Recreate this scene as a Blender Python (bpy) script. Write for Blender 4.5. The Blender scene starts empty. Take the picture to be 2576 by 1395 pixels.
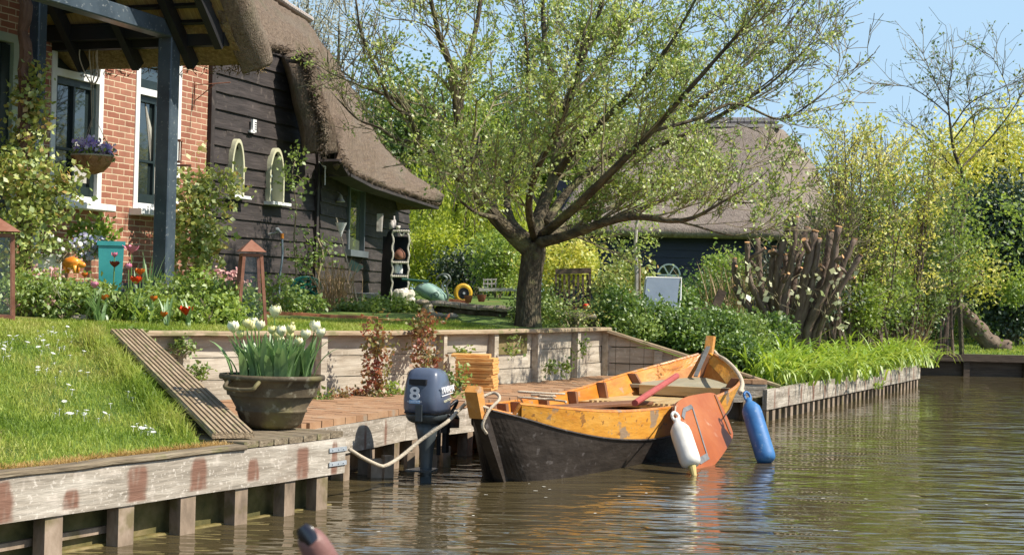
import bpy, bmesh, math, random
import numpy as np
from mathutils import Vector as V, Matrix, noise
from mathutils.bvhtree import BVHTree
sc = bpy.context.scene
COL = sc.collection
R = random.Random(7)
NR = np.random.default_rng(11)
PI = math.pi
# ------------------------------------------------------------------ camera
F = 3960.0; CX, CY = 1288.0, 697.5; HC = 1.3
pit = math.atan(37.5 / F); rol = 0.025
Fw = V((0, math.cos(pit), math.sin(pit))); R0 = V((1, 0, 0)); U0 = V((0, -math.sin(pit), math.cos(pit)))
Rt = R0 * math.cos(rol) + U0 * math.sin(rol); Up = -R0 * math.sin(rol) + U0 * math.cos(rol)
CAM = V((0, 0, HC))
cd = bpy.data.cameras.new('camera'); cam = bpy.data.objects.new('camera', cd); COL.objects.link(cam)
cam.matrix_world = Matrix(((Rt.x, Up.x, -Fw.x, 0), (Rt.y, Up.y, -Fw.y, 0), (Rt.z, Up.z, -Fw.z, HC), (0, 0, 0, 1)))
cd.sensor_width = 36; cd.lens = 36 * F / 2576; cd.clip_end = 5000; cd.clip_start = 0.05
cd.dof.use_dof = True; cd.dof.focus_distance = 12.5; cd.dof.aperture_fstop = 34
sc.camera = cam
def ray(x, y):
    return (Rt * ((x - CX) / F) + Up * ((CY - y) / F) + Fw)
def at(x, y, Y):
    d = ray(x, y); return CAM + d * (Y / d.y)
def onz(x, y, z):
    d = ray(x, y); return CAM + d * ((z - HC) / d.z)
def onplane(x, y, P, n):
    d = ray(x, y); return CAM + d * ((P - CAM).dot(n) / d.dot(n))
def pix(p):
    q = V(p) - CAM; w = q.dot(Fw); return (CX + F * q.dot(Rt) / w, CY - F * q.dot(Up) / w)
# ------------------------------------------------------------------ materials
def _mat(name):
    m = bpy.data.materials.new(name); m.use_nodes = True
    nt = m.node_tree; nt.nodes.clear()
    return m, nt, nt.nodes, nt.links
def _ramp(N, cols):
    r = N.new('ShaderNodeValToRGB'); e = r.color_ramp.elements
    n = len(cols)
    for i, c in enumerate(cols):
        if len(c) == 4: p, c = c[0], c[1:]
        else: p = i / (n - 1) if n > 1 else 0
        if i < 2: el = e[i]; el.position = p
        else: el = e.new(p)
        el.color = (*c, 1)
    if n == 1: e[1].color = e[0].color
    return r
def mat(name, cols, scale=6, rough=.7, bump=.25, stretch=(1, 1, 1), bscale=None, metal=0, spec=.4, detail=8,
        spots=None, coat=0, dist=.02, nrough=.6, stain=None, island=0):
    m, nt, N, L = _mat(name)
    out = N.new('ShaderNodeOutputMaterial'); b = N.new('ShaderNodeBsdfPrincipled'); L.new(b.outputs[0], out.inputs[0])
    at_ = N.new('ShaderNodeAttribute'); at_.attribute_name = 'tc'
    mp = N.new('ShaderNodeMapping'); mp.inputs['Scale'].default_value = stretch; L.new(at_.outputs['Vector'], mp.inputs[0])
    n1 = N.new('ShaderNodeTexNoise'); n1.inputs['Scale'].default_value = scale; n1.inputs['Detail'].default_value = detail
    n1.inputs['Roughness'].default_value = nrough; L.new(mp.outputs[0], n1.inputs['Vector'])
    mr = N.new('ShaderNodeMapRange'); mr.inputs['From Min'].default_value = .28; mr.inputs['From Max'].default_value = .72
    L.new(n1.outputs[0], mr.inputs[0])
    fac = mr.outputs[0]
    if island:
        g = N.new('ShaderNodeNewGeometry'); mx = N.new('ShaderNodeMix'); mx.inputs[0].default_value = island
        L.new(fac, mx.inputs[2]); L.new(g.outputs['Random Per Island'], mx.inputs[3]); fac = mx.outputs[0]
    rp = _ramp(N, cols); L.new(fac, rp.inputs[0]); col = rp.outputs[0]
    if spots:   # (color, scale, threshold, softness)
        for (sc_, ssc, th, so, amt) in spots:
            n3 = N.new('ShaderNodeTexNoise'); n3.inputs['Scale'].default_value = ssc; n3.inputs['Detail'].default_value = 4
            L.new(at_.outputs['Vector'], n3.inputs['Vector'])
            m3 = N.new('ShaderNodeMapRange'); m3.inputs['From Min'].default_value = th; m3.inputs['From Max'].default_value = th + so
            m3.inputs['To Max'].default_value = amt; L.new(n3.outputs[0], m3.inputs[0])
            x3 = N.new('ShaderNodeMix'); x3.data_type = 'RGBA'; x3.inputs[7].default_value = (*sc_, 1)
            L.new(m3.outputs[0], x3.inputs[0]); L.new(col, x3.inputs[6]); col = x3.outputs[2]
    if stain:
        sa = N.new('ShaderNodeAttribute'); sa.attribute_name = 'stain'
        x4 = N.new('ShaderNodeMix'); x4.data_type = 'RGBA'; x4.inputs[7].default_value = (*stain, 1)
        L.new(sa.outputs['Fac'], x4.inputs[0]); L.new(col, x4.inputs[6]); col = x4.outputs[2]
    L.new(col, b.inputs['Base Color'])
    b.inputs['Roughness'].default_value = rough; b.inputs['Metallic'].default_value = metal
    b.inputs['Specular IOR Level'].default_value = spec; b.inputs['Coat Weight'].default_value = coat
    b.inputs['Coat Roughness'].default_value = .15
    if bump:
        n2 = N.new('ShaderNodeTexNoise'); n2.inputs['Scale'].default_value = bscale or scale * 3; n2.inputs['Detail'].default_value = 6
        L.new(mp.outputs[0], n2.inputs['Vector'])
        bp = N.new('ShaderNodeBump'); bp.inputs['Strength'].default_value = bump; bp.inputs['Distance'].default_value = dist
        L.new(n2.outputs[0], bp.inputs['Height']); L.new(bp.outputs[0], b.inputs['Normal'])
    return m
def leafmat(name, cols, trans=.4, gloss=.08, clump=0.5, cscale=2.0):
    """leaf shader: colour varies per leaf and by patch"""
    m, nt, N, L = _mat(name)
    out = N.new('ShaderNodeOutputMaterial')
    g = N.new('ShaderNodeNewGeometry'); at_ = N.new('ShaderNodeAttribute'); at_.attribute_name = 'tc'
    n1 = N.new('ShaderNodeTexNoise'); n1.inputs['Scale'].default_value = cscale; n1.inputs['Detail'].default_value = 3
    L.new(at_.outputs['Vector'], n1.inputs['Vector'])
    mr = N.new('ShaderNodeMapRange'); mr.inputs['From Min'].default_value = .3; mr.inputs['From Max'].default_value = .7; L.new(n1.outputs[0], mr.inputs[0])
    mx = N.new('ShaderNodeMix'); mx.inputs[0].default_value = clump
    L.new(g.outputs['Random Per Island'], mx.inputs[2]); L.new(mr.outputs[0], mx.inputs[3])
    rp = _ramp(N, cols); L.new(mx.outputs[0], rp.inputs[0])
    d = N.new('ShaderNodeBsdfDiffuse'); t = N.new('ShaderNodeBsdfTranslucent'); gl = N.new('ShaderNodeBsdfGlossy'); gl.inputs['Roughness'].default_value = .55
    L.new(rp.outputs[0], d.inputs[0])
    hs = N.new('ShaderNodeHueSaturation'); hs.inputs['Value'].default_value = 1.5; hs.inputs['Hue'].default_value = .485; L.new(rp.outputs[0], hs.inputs['Color']); L.new(hs.outputs[0], t.inputs[0])
    m1 = N.new('ShaderNodeMixShader'); m1.inputs[0].default_value = trans; L.new(d.outputs[0], m1.inputs[1]); L.new(t.outputs[0], m1.inputs[2])
    m2 = N.new('ShaderNodeMixShader'); m2.inputs[0].default_value = gloss; L.new(m1.outputs[0], m2.inputs[1]); L.new(gl.outputs[0], m2.inputs[2])
    L.new(m2.outputs[0], out.inputs[0])
    return m
def glassmat(name, col=(.02, .03, .03), rough=.03):
    m, nt, N, L = _mat(name)
    out = N.new('ShaderNodeOutputMaterial'); b = N.new('ShaderNodeBsdfPrincipled'); L.new(b.outputs[0], out.inputs[0])
    b.inputs['Base Color'].default_value = (*col, 1); b.inputs['Roughness'].default_value = rough
    b.inputs['Specular IOR Level'].default_value = 1.0; b.inputs['IOR'].default_value = 1.7
    at_ = N.new('ShaderNodeAttribute'); at_.attribute_name = 'tc'
    n2 = N.new('ShaderNodeTexNoise'); n2.inputs['Scale'].default_value = 2; L.new(at_.outputs['Vector'], n2.inputs['Vector'])
    bp = N.new('ShaderNodeBump'); bp.inputs['Strength'].default_value = .12; L.new(n2.outputs[0], bp.inputs['Height']); L.new(bp.outputs[0], b.inputs['Normal'])
    return m
# ------------------------------------------------------------------ object helpers
def tag(o, label=None, cat=None, group=None, kind=None):
    if label: o['label'] = label
    if cat: o['category'] = cat
    if group: o['group'] = group
    if kind: o['kind'] = kind
    return o
def empty(name, loc, label, cat, rz=0, group=None):
    o = bpy.data.objects.new(name, None); COL.objects.link(o); o.location = loc; o.rotation_euler = (0, 0, rz)
    o.empty_display_size = .1
    return tag(o, label, cat, group)
def dup(o, loc, rz=None, label=None, group=None, scale=None):
    r = o.copy(); COL.objects.link(r); r.location = loc
    if rz is not None: r.rotation_euler = (0, 0, rz)
    if scale is not None: r.scale = (scale,) * 3
    if label: r['label'] = label
    if group: r['group'] = group
    for ch in list(o.children):
        c = ch.copy(); COL.objects.link(c); c.parent = r
        for g in list(ch.children):
            d = g.copy(); COL.objects.link(d); d.parent = c
    return r
class MB:
    def __init__(s): s.v = []; s.f = []; s.t = []; s.st = None; s.off = V((0, 0, 0))
    def add(s, vs, fs, tc=None):
        n = len(s.v); s.v += [tuple(v) for v in vs]; s.f += [tuple(i + n for i in f) for f in fs]
        s.t += [tuple(t) for t in (tc if tc is not None else vs)]
    def box(s, c, size, M=None, tcoff=None):
        hx, hy, hz = size[0] / 2, size[1] / 2, size[2] / 2
        loc = [V((x * hx, y * hy, z * hz)) for z in (-1, 1) for y in (-1, 1) for x in (-1, 1)]
        o = V([R.uniform(0, 9) for _ in range(3)]) if tcoff is None else V(tcoff)
        vs = [(M @ p if M else p) + V(c) for p in loc]
        s.add(vs, [(0, 2, 3, 1), (4, 5, 7, 6), (0, 1, 5, 4), (2, 6, 7, 3), (0, 4, 6, 2), (1, 3, 7, 5)], [p + o for p in loc])
    def beam(s, A, B, w, h, up=(0, 0, 1), jit=0, seg=1, bev=0):
        """bar from A to B, w across (horizontal), h along up. tc.x runs along the bar"""
        A, B = V(A), V(B); d = B - A; Ln = d.length
        if Ln < 1e-6: return
        d = d / Ln; up = V(up); sd = d.cross(up)
        if sd.length < 1e-4: sd = d.cross(V((1, 0, 0)))
        sd.normalize(); u = sd.cross(d).normalized()
        o = V([R.uniform(0, 20) for _ in range(3)])
        if bev:
            pr = [(-w/2+bev, -h/2), (w/2-bev, -h/2), (w/2, -h/2+bev), (w/2, h/2-bev), (w/2-bev, h/2), (-w/2+bev, h/2), (-w/2, h/2-bev), (-w/2, -h/2+bev)]
        else: pr = [(-w/2, -h/2), (w/2, -h/2), (w/2, h/2), (-w/2, h/2)]
        k = len(pr); vs = []; tc = []
        for i in range(seg + 1):
            c = A + d * (Ln * i / seg)
            j1 = V((0, 0, 0)) if not jit else (sd * R.uniform(-jit, jit) + u * R.uniform(-jit, jit))
            for (a, b) in pr:
                vs.append(c + sd * a + u * b + j1); tc.append(o + V((Ln * i / seg, a, b)))
        fs = [tuple(range(k))[::-1], tuple(range(seg * k, seg * k + k))]
        for i in range(seg):
            for q in range(k):
                r = (q + 1) % k; fs.append((i*k+q, i*k+r, (i+1)*k+r, (i+1)*k+q))
        s.add(vs, fs, tc)
    def tube(s, pts, rad, n=6, cap=True):
        pts = [V(p) for p in pts]; m = len(pts)
        if not hasattr(rad, '__len__'): rad = [rad] * m
        o = V([R.uniform(0, 20) for _ in range(3)]); vs = []; tc = []; ln = 0
        prev = None
        for i in range(m):
            d = (pts[min(i+1, m-1)] - pts[max(i-1, 0)])
            if d.length < 1e-9: d = V((0, 0, 1))
            d.normalize()
            if prev is None:
                a = d.cross(V((0, 0, 1)) if abs(d.z) < .9 else V((1, 0, 0))).normalized()
            else:
                a = (prev - d * prev.dot(d))
                a = a.normalized() if a.length > 1e-5 else d.orthogonal().normalized()
            prev = a; b = d.cross(a)
            if i: ln += (pts[i] - pts[i-1]).length
            for k in range(n):
                t = 2 * PI * k / n; q = a * math.cos(t) + b * math.sin(t)
                vs.append(pts[i] + q * rad[i]); tc.append(o + q * rad[i] + V((0, 0, ln)))
        fs = []
        for i in range(m - 1):
            for k in range(n):
                r = (k + 1) % n; fs.append((i*n+k, i*n+r, (i+1)*n+r, (i+1)*n+k))
        if cap: fs += [tuple(range(n))[::-1], tuple(range((m-1)*n, m*n))]
        s.add(vs, fs, tc)
    def loft(s, rings, cap0=True, cap1=True, closed=True):
        n = len(rings[0]); vs = [V(p) for r in rings for p in r]; fs = []
        for i in range(len(rings) - 1):
            for k in range(n if closed else n - 1):
                r = (k + 1) % n; fs.append((i*n+k, i*n+r, (i+1)*n+r, (i+1)*n+k))
        if cap0: fs.append(tuple(range(n))[::-1])
        if cap1: fs.append(tuple(range((len(rings)-1)*n, len(rings)*n)))
        s.add(vs, fs)
    def lathe(s, prof, n=24, c=(0, 0, 0), M=None, sx=1, sy=1, cap0=True, cap1=True):
        rings = []
        for (r, z) in prof:
            ring = [V((r*sx*math.cos(2*PI*k/n), r*sy*math.sin(2*PI*k/n), z)) for k in range(n)]
            if M: ring = [M @ p for p in ring]
            rings.append([p + V(c) for p in ring])
        s.loft(rings, cap0, cap1)
    def prism(s, poly, ext):
        """poly: 3D points, extruded by vector ext"""
        n = len(poly); vs = [V(p) for p in poly] + [V(p) + V(ext) for p in poly]
        s.add(vs, [tuple(range(n))[::-1], tuple(range(n, 2*n))] + [(k, (k+1) % n, n+(k+1) % n, n+k) for k in range(n)])
    def ico(s, c, r, sub=2, sc_=(1, 1, 1), nz=0, nf=3):
        bm = bmesh.new(); bmesh.ops.create_icosphere(bm, subdivisions=sub, radius=1)
        vs = []
        for v in bm.verts:
            p = v.co.copy(); k = 1 + nz * noise.noise(p * nf + V(c) * 3)
            vs.append(V((p.x*sc_[0], p.y*sc_[1], p.z*sc_[2])) * r * k + V(c))
        s.add(vs, [tuple(v.index for v in f.verts) for f in bm.faces]); bm.free()
    def build(s, name, m, parent=None, loc=None, smooth=False, origin=None):
        """verts are in parent space (local); for top-level ones origin shifts the object origin"""
        me = bpy.data.meshes.new(name)
        vs = s.v
        if origin is not None:
            o_ = V(origin); vs = [(v[0]-o_.x, v[1]-o_.y, v[2]-o_.z) for v in vs]
        me.from_pydata(vs, [], s.f); me.update()
        a = me.attributes.new('tc', 'FLOAT_VECTOR', 'POINT'); a.data.foreach_set('vector', np.array(s.t, dtype=np.float32).ravel())
        if s.st is not None:
            a = me.attributes.new('stain', 'FLOAT', 'POINT'); a.data.foreach_set('value', np.array(s.st, dtype=np.float32))
        if smooth: me.polygons.foreach_set('use_smooth', [True] * len(me.polygons))
        me.materials.append(m)
        o = bpy.data.objects.new(name, me); COL.objects.link(o)
        if parent: o.parent = parent
        if origin is not None: o.location = origin
        if loc is not None: o.location = loc
        return o
def npmesh(name, verts, nper, m, parent=None, tc=None, origin=None, smooth=False):
    """verts (N*nper,3) array; every nper verts are one face"""
    verts = np.asarray(verts, dtype=np.float32)
    nv = len(verts); nf = nv // nper
    if origin is not None: vv = verts - np.array(origin, dtype=np.float32)
    else: vv = verts
    me = bpy.data.meshes.new(name)
    me.vertices.add(nv); me.vertices.foreach_set('co', vv.ravel())
    me.loops.add(nv); me.loops.foreach_set('vertex_index', np.arange(nv, dtype=np.int32))
    me.polygons.add(nf); me.polygons.foreach_set('loop_start', np.arange(0, nv, nper, dtype=np.int32))
    me.polygons.foreach_set('loop_total', np.full(nf, nper, dtype=np.int32))
    me.update(calc_edges=True)
    a = me.attributes.new('tc', 'FLOAT_VECTOR', 'POINT'); a.data.foreach_set('vector', (verts if tc is None else np.asarray(tc, dtype=np.float32)).ravel())
    me.materials.append(m)
    o = bpy.data.objects.new(name, me); COL.objects.link(o)
    if parent: o.parent = parent
    if origin is not None: o.location = origin
    return o
def leafverts(P, size, aspect=.55, up=.5, jit=.35, droop=0.0, nrm=None):
    """diamond leaves with a fold: two triangles each -> returned as quads (4 verts)"""
    P = np.asarray(P, dtype=np.float64); n = len(P)
    d = NR.normal(size=(n, 3)); d[:, 2] -= droop
    d /= np.linalg.norm(d, axis=1)[:, None] + 1e-9
    nn = NR.normal(size=(n, 3)) * (1 - up)
    nn[:, 2] += up * 1.2
    if nrm is not None: nn += np.asarray(nrm)
    s = np.cross(d, nn); s /= np.linalg.norm(s, axis=1)[:, None] + 1e-9
    L = size * (1 + NR.uniform(-jit, jit, n))[:, None]
    W = L * aspect * .5
    N2 = np.cross(s, d)
    v = np.empty((n, 4, 3))
    v[:, 0] = P; v[:, 1] = P + d*L*.45 + s*W + N2*L*.08; v[:, 2] = P + d*L; v[:, 3] = P + d*L*.45 - s*W + N2*L*.08
    return v.reshape(-1, 3)
def clumps(c, rad, K, per, spread, shell=.55, flat=1.0, lo=-1):
    """clustered points through an ellipsoid's volume"""
    c = np.array(c); rad = np.array(rad)
    d = NR.normal(size=(K, 3)); d /= np.linalg.norm(d, axis=1)[:, None]
    d[:, 2] = np.maximum(d[:, 2], lo)
    r = NR.uniform(shell**3, 1, K) ** (1/3)
    C = c + d * rad * r[:, None]
    k = NR.poisson(per, K) + 1
    idx = np.repeat(np.arange(K), k)
    o = NR.normal(size=(len(idx), 3)) * spread; o[:, 2] *= flat
    return C[idx] + o
def blades(P, h, w, lean=.5, jit=.4, curl=.5, dirs=None):
    """grass blades: bent 2-segment strips as quad+tri -> use 2 quads (degenerate tip)"""
    P = np.asarray(P, dtype=np.float64); n = len(P)
    a = NR.uniform(0, 2*PI, n); l = lean * NR.uniform(.2, 1, n)
    dx = np.stack([np.cos(a), np.sin(a), np.zeros(n)], 1)
    if dirs is not None: dx = dx*.5 + dirs
    H = (h * (1 + NR.uniform(-jit, jit, n)))[:, None]
    b = NR.uniform(0, 2*PI, n); s = np.stack([np.cos(b), np.sin(b), np.zeros(n)], 1) * (w * .5)
    up = np.array([0, 0, 1.])
    m = P + up*H*.55 + dx*H*(l*.35)[:, None]; t = P + up*H*(1 - curl*l)[:, None] + dx*H*l[:, None]
    v = np.empty((n, 2, 4, 3))
    v[:, 0, 0] = P - s; v[:, 0, 1] = P + s; v[:, 0, 2] = m + s*.8; v[:, 0, 3] = m - s*.8
    v[:, 1, 0] = m - s*.8; v[:, 1, 1] = m + s*.8; v[:, 1, 2] = t + s*.1; v[:, 1, 3] = t - s*.1
    return v.reshape(-1, 3)
def strap(mb, p, d, L, w, bend=.6, n=5, up0=1.0):
    """one strap leaf arching from p toward horizontal dir d"""
    p = V(p); d = V((d[0], d[1], 0)).normalized(); sd = d.cross(V((0, 0, 1)))
    vs = []; c = p.copy(); ang = math.radians(R.uniform(78, 88)) * up0
    for i in range(n + 1):
        t = i / n; ww = w * (0.55 + 1.2*t - 1.7*t*t) if t < .99 else w*.04
        fold = V((0, 0, -ww * .25))
        vs += [c - sd*ww*.5, c + fold * .6, c + sd*ww*.5]
        ang -= bend * 2.2 / n * (0.3 + t)
        c = c + (d*math.cos(ang) + V((0, 0, math.sin(ang)))) * (L / n)
    fs = []
    for i in range(n):
        fs += [(i*3, i*3+1, i*3+4, i*3+3), (i*3+1, i*3+2, i*3+5, i*3+4)]
    mb.add(vs, fs)
def catmull(pts, k=6):
    pts = [V(p) for p in pts]; P = [pts[0]*2 - pts[1]] + pts + [pts[-1]*2 - pts[-2]]; out = []
    for i in range(1, len(P) - 2):
        for j in range(k):
            t = j / k; a, b, c, d = P[i-1], P[i], P[i+1], P[i+2]
            out.append(.5*((2*b) + (c-a)*t + (2*a-5*b+4*c-d)*t*t + (-a+3*b-3*c+d)*t**3))
    out.append(pts[-1]); return out
def text_mesh(name, txt, size, m, parent, M, depth=.002, bold=0, sx=1):
    cu = bpy.data.curves.new('t', 'FONT'); cu.body = txt; cu.size = size; cu.extrude = depth; cu.offset = bold
    cu.align_x = 'CENTER'; cu.align_y = 'CENTER'
    ob = bpy.data.objects.new('t', cu); COL.objects.link(ob)
    dg = bpy.context.evaluated_depsgraph_get(); me = bpy.data.meshes.new_from_object(ob.evaluated_get(dg))
    bpy.data.objects.remove(ob)
    me.name = name; me.transform(M @ Matrix.Diagonal((sx, 1, 1, 1)))
    a = me.attributes.new('tc', 'FLOAT_VECTOR', 'POINT')
    co = np.empty(len(me.vertices)*3, dtype=np.float32); me.vertices.foreach_get('co', co); a.data.foreach_set('vector', co)
    me.materials.clear(); me.materials.append(m)
    o = bpy.data.objects.new(name, me); COL.objects.link(o); o.parent = parent
    return o
def rotz(a): return Matrix.Rotation(a, 3, 'Z')
# ------------------------------------------------------------------ sky and sun
SUN = V((.97, -.25, 0)).normalized() * math.cos(math.radians(48)) + V((0, 0, math.sin(math.radians(48))))
w = bpy.data.worlds.new('World'); sc.world = w; w.use_nodes = True
N = w.node_tree.nodes; L = w.node_tree.links; N.clear()
sk = N.new('ShaderNodeTexSky'); sk.sky_type = 'NISHITA'; sk.sun_disc = False
sk.sun_elevation = math.radians(48); sk.sun_rotation = math.atan2(SUN.x, SUN.y); sk.air_density = 1.0; sk.dust_density = .6; sk.ozone_density = 1.2
bg = N.new('ShaderNodeBackground'); bg.inputs[1].default_value = .105
tcn = N.new('ShaderNodeTexCoord'); mpn = N.new('ShaderNodeMapping'); mpn.inputs['Scale'].default_value = (1.2, 1.2, 7)
nz = N.new('ShaderNodeTexNoise'); nz.inputs['Scale'].default_value = 1.6; nz.inputs['Detail'].default_value = 6; nz.inputs['Roughness'].default_value = .55
L.new(tcn.outputs['Generated'], mpn.inputs[0]); L.new(mpn.outputs[0], nz.inputs['Vector'])
mrn = N.new('ShaderNodeMapRange'); mrn.inputs['From Min'].default_value = .42; mrn.inputs['From Max'].default_value = .78; mrn.inputs['To Max'].default_value = 1.0; mrn.inputs['To Min'].default_value = .82
L.new(nz.outputs[0], mrn.inputs[0])
mxn = N.new('ShaderNodeMix'); mxn.data_type = 'RGBA'; mxn.inputs[7].default_value = (3.5, 5.15, 6.8, 1)
sxy = N.new('ShaderNodeSeparateXYZ'); L.new(tcn.outputs['Generated'], sxy.inputs[0])
el = N.new('ShaderNodeMapRange'); el.interpolation_type = 'SMOOTHSTEP'; el.inputs['From Min'].default_value = .2; el.inputs['From Max'].default_value = .6; el.inputs['To Min'].default_value = 1; el.inputs['To Max'].default_value = .12; L.new(sxy.outputs[2], el.inputs[0])
mlt = N.new('ShaderNodeMath'); mlt.operation = 'MULTIPLY'; L.new(mrn.outputs[0], mlt.inputs[0]); L.new(el.outputs[0], mlt.inputs[1]); L.new(mlt.outputs[0], mxn.inputs[0]); L.new(sk.outputs[0], mxn.inputs[6]); L.new(mxn.outputs[2], bg.inputs[0])
wo = N.new('ShaderNodeOutputWorld'); L.new(bg.outputs[0], wo.inputs[0])
sd = bpy.data.lights.new('sun', 'SUN'); sd.energy = 5.0; sd.angle = math.radians(.53); sd.color = (1, .93, .82)
so = bpy.data.objects.new('sun', sd); COL.objects.link(so); so.rotation_euler = SUN.to_track_quat('Z', 'Y').to_euler(); so.location = (5, 0, 12)
sc.view_settings.view_transform = 'Standard'; sc.view_settings.look = 'None'; sc.view_settings.exposure = 0.5; sc.view_settings.gamma = 1
# ------------------------------------------------------------------ materials
m_wood = mat('weathered_wood', [(.17, .14, .105), (.35, .305, .245), (.55, .5, .42)], scale=4, stretch=(.5, 3.5, 3.5), rough=.85, bump=.5, bscale=10,
             spots=[((.66, .6, .52), 55, .6, .06, .6), ((.2, .14, .1), 3, .56, .15, .6), ((.6, .53, .45), 12, .58, .12, .5)], stain=(.2, .105, .07))
m_wallw = mat('pale_wall_plank', [(.27, .225, .165), (.42, .365, .285), (.56, .505, .41)], scale=4, stretch=(.5, 4, 4), rough=.85, bump=.35, bscale=10, spots=[((.66, .6, .5), 40, .6, .08, .4), ((.24, .17, .11), 2.5, .6, .15, .5)])
m_woodcap = mat('worn_cap_wood', [(.2, .14, .08), (.36, .27, .17), (.48, .38, .26)], scale=4, stretch=(.5, 7, 7), rough=.85, bump=.5, bscale=12, spots=[((.16, .17, .06), 9, .55, .1, .6)])
m_oldcap = mat('old_dark_cap', [(.09, .07, .045), (.2, .155, .1), (.3, .25, .17)], scale=5, stretch=(.6, 5, 5), rough=.9, bump=.6, bscale=14, spots=[((.16, .16, .05), 8, .58, .1, .5)])
m_pile = mat('pile_wood', [(.1, .075, .05), (.27, .2, .14), (.45, .35, .265)], scale=7, stretch=(1, 1, .4), rough=.85, bump=.4, spots=[((.12, .1, .03), 5, .55, .1, .7)])
m_mossy = mat('mossy_board', [(.05, .05, .015), (.14, .12, .04), (.25, .19, .09)], scale=6, rough=.9, bump=.5)
m_silt = mat('algae_silt', [(.07, .06, .012), (.15, .12, .035), (.24, .18, .08)], scale=8, rough=.7, bump=.6)
m_soil = mat('soil', [(.04, .028, .018), (.1, .07, .045)], scale=12, rough=1, bump=.6)
m_lawn = mat('lawn', [(.04, .075, .01), (.09, .15, .02), (.16, .22, .04)], scale=2.5, rough=1, bump=.5, bscale=60, spots=[((.3, .2, .07), 1.5, .62, .1, .4)])
m_grass = leafmat('grass_blade', [(.09, .16, .012), (.2, .3, .03), (.36, .42, .07), (.46, .42, .14)], trans=.35, gloss=.03, clump=.62, cscale=1.6)
m_drygrass = leafmat('dry_grass', [(.3, .19, .05), (.5, .33, .1), (.55, .42, .2)], trans=.3, gloss=.03)
m_deck = mat('deck_tile', [(.24, .125, .065), (.34, .19, .1), (.42, .27, .16)], scale=5, rough=.85, bump=.3, island=.4, spots=[((.3, .28, .22), 7, .6, .1, .6)])
# ------------------------------------------------------------------ water and canal bed
def watermat():
    m, nt, N, L = _mat('canal_water')
    out = N.new('ShaderNodeOutputMaterial'); b = N.new('ShaderNodeBsdfPrincipled'); L.new(b.outputs[0], out.inputs[0])
    b.inputs['Base Color'].default_value = (.075, .058, .028, 1); b.inputs['Roughness'].default_value = .02
    b.inputs['IOR'].default_value = 1.33; b.inputs['Specular IOR Level'].default_value = .55
    tc = N.new('ShaderNodeTexCoord'); hs = []
    for (sx, sy, s, d, amp, rz) in ((.42, 1.2, 5.5, 1.0, .95, .12), (.5, 1.3, 2.0, 1, 1.1, -.2), (.5, 1.6, 13, 1, .13, .2)):
        mp = N.new('ShaderNodeMapping'); mp.inputs['Scale'].default_value = (sx, sy, 1); mp.inputs['Rotation'].default_value = (0, 0, rz)
        L.new(tc.outputs['Object'], mp.inputs[0])
        n = N.new('ShaderNodeTexNoise'); n.inputs['Scale'].default_value = s; n.inputs['Detail'].default_value = d; n.inputs['Distortion'].default_value = .6; L.new(mp.outputs[0], n.inputs['Vector'])
        mu = N.new('ShaderNodeMath'); mu.operation = 'MULTIPLY'; mu.inputs[1].default_value = amp; L.new(n.outputs[0], mu.inputs[0]); hs.append(mu.outputs[0])
    h = hs[0]
    for q in hs[1:]:
        ad = N.new('ShaderNodeMath'); L.new(h, ad.inputs[0]); L.new(q, ad.inputs[1]); h = ad.outputs[0]
    pn = N.new('ShaderNodeTexNoise'); pn.inputs['Scale'].default_value = .33; pn.inputs['Detail'].default_value = 2; L.new(tc.outputs['Object'], pn.inputs['Vector'])
    pm = N.new('ShaderNodeMapRange'); pm.inputs['From Min'].default_value = .38; pm.inputs['From Max'].default_value = .62; pm.inputs['To Min'].default_value = .22; pm.inputs['To Max'].default_value = .8; L.new(pn.outputs[0], pm.inputs[0])
    bp = N.new('ShaderNodeBump'); bp.inputs['Distance'].default_value = .038; L.new(pm.outputs[0], bp.inputs['Strength'])
    L.new(h, bp.inputs['Height']); L.new(bp.outputs[0], b.inputs['Normal'])
    return m
mb = MB(); mb.add([(-900, -300, 0), (900, -300, 0), (900, 1500, 0), (-900, 1500, 0)], [(0, 1, 2, 3)])
tag(mb.build('canal_water', watermat()), kind='structure')
mb = MB(); mb.add([(-900, -300, -1.2), (900, -300, -1.2), (900, 1500, -1.2), (-900, 1500, -1.2)], [(0, 1, 2, 3)])
tag(mb.build('canal_bed', m_soil), kind='structure')
# ------------------------------------------------------------------ land
# front edge points: (x, y, z0, z1, dist to reach z1, back direction)
B0 = V((-2.29, 7.05, 0)); B1 = V((-.97, 9.42, 0))
FE = [((-6.2, 0), .42, 1.0, 4.2, (-.87, .49)), ((-2.31, 7.02), .42, 1.0, 4.2, (-.87, .49)), ((-1.6, 8.55), .42, 1.0, 4.0, (-.84, .54)),
      ((-2.12, 10.0), .66, 1.0, 2.2, (-.78, .62)), ((-2.85, 11.62), .93, 1.03, 2, (-.66, .75)), ((-1.62, 12.9), .93, 1.03, 2.5, (-.55, .84)),
      ((-.88, 13.8), .93, 1.03, 3, (-.47, .88)), ((.18, 15.5), .93, 1.05, 3, (-.35, .94)), ((1.0, 17.2), .93, 1.1, 3, (-.2, .98)), ((1.95, 17.22), .62, 1.1, 2, (-.15, .99)),
      ((2.8, 17.15), .34, 1.1, 2.2, (-.15, .99)), ((4.3, 20.1), .34, 1.05, 2.4, (-.15, .99)), ((6.3, 24.3), .34, 1.0, 2.8, (-.1, 1)),
      ((6.9, 28.3), .40, .46, 6, (0, 1)), ((13, 28.6), .40, .46, 6, (.02, 1)), ((40, 29.5), .4, .46, 6, (.3, 1))]
DS = [0, .12, .3, .55, .9, 1.3, 1.8, 2.4, 3.1, 4, 5.2, 7, 10, 14, 20, 40, 120, 500, 1400]
def lerp(a, b, t): return a + (b - a) * t
cols = []
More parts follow.
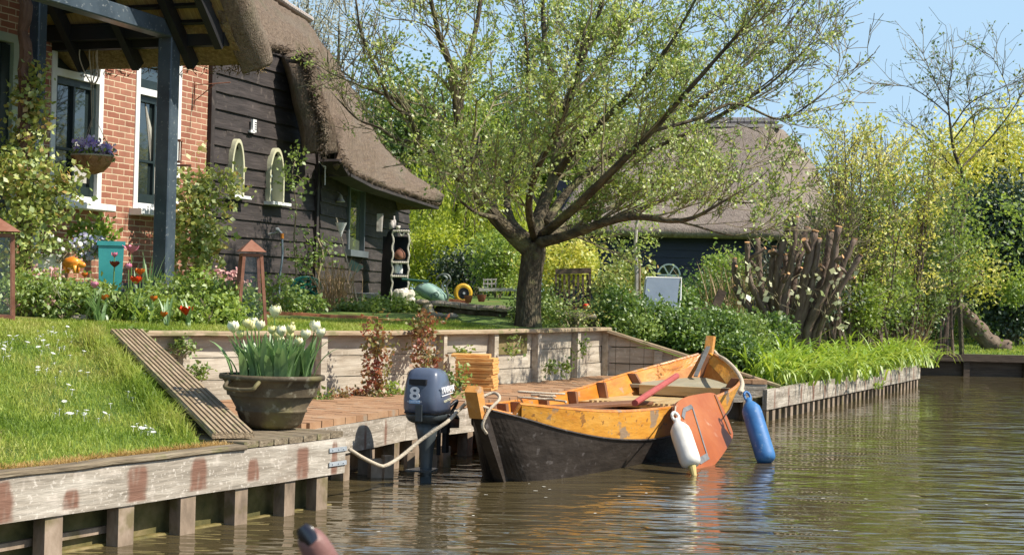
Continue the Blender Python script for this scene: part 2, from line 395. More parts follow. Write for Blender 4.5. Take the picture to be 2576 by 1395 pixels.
for i in range(len(FE) - 1):
    a, b = FE[i], FE[i+1]
    for k in range(8):
        t = k / 8
        e = (V((*a[0], 0)).lerp(V((*b[0], 0)), t)); z0 = lerp(a[1], b[1], t); z1 = lerp(a[2], b[2], t); D = lerp(a[3], b[3], t)
        dr = V((*a[4], 0)).lerp(V((*b[4], 0)), t).normalized(); cols.append((e, z0, z1, D, dr))
a = FE[-1]; cols.append((V((*a[0], 0)), a[1], a[2], a[3], V((*a[4], 0)).normalized()))
vs = []; nr = len(DS) + 3
for (e, z0, z1, D, dr) in cols:
    e = e + dr * .07; k3 = e + dr * .3
    vs.append(V((k3.x, k3.y, -1.1))); vs.append(V((k3.x, k3.y, z0 - .28))); vs.append(V((e.x, e.y, z0 - .12)))
    for d in DS:
        s = min(1, d / D); s = s * s * (3 - 2*s) * .35 + s * .65
        p = e + dr * d; z = z0 + (z1 - z0) * s
        if d > 4 and z1 > .6: z += min(1, (d - 4) / 5) * .12
        if d > .2: z += .02 * noise.noise(p * 1.3)
        vs.append(V((p.x, p.y, z - .012)))
fs = []
for i in range(len(cols) - 1):
    for k in range(nr - 1): fs.append((i*nr+k, (i+1)*nr+k, (i+1)*nr+k+1, i*nr+k+1))
mb = MB(); mb.add(vs, fs); ground = tag(mb.build('lawn_ground', m_lawn, smooth=True), kind='structure')
BV = BVHTree.FromPolygons(vs, fs)
def gz(x, y):
    h = BV.ray_cast(V((x, y, 20)), V((0, 0, -1)))
    return h[0].z if h[0] else 0.4
def ong(x, y):
    h = BV.ray_cast(CAM, ray(x, y).normalized()); return h[0]
def inpoly(p, poly):
    x, y = p; c = False; j = len(poly) - 1
    for i in range(len(poly)):
        xi, yi = poly[i]; xj, yj = poly[j]
        if (yi > y) != (yj > y) and x < (xj - xi) * (y - yi) / (yj - yi) + xi: c = not c
        j = i
    return c
# deck in the mooring recess (tiles laid on a timber deck)
deckpoly = [(-1.56, 8.6), (-.99, 9.45), (-1.36, 10.2), (-.82, 11.65), (-.07, 13.1), (.73, 15.2), (1.55, 16.75), (2.75, 16.95), (2.8, 17.12), (.98, 17.16), (.18, 15.45), (-.88, 13.76), (-1.62, 12.86), (-2.83, 11.58), (-2.1, 9.95)]
mb = MB(); mb.prism([V((x, y, .30)) for x, y in deckpoly][::-1], (0, 0, .085)); mb.prism([V((x, y, -1.1)) for x, y in
    [(-1.4, 10.6), (-.95, 11.75), (-.2, 13.2), (.6, 15.3), (1.4, 16.9), (2.6, 17.1), (.98, 17.16), (.18, 15.45), (-.88, 13.76), (-1.62, 12.86), (-2.6, 11.4)]][::-1], (0, 0, 1.36))
quay = empty('mooring_deck', (0, 0, 0), 'orange tiled deck in the recess between the back retaining wall and the boat', 'deck')
mb.build('deck_base', m_pile, quay)
# tiles of the deck: strips running across
deckin = [(-1.36, 10.02), (-1.36, 10.2), (-.82, 11.65), (-.07, 13.1), (.73, 15.2), (1.55, 16.75), (2.75, 16.95), (2.8, 17.1), (.98, 17.1), (.18, 15.4), (-.88, 13.7), (-1.62, 12.82), (-2.35, 11.9), (-2.0, 10.6)]
mb = MB(); u = V((.45, .893, 0)); vv = V((.893, -.45, 0)); O = V((-1.36, 10.2, 0))
for i in range(-6, 48):
    for j in range(-14, 24):
        c = O + u * (i * .165) + vv * ((j + .5*(i % 2)) * .165); 
        if not inpoly((c.x, c.y), deckin): continue
        th = math.atan2(u.y, u.x)
        mb.box((c.x, c.y, .405 + R.uniform(-.002, .003)), (.158, .158, .04), M=rotz(th))
mb.build('tile_paving', m_deck, quay)
# the row of tiles along the deck's front edge (overhangs a little)
mb = MB(); ED = [V((-1.36, 10.16, 0)), V((-.82, 11.65, 0)), V((-.07, 13.1, 0)), V((.73, 15.2, 0)), V((1.55, 16.75, 0)), V((2.75, 16.95, 0))]
for a, b in zip(ED, ED[1:]):
    d = (b - a); n = max(1, int(d.length / .17)); d.normalize(); nm = V((d.y, -d.x, 0)); 
    for k in range(n):
        c = a + d * ((k + .5) * (b - a).length / n) + nm * .0
        mb.box((c.x, c.y, .409 + R.uniform(-.003, .004)), ((b-a).length / n - .008, .17, .045), M=rotz(math.atan2(d.y, d.x) + R.uniform(-.02, .02)))
mb.build('edge_tiles', m_deck, quay)
# ------------------------------------------------------------------ revetments
def gridplank(A, Bp, z0, z1, th, stains=(), nx=120, nzz=14, nrm=None, vert=False):
    """plank face with painted-on (material) wear patches at given distances; returns MB"""
    A, Bp = V(A), V(Bp); d = (Bp - A); Ln = d.length; d.normalize(); nm = V(nrm) if nrm else V((d.y, -d.x, 0))
    mb = MB(); st = []; o = R.uniform(0, 30)
    for side in (0, 1):
        vs = []; tc = []
        for i in range(nx + 1):
            x = Ln * i / nx
            for k in range(nzz + 1):
                z = lerp(z0, z1, k / nzz); p = A + d * x + nm * (0 if side == 0 else -th)
                wob = .004 * noise.noise(V((x * 3, z * 6, o))) if side == 0 else 0
                vs.append(V((p.x, p.y, 0)) + nm * wob + V((0, 0, z + .004 * noise.noise(V((x * 1.2, k // nzz, o)))))); tc.append((x + o, z * 1.0, side + .3))
                s = 0
                for (sx, sw, zt, zb) in stains:
                    zz = (z - z0) / (z1 - z0)
                    hw_ = sw * .5 * (1 + .3 * noise.noise(V((z * 14, sx * 3, 1.3)))) * (1 - .45 * max(0, (zz - zt + .35) / .35)**2)
                    if abs(x - sx) < hw_ * 1.15 and zb <= zz <= zt:
                        e = 1 - max(0, (abs(x - sx) - hw_ * .75) / (hw_ * .4)); rnd = 1 - max(0, (zz - (zt - .12)) / .12) if zz > zt - .12 else 1; rnd *= min(1, max(0, (zz - zb + .05) / .1))
                        ns = .85 + .8 * noise.noise(V((x * 40, z * 7, 4))) + .3 * noise.noise(V((x * 9, z * 14, 7)))
                        s = max(s, min(1, e * rnd) * min(1, max(.12, ns + .25)))
                st.append(min(1, s))
        f = []
        for i in range(nx):
            for k in range(nzz):
                q = (i*(nzz+1)+k, (i+1)*(nzz+1)+k, (i+1)*(nzz+1)+k+1, i*(nzz+1)+k+1); f.append(q if side == 0 else q[::-1])
        mb.add(vs, f, tc)
    # rim
    n1 = nzz + 1; S = (nx + 1) * n1; rim = []
    for i in range(nx): rim += [(i*n1, S+i*n1, S+(i+1)*n1, (i+1)*n1), (i*n1+nzz, (i+1)*n1+nzz, S+(i+1)*n1+nzz, S+i*n1+nzz)]
    for k in range(nzz): rim += [(k, k+1, S+k+1, S+k), (nx*n1+k, S+nx*n1+k, S+nx*n1+k+1, nx*n1+k+1)]
    mb.f += rim; mb.st = st
    return mb
# near bank
near = empty('canal_bank_wall', (0, 0, 0), 'weathered near bank boarding with rust brown worn patches below the lawn', 'bank wall')
dn = (B1 - B0).normalized(); nn_ = V((dn.y, -dn.x, 0)); A0 = B0 - dn * 3.2
Ln0 = (B1 - A0).length
stx = []
for px_, py_ in ((5, 1250), (180, 1240), (346, 1215), (501, 1185), (637, 1170), (762, 1160)):
    p = onplane(px_, py_, B0, nn_); stx.append((p - A0).dot(dn))
stains = []
for k, s in enumerate(stx): stains.append((s, [.13, .11, .14, .13, .1, .12][k], [1, .62, .98, .98, .8, .95][k], [0, .1, .06, .1, .15, 0][k]))
stains.append((Ln0 - .11, .055, 1, 0))
gridplank(A0, B1, .2, .405, .06, stains, nx=760, nzz=26).build('bank_plank', m_wood, near)
mb = MB(); X0 = B1 - dn * 2.02
c0 = A0 - nn_ * .035; c1 = B1 - dn * .95 - nn_ * .035
mb.beam(c0 + V((0, 0, .421)), c1 + V((0, 0, .421)), .10, .028, jit=.004, seg=24, bev=.006)
mb.build('cap_board', m_oldcap, near)
for k in range(7):     # short cross boards under the pot
    a = B1 - dn * (.93 - k * .135) - nn_ * .02
    mb = MB(); mb.beam(a - nn_ * .0 + dn * .06 + V((0, 0, .427)), a - nn_ * (.62 + R.uniform(-.05, .05)) + dn * .06 + V((0, 0, .427)), .125, .034, jit=.003, bev=.006)
    mb.build('deck_board', m_oldcap, near)
mb = MB(); mb.beam(B1 - nn_ * .062 + V((0, 0, .3)), B1 - nn_ * .75 + V((0, 0, .3)), .04, .2, jit=.002); mb.build('end_board', m_wood, near)
m_zinc = mat('zinc', [(.35, .38, .4), (.52, .55, .57)], scale=9, rough=.5, metal=.35, bump=.1)
for zz in (.345, .262):
    mb = MB(); a = B1 + nn_ * .006
    mb.beam(a - dn * .17 + V((0, 0, zz)), a + dn * .005 + V((0, 0, zz)), .004, .026)
    for q in (.14, .08, .03): mb.ico(a - dn * q + nn_ * .004 + V((0, 0, zz)), .005, 1)
    mb.build('steel_bracket', m_zinc, near)
# piles
def piles(par, plist, d, z_top, w=.09, t=.07, m=m_pile):
    th = math.atan2(d.y, d.x)
    for p in plist:
        mb = MB(); mb.box((p.x, p.y, (z_top - .9) / 2), (w * R.uniform(.9, 1.1), t, z_top + .9), M=rotz(th + R.uniform(-.06, .06)))
        mb.build('pile', m, par)
pl = []
for px_, py_ in ((140, 1345), (322, 1310), (478, 1280), (612, 1260), (733, 1240), (815, 1225)):
    p = onplane(px_, py_, B0, nn_); pl.append(V((p.x, p.y, 0)) - nn_ * .05)
pl.append(pl[0] - dn * .45); pl.append(pl[0] - dn * .9)
piles(near, pl, dn, .22, .105, .075)
mb = MB()
mb.beam(A0 - nn_ * .17 + V((0, 0, .1)), B1 - nn_ * .17 + V((0, 0, .1)), .04, .5, jit=.01, seg=14)
mb.build('back_boarding', m_mossy, near)
mb = MB(); mb.beam(A0 - nn_ * .11 + V((0, 0, -.03)), B1 - nn_ * .11 + V((0, 0, -.045)), .09, .1, jit=.002, seg=30, bev=.03); mb.build('silt_ledge', m_silt, near)
mb = MB(); mb.beam(A0 - nn_ * .13 + V((0, 0, .05)), A0 + dn * 4.2 - nn_ * .13 + V((0, 0, .075)), .03, .035); mb.build('batten', m_pile, near)  # tan strip added for the sunlit lower part of the back boarding
# recess front planks below the deck edge
rec = empty('canal_bank_wall', (0, 0, 0), 'grey lichen spotted quay boarding under the orange tiles, behind the outboard motor', 'bank wall')
a, b = ED[0] + V((.0, -.12, 0)), ED[1]
d = (b - a).normalized(); nm = V((d.y, -d.x, 0))
gridplank(a + nm * .075 - d * .1, b + nm * .075, .19, .383, .05, [(.33, .06, 1, 0), (1.05, .03, 1, 0), (1.4, .04, 1, 0)], nx=90).build('bank_plank', m_wood, rec)
for a, b in list(zip(ED, ED[1:]))[1:]:
    d = (b - a).normalized(); nm = V((d.y, -d.x, 0))
    gridplank(a + nm * .075, b + nm * .075, .19, .383, .05, [(.5, .04, 1, 0)], nx=50).build('bank_plank', m_wood, rec)
for a, b in zip(ED, ED[1:]):
    d = (b - a).normalized(); nm = V((d.y, -d.x, 0)); n = int((b - a).length / .42)
    piles(rec, [a + d * (.15 + .42 * k) + nm * .03 + V((R.uniform(-.01, .01), 0, 0)) for k in range(n + 1)], d, .2, .09, .09)
# loose old timbers under the quay, near the motor
for (x, y, Y, w_, h_) in ((1085, 1150, 11.6, .07, .2), (1120, 1140, 11.7, .06, .24), (1030, 1150, 11.3, .06, .2), (975, 1160, 10.9, .07, .26), (950, 1150, 10.9, .12, .14)):
    p = at(x, y, Y); mb = MB(); mb.box((p.x, p.y, -.1 + h_*.2), (w_, .06, .4), M=rotz(.5)); mb.build('old_timber', m_pile, rec)
# right bank
rb = empty('canal_bank_wall', (0, 0, 0), 'long weathered bank boarding below the daylilies with many short piles', 'bank wall')
C0 = V((2.72, 16.6, 0)); C1 = V((6.35, 24.35, 0)); d = (C1 - C0).normalized(); nm = V((d.y, -d.x, 0)); Ln = (C1 - C0).length
gridplank(C0, C1, .13, .345, .05, [(q, .05 + .03*(q % 1), 1, 0) for q in np.arange(.3, Ln, .55)], nx=200, nzz=8).build('bank_plank', m_wood, rb)
piles(rb, [C0 + d * (.1 + k * .245) - nm * .06 for k in range(35)], d, .16, .09, .08)
mb = MB(); mb.beam(C0 - nm * .14 + V((0, 0, .0)), C1 - nm * .14 + V((0, 0, .0)), .03, .5); mb.build('back_boarding', m_mossy, rb)
mb = MB(); mb.beam(C1 - nm * .025 + V((0, 0, .23)), C1 - nm * 2.5 + V((0, 0, .23)), .05, .22); mb.build('end_board', m_wood, rb)
# far bank
fb = empty('canal_bank_wall', (0, 0, 0), 'dark bank boarding across the far end of the canal under a green lawn', 'bank wall')
D0 = V((5.6, 28.2, 0)); D1 = V((40, 29.4, 0)); d = (D1 - D0).normalized(); nm = V((d.y, -d.x, 0))
m_dark = mat('dark_bank_wood', [(.05, .035, .025), (.12, .085, .06)], scale=4, stretch=(.5, 5, 5), rough=.8, bump=.4)  # even dark brown for the far bank boards and piles
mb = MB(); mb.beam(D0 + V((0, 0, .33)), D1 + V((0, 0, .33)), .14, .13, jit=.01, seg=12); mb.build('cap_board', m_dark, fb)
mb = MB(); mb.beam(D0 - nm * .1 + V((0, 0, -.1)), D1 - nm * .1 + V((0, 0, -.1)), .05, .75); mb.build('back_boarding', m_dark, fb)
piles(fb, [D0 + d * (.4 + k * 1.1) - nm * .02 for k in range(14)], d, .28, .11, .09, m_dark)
# ------------------------------------------------------------------ terrace retaining wall
tw = empty('retaining_wall', (0, 0, 0), 'low weathered plank retaining wall with posts and flat cap behind the tulip pot', 'retaining wall')
WP = [V((-2.85, 11.62, 0)), V((-1.62, 12.9, 0)), V((-.88, 13.8, 0)), V((.18, 15.5, 0)), V((1.0, 17.2, 0))]
for a, b in zip(WP, WP[1:]):
    d = (b - a).normalized(); nm = V((d.y, -d.x, 0)); Ln = (b-a).length
    for (z0, z1, o_) in ((.36, .56, .004), (.566, .735, -.003), (.741, .9, .002)):
        mbx = gridplank(a + nm * o_, b + nm * o_, z0, z1, .05, [], nx=24, nzz=4); mbx.build('wall_plank', m_wallw, tw)
    mb = MB(); mb.beam(a - d*.02 + nm * .015 + V((0, 0, .925)), b + d*.03 + nm * .015 + V((0, 0, .925)), .17, .04, jit=.004, seg=8, bev=.008); mb.build('wall_cap', m_woodcap, tw)
for (x, w_) in ((455, .06), (800, .07), (1103, .05), (1232, .07), (1340, .075), (1440, .075), (1517, .1)):
    best = None
    for a, b in zip(WP, WP[1:]):
        d = (b - a).normalized(); nm = V((d.y, -d.x, 0)); p = onplane(x, 900, a, nm); t = (V((p.x, p.y, 0)) - a).dot(d)
        if best is None or -.3 <= t <= (b-a).length + .3: best = (V((p.x, p.y, 0)), d, nm)
    p, d, nm = best
    mb = MB(); mb.box((p.x + nm.x*.04, p.y + nm.y*.04, .66), (w_, .07, .49), M=rotz(math.atan2(d.y, d.x))); mb.build('wall_post', m_wallw, tw)
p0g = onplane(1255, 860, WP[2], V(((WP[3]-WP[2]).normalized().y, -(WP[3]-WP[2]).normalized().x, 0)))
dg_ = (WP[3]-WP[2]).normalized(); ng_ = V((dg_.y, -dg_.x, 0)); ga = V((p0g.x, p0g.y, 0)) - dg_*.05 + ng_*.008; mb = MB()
mb.beam(ga + V((0, 0, .8)), ga + dg_*.55 + V((0, 0, .8)), .012, .19); mb.build('gap_shade_panel', m_mossy, tw)  # dark board stands in for the shade inside a missing plank's gap
# sloping right wing
SW0 = V((1.0, 17.2, 0)); SW1 = V((2.85, 17.12, 0)); vecs = SW1 - SW0
def zt(t): return lerp(.9, .34, t)
mb = MB(); n = 12
for (fa, fb_) in ((0, .2), (.21, .38), (.39, .55)):
    for k in range(n):
        t0, t1 = k/n, (k+1)/n - .002
        za0, zb0 = .35 + fa, min(.35 + fb_, zt(t0)); za1, zb1 = .35 + fa, min(.35 + fb_, zt(t1))
        if zb0 - za0 < .005: continue
        zb1 = max(zb1, za1 + .001)
        a = SW0 + vecs*t0; b = SW0 + vecs*t1
        mb.prism([V((a.x, a.y, za0)), V((b.x, b.y, za1)), V((b.x, b.y, zb1)), V((a.x, a.y, zb0))], (0, .05, 0))
mb.build('wall_plank', m_wallw, tw)
mb = MB(); mb.beam(SW0 + V((0, -.01, .925)), SW1 + V((.08, -.01, .355)), .18, .04, seg=6, jit=.003, bev=.008); mb.build('wall_cap', m_woodcap, tw)
for t in (.33, .7):
    p = SW0 + vecs*t; mb = MB(); mb.box((p.x, p.y - .03, (.36 + zt(t)) / 2), (.09, .07, zt(t) - .38)); mb.build('wall_post', m_wallw, tw)
# ribbed sloping board beside the lawn
rb_ = MB(); a = V((-2.78, 11.4, .945)); b = V((-1.52, 8.72, .47)); d = (b - a).normalized(); sdv = d.cross(V((0, 0, 1))).normalized(); upn = sdv.cross(d)
rb_.beam(a, b, .24, .03, bev=.004)
for k in range(8):
    q = -.105 + k * .03
    rb_.beam(a + sdv*q + upn*.017, b + sdv*q + upn*.017, .014, .012)
o = rb_.build('ribbed_board', m_woodcap, origin=(a + b) / 2); tag(o, 'grooved decking board sloping down between lawn and tulip pot', 'decking board')
rb2 = MB(); rb2.prism([V((a.x, a.y, .3)), V((b.x, b.y, .3)), V((b.x, b.y, b.z - .03)), V((a.x, a.y, a.z - .03))], (.05, .03, 0)); rb2.build('side_board', m_wood, tw)
# ------------------------------------------------------------------ grass, daisies
lawnpoly = [(-3.4, 4.9), (-2.36, 6.98), (-1.66, 8.5), (-1.72, 8.85), (-2.92, 11.35), (-2.98, 11.68), (-1.66, 13.02), (-.92, 13.95), (.1, 15.6), (-.6, 16.6), (-1.9, 15.2), (-3.2, 13.1), (-4.2, 12.1), (-5.2, 11.2), (-6.5, 9)]
def sample(poly, n, dens=None):
    xs = [p[0] for p in poly]; ys = [p[1] for p in poly]; out = []
    while len(out) < n:
        x = R.uniform(min(xs), max(xs)); y = R.uniform(min(ys), max(ys))
        if inpoly((x, y), poly) and (not dens or R.random() < dens(x, y)):
            out.append((x, y, gz(x, y)))
    return np.array(out)
P = sample(lawnpoly, 90000)
rs = np.array([noise.noise(V((p[0]*1.5, p[1]*1.5, 2))) for p in P]); keep = rs > -.9
hgt = .045 + .02 * np.clip(rs, -1, 1)
npm = blades(P, hgt, .005, lean=1.25, curl=.5)
tag(npmesh('lawn_grass', npm, 4, m_grass), 'short green lawn grass on the slope above the near bank', 'grass', kind='stuff')
# longer and dry fringe along the bank edge and board
fr = []; dr_ = []
for k in range(14000):
    t = R.random(); p = (A0 + V((0, 0, 0))).lerp(B1 - dn * .95, t) - nn_ * (abs(R.gauss(0, .06)) + .085); dr_.append((p.x, p.y, .405))
for k in range(2600):
    t = R.random() ** .8; p = V((-1.7, 8.75, .45)).lerp(V((-2.92, 11.4, .92)), t) + V((-abs(R.gauss(0, .07)) - .06, 0, -.02)); fr.append(tuple(p))
tag(npmesh('dry_grass_fringe', blades(np.array(dr_), .05, .004, lean=1.2), 4, m_drygrass), 'straw coloured dry grass fringe along the near cap board', 'grass', kind='stuff')
tag(npmesh('tall_grass_fringe', blades(np.array(fr), .13, .006, lean=1.0), 4, m_grass), 'long green grass leaning along the grooved board', 'grass', kind='stuff')
P = sample([(7.2, 28.7), (14, 28.8), (16, 36), (6, 40)], 16000)
tag(npmesh('far_lawn_grass', blades(P, .05, .02, lean=.9), 4, m_grass), 'sunlit far lawn grass beyond the end of the canal', 'grass', kind='stuff')
m_white = mat('daisy_petal', [(.75, .75, .72), (.85, .85, .82)], scale=20, bump=0, rough=.6)
m_yel = mat('daisy_centre', [(.7, .5, .05)], bump=0)
mb = MB()
for k in range(10):
    t = 2*PI*k/10; c, s = math.cos(t), math.sin(t); r = .0135; q = .18
    mb.add([(0, 0, .038), (r*math.cos(t-q), r*math.sin(t-q), .042), (r*1.12*c, r*1.12*s, .041), (r*math.cos(t+q), r*math.sin(t+q), .042)], [(0, 1, 2, 3)])
mb.tube([(0, 0, 0), (0, 0, .038)], .0012, 3); mb.ico((0, 0, .04), .0045, 1)
daisy = mb.build('daisy', m_white); tag(daisy, 'small white daisy in the lawn slope', 'daisy', 'white daisies scattered over the lawn slope')
dpx = []
for (cx_, cy_, sx_, sy_, n) in ((80, 870, 70, 22, 34), (15, 880, 14, 10, 6), (135, 945, 32, 10, 10), (360, 1095, 22, 8, 9), (195, 1055, 45, 9, 12), (490, 915, 0, 0, 0), (400, 950, 30, 10, 9), (330, 935, 30, 10, 5), (280, 900, 60, 40, 7), (470, 960, 18, 14, 5), (215, 1000, 90, 30, 6), (420, 1045, 30, 12, 4)):
    for k in range(n): dpx.append((R.gauss(cx_, sx_), R.gauss(cy_, sy_)))
first = True
for (x, y) in dpx:
    p = ong(x, y)
    if p is None or not inpoly((p.x, p.y), lawnpoly) or p.y > 13: continue
    if first: daisy.location = p; first = False
    else:
        o = dup(daisy, p, R.uniform(0, 6), scale=R.uniform(.9, 1.25)); o.rotation_euler = (R.uniform(-.3, .3), R.uniform(-.1, .5), R.uniform(0, 6))
# ------------------------------------------------------------------ farmhouse
OH = V((-4.08, 16.2, 0)); wv = V((.336, .942, 0)).normalized(); nv = V((wv.y, -wv.x, 0)); TH = math.atan2(wv.y, wv.x)
def hw(x, y, b=0.0):
    p = onplane(x, y, OH + nv * b, nv); return ((p - OH).dot(wv), p.z)
def HL(a, b, z): return V((a, -b, z))          # local coords of the farmhouse
def HWd(a, b, z): return OH + wv * a + nv * b + V((0, 0, z))
house = empty('farmhouse', OH, 'thatched farmhouse with orange brick front, dark board wing and gothic windows', 'house', TH)
m_tarred = mat('tarred_boards', [(.018, .014, .013), (.038, .03, .028), (.07, .056, .052)], scale=3, stretch=(.6, 1, 5), rough=.75, bump=.35, bscale=9, spots=[((.16, .13, .11), 9, .6, .1, .4)])
m_green = mat('dark_green_paint', [(.012, .02, .02), (.02, .032, .032)], scale=5, rough=.35, bump=.1)
m_whitep = mat('white_paint', [(.72, .72, .7), (.82, .82, .8)], scale=7, rough=.5, bump=.1)
m_cream = mat('cream_paint', [(.5, .49, .33), (.6, .58, .4)], scale=6, rough=.5, bump=.1)
m_glass = glassmat('window_glass')
m_curt = mat('curtain', [(.35, .34, .3), (.5, .48, .42)], scale=6, stretch=(6, 1, .5), rough=.9)
m_blue = mat('blue_grey_paint', [(.035, .05, .063), (.055, .075, .095), (.08, .105, .125)], scale=4, stretch=(1, 1, 1), rough=.35, bump=.15, spots=[((.25, .27, .27), 30, .63, .03, .6)])
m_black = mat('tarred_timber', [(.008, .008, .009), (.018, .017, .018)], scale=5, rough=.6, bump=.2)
def brickmat():
    m, nt, N, L = _mat('orange_brick')
    out = N.new('ShaderNodeOutputMaterial'); b = N.new('ShaderNodeBsdfPrincipled'); L.new(b.outputs[0], out.inputs[0]); b.inputs['Roughness'].default_value = .85
    at_ = N.new('ShaderNodeAttribute'); at_.attribute_name = 'tc'
    sx = N.new('ShaderNodeSeparateXYZ'); cb = N.new('ShaderNodeCombineXYZ'); L.new(at_.outputs['Vector'], sx.inputs[0]); L.new(sx.outputs[0], cb.inputs[0]); L.new(sx.outputs[2], cb.inputs[1])
    wn = N.new('ShaderNodeTexNoise'); wn.inputs['Scale'].default_value = 14; L.new(cb.outputs[0], wn.inputs['Vector'])
    va = N.new('ShaderNodeVectorMath'); va.operation = 'MULTIPLY_ADD'; va.inputs[1].default_value = (.012, .012, 0); L.new(wn.outputs['Color'], va.inputs[0]); L.new(cb.outputs[0], va.inputs[2])
    bt = N.new('ShaderNodeTexBrick'); L.new(va.outputs[0], bt.inputs['Vector']); bt.inputs['Scale'].default_value = 1
    bt.inputs['Brick Width'].default_value = .215; bt.inputs['Row Height'].default_value = .0635; bt.inputs['Mortar Size'].default_value = .0055; bt.inputs['Mortar Smooth'].default_value = .2
    bt.inputs['Color1'].default_value = (.28, .1, .06, 1); bt.inputs['Color2'].default_value = (.4, .18, .115, 1); bt.inputs['Mortar'].default_value = (.62, .5, .34, 1); bt.inputs['Bias'].default_value = -.1
    n = N.new('ShaderNodeTexNoise'); n.inputs['Scale'].default_value = 5; n.inputs['Detail'].default_value = 8; L.new(at_.outputs['Vector'], n.inputs['Vector'])
    mr = N.new('ShaderNodeMapRange'); mr.inputs['To Min'].default_value = .65; mr.inputs['To Max'].default_value = 1.3; L.new(n.outputs[0], mr.inputs[0])
    mu = N.new('ShaderNodeMix'); mu.data_type = 'RGBA'; mu.blend_type = 'MULTIPLY'; mu.inputs[0].default_value = 1; L.new(bt.outputs['Color'], mu.inputs[6]); L.new(mr.outputs[0], mu.inputs[7]); L.new(mu.outputs[2], b.inputs['Base Color'])
    bp = N.new('ShaderNodeBump'); bp.inputs['Strength'].default_value = .6; bp.inputs['Distance'].default_value = .006; bp.invert = True; L.new(bt.outputs['Fac'], bp.inputs['Height']); L.new(bp.outputs[0], b.inputs['Normal'])
    return m
m_brick = brickmat()
# window outlines (local a, z)
a1l = hw(125, 350)[0]; a1r = hw(256, 350)[0]; z1b = hw(252, 519)[1]; z1t = 3.75; tr1 = hw(257, 203)[1]
a2l = hw(337, 380)[0]; a2r = hw(452, 350)[0]; z2b = hw(330, 527)[1]; tr2 = hw(342, 228)[1]
a0r = hw(42, 250)[0]; a0t = hw(46, 90)[1]
aend = hw(521, 400)[0]; aw = hw(795, 400)[0]; ax = hw(527, 400)[0]
zb = (z1b + z2b) / 2; trz = (tr1 + tr2) / 2
# brick wall as boxes between openings
mb = MB()
def wallbox(a0, a1, z0, z1, bo=0, th=.25): 
    n = max(1, int((a1 - a0) / .5))
    mb.add([HL(a0, bo, z0), HL(a1, bo, z0), HL(a1, bo, z1), HL(a0, bo, z1), HL(a0, bo-th, z0), HL(a1, bo-th, z0), HL(a1, bo-th, z1), HL(a0, bo-th, z1)],
           [(0, 1, 2, 3), (5, 4, 7, 6), (0, 4, 5, 1), (3, 2, 6, 7), (0, 3, 7, 4), (1, 5, 6, 2)])
wallbox(a0r, a1l, .9, 4.1); wallbox(a1r, a2l, .9, 4.1); wallbox(a2r, aend, .9, 4.1)
wallbox(a1l, a1r, .9, zb - .02); wallbox(a2l, a2r, .9, zb - .02); wallbox(a0r - 1.2, a0r, a0t, 4.1); wallbox(a1l, a1r, z1t, 4.1); wallbox(a2l, a2r, z1t, 4.1)
wallbox(a0r - 3.2, a0r - 1.2, .9, 4.1)
mb.build('brick_wall', m_brick, house)
mb = MB(); 
for (s0, s1) in ((a0r, aend - .01),): mb.beam(HL(s0, .008, 1.13), HL(s1, .008, 1.13), .03, .34)
m_plinth = mat('tarred_plinth', [(.05, .055, .065), (.1, .105, .12)], scale=6, rough=.7)
mb.build('plinth', m_plinth, house)
def bar(mb, a0, z0, a1, z1, w_, d0, d1):
    """flat bar in the wall plane; w_ width, from depth d0 to d1 (outward)"""
    A = HL(a0, (d0+d1)/2, z0); B = HL(a1, (d0+d1)/2, z1)
    mb.beam(A, B, abs(d1-d0), w_, up=(0, 0, 1) if abs(z1-z0) < 1e-6 else (1, 0, 0))
def window(al, ar, zb, zt_, trz, munt=True):
    win = MB(); fw = .075; d0, d1 = -.1, .012
    bar(win, al + fw/2, zb, al + fw/2, zt_, fw, d0, d1); bar(win, ar - fw/2, zb, ar - fw/2, zt_, fw, d0, d1)
    bar(win, al + fw, zt_ - .04, ar - fw, zt_ - .04, .08, d0, d1 - .003); bar(win, al + fw, trz, ar - fw, trz, .07, d0, d1 - .003); bar(win, al+fw, zb + .035, ar-fw, zb + .035, .07, d0, d1 - .004)
    wn = win.build('window', m_whitep, house)
    s = MB(); i0, i1 = al + fw, ar - fw; e0, e1 = -.085, -.03; sw = .07
    for (b0, b1) in ((zb + .07, trz - .035), (trz + .035, zt_ - .08)):
        bar(s, i0 + sw/2, b0, i0 + sw/2, b1, sw, e0, e1); bar(s, i1 - sw/2, b0, i1 - sw/2, b1, sw, e0, e1)
        bar(s, i0 + sw, b0 + .05, i1 - sw, b0 + .05, .1, e0, e1 - .003); bar(s, i0 + sw, b1 - .035, i1 - sw, b1 - .035, .07, e0, e1 - .003)
    mid = (i0 + i1) / 2; b0, b1 = zb + .17, trz - .105
    bar(s, mid, b0, mid, b1, .03, e0 + .004, e1 - .006); zm = lerp(b0, b1, .36); bar(s, i0 + sw, zm, mid - .015, zm, .025, e0 + .006, e1 - .008); bar(s, mid + .015, zm, i1 - sw, zm, .025, e0 + .006, e1 - .008)
    s.build('sash', m_green, wn)
    g = MB(); g.add([HL(i0, -.07, zb), HL(i1, -.07, zb), HL(i1, -.07, zt_), HL(i0, -.07, zt_)], [(0, 1, 2, 3)]); g.build('pane', m_glass, wn)
    si = MB(); si.beam(HL(al - .06, .05, zb - .03), HL(ar + .06, .05, zb - .03), .2, .07, bev=.01); si.build('sill', m_whitep, wn)
    return wn, i0, i1
w1, i0, i1 = window(a1l, a1r, zb + .01, z1t, trz); w2, j0, j1 = window(a2l, a2r, zb + .01, z1t, trz)
mb = MB(); mb.add([HL(i1 - .28, -.066, zb + .22), HL(i1 - .07, -.066, zb + .22), HL(i1 - .07, -.066, zb + .62), HL(i1 - .28, -.066, zb + .62)], [(0, 1, 2, 3)]); mb.build('blind', m_curt, w1)
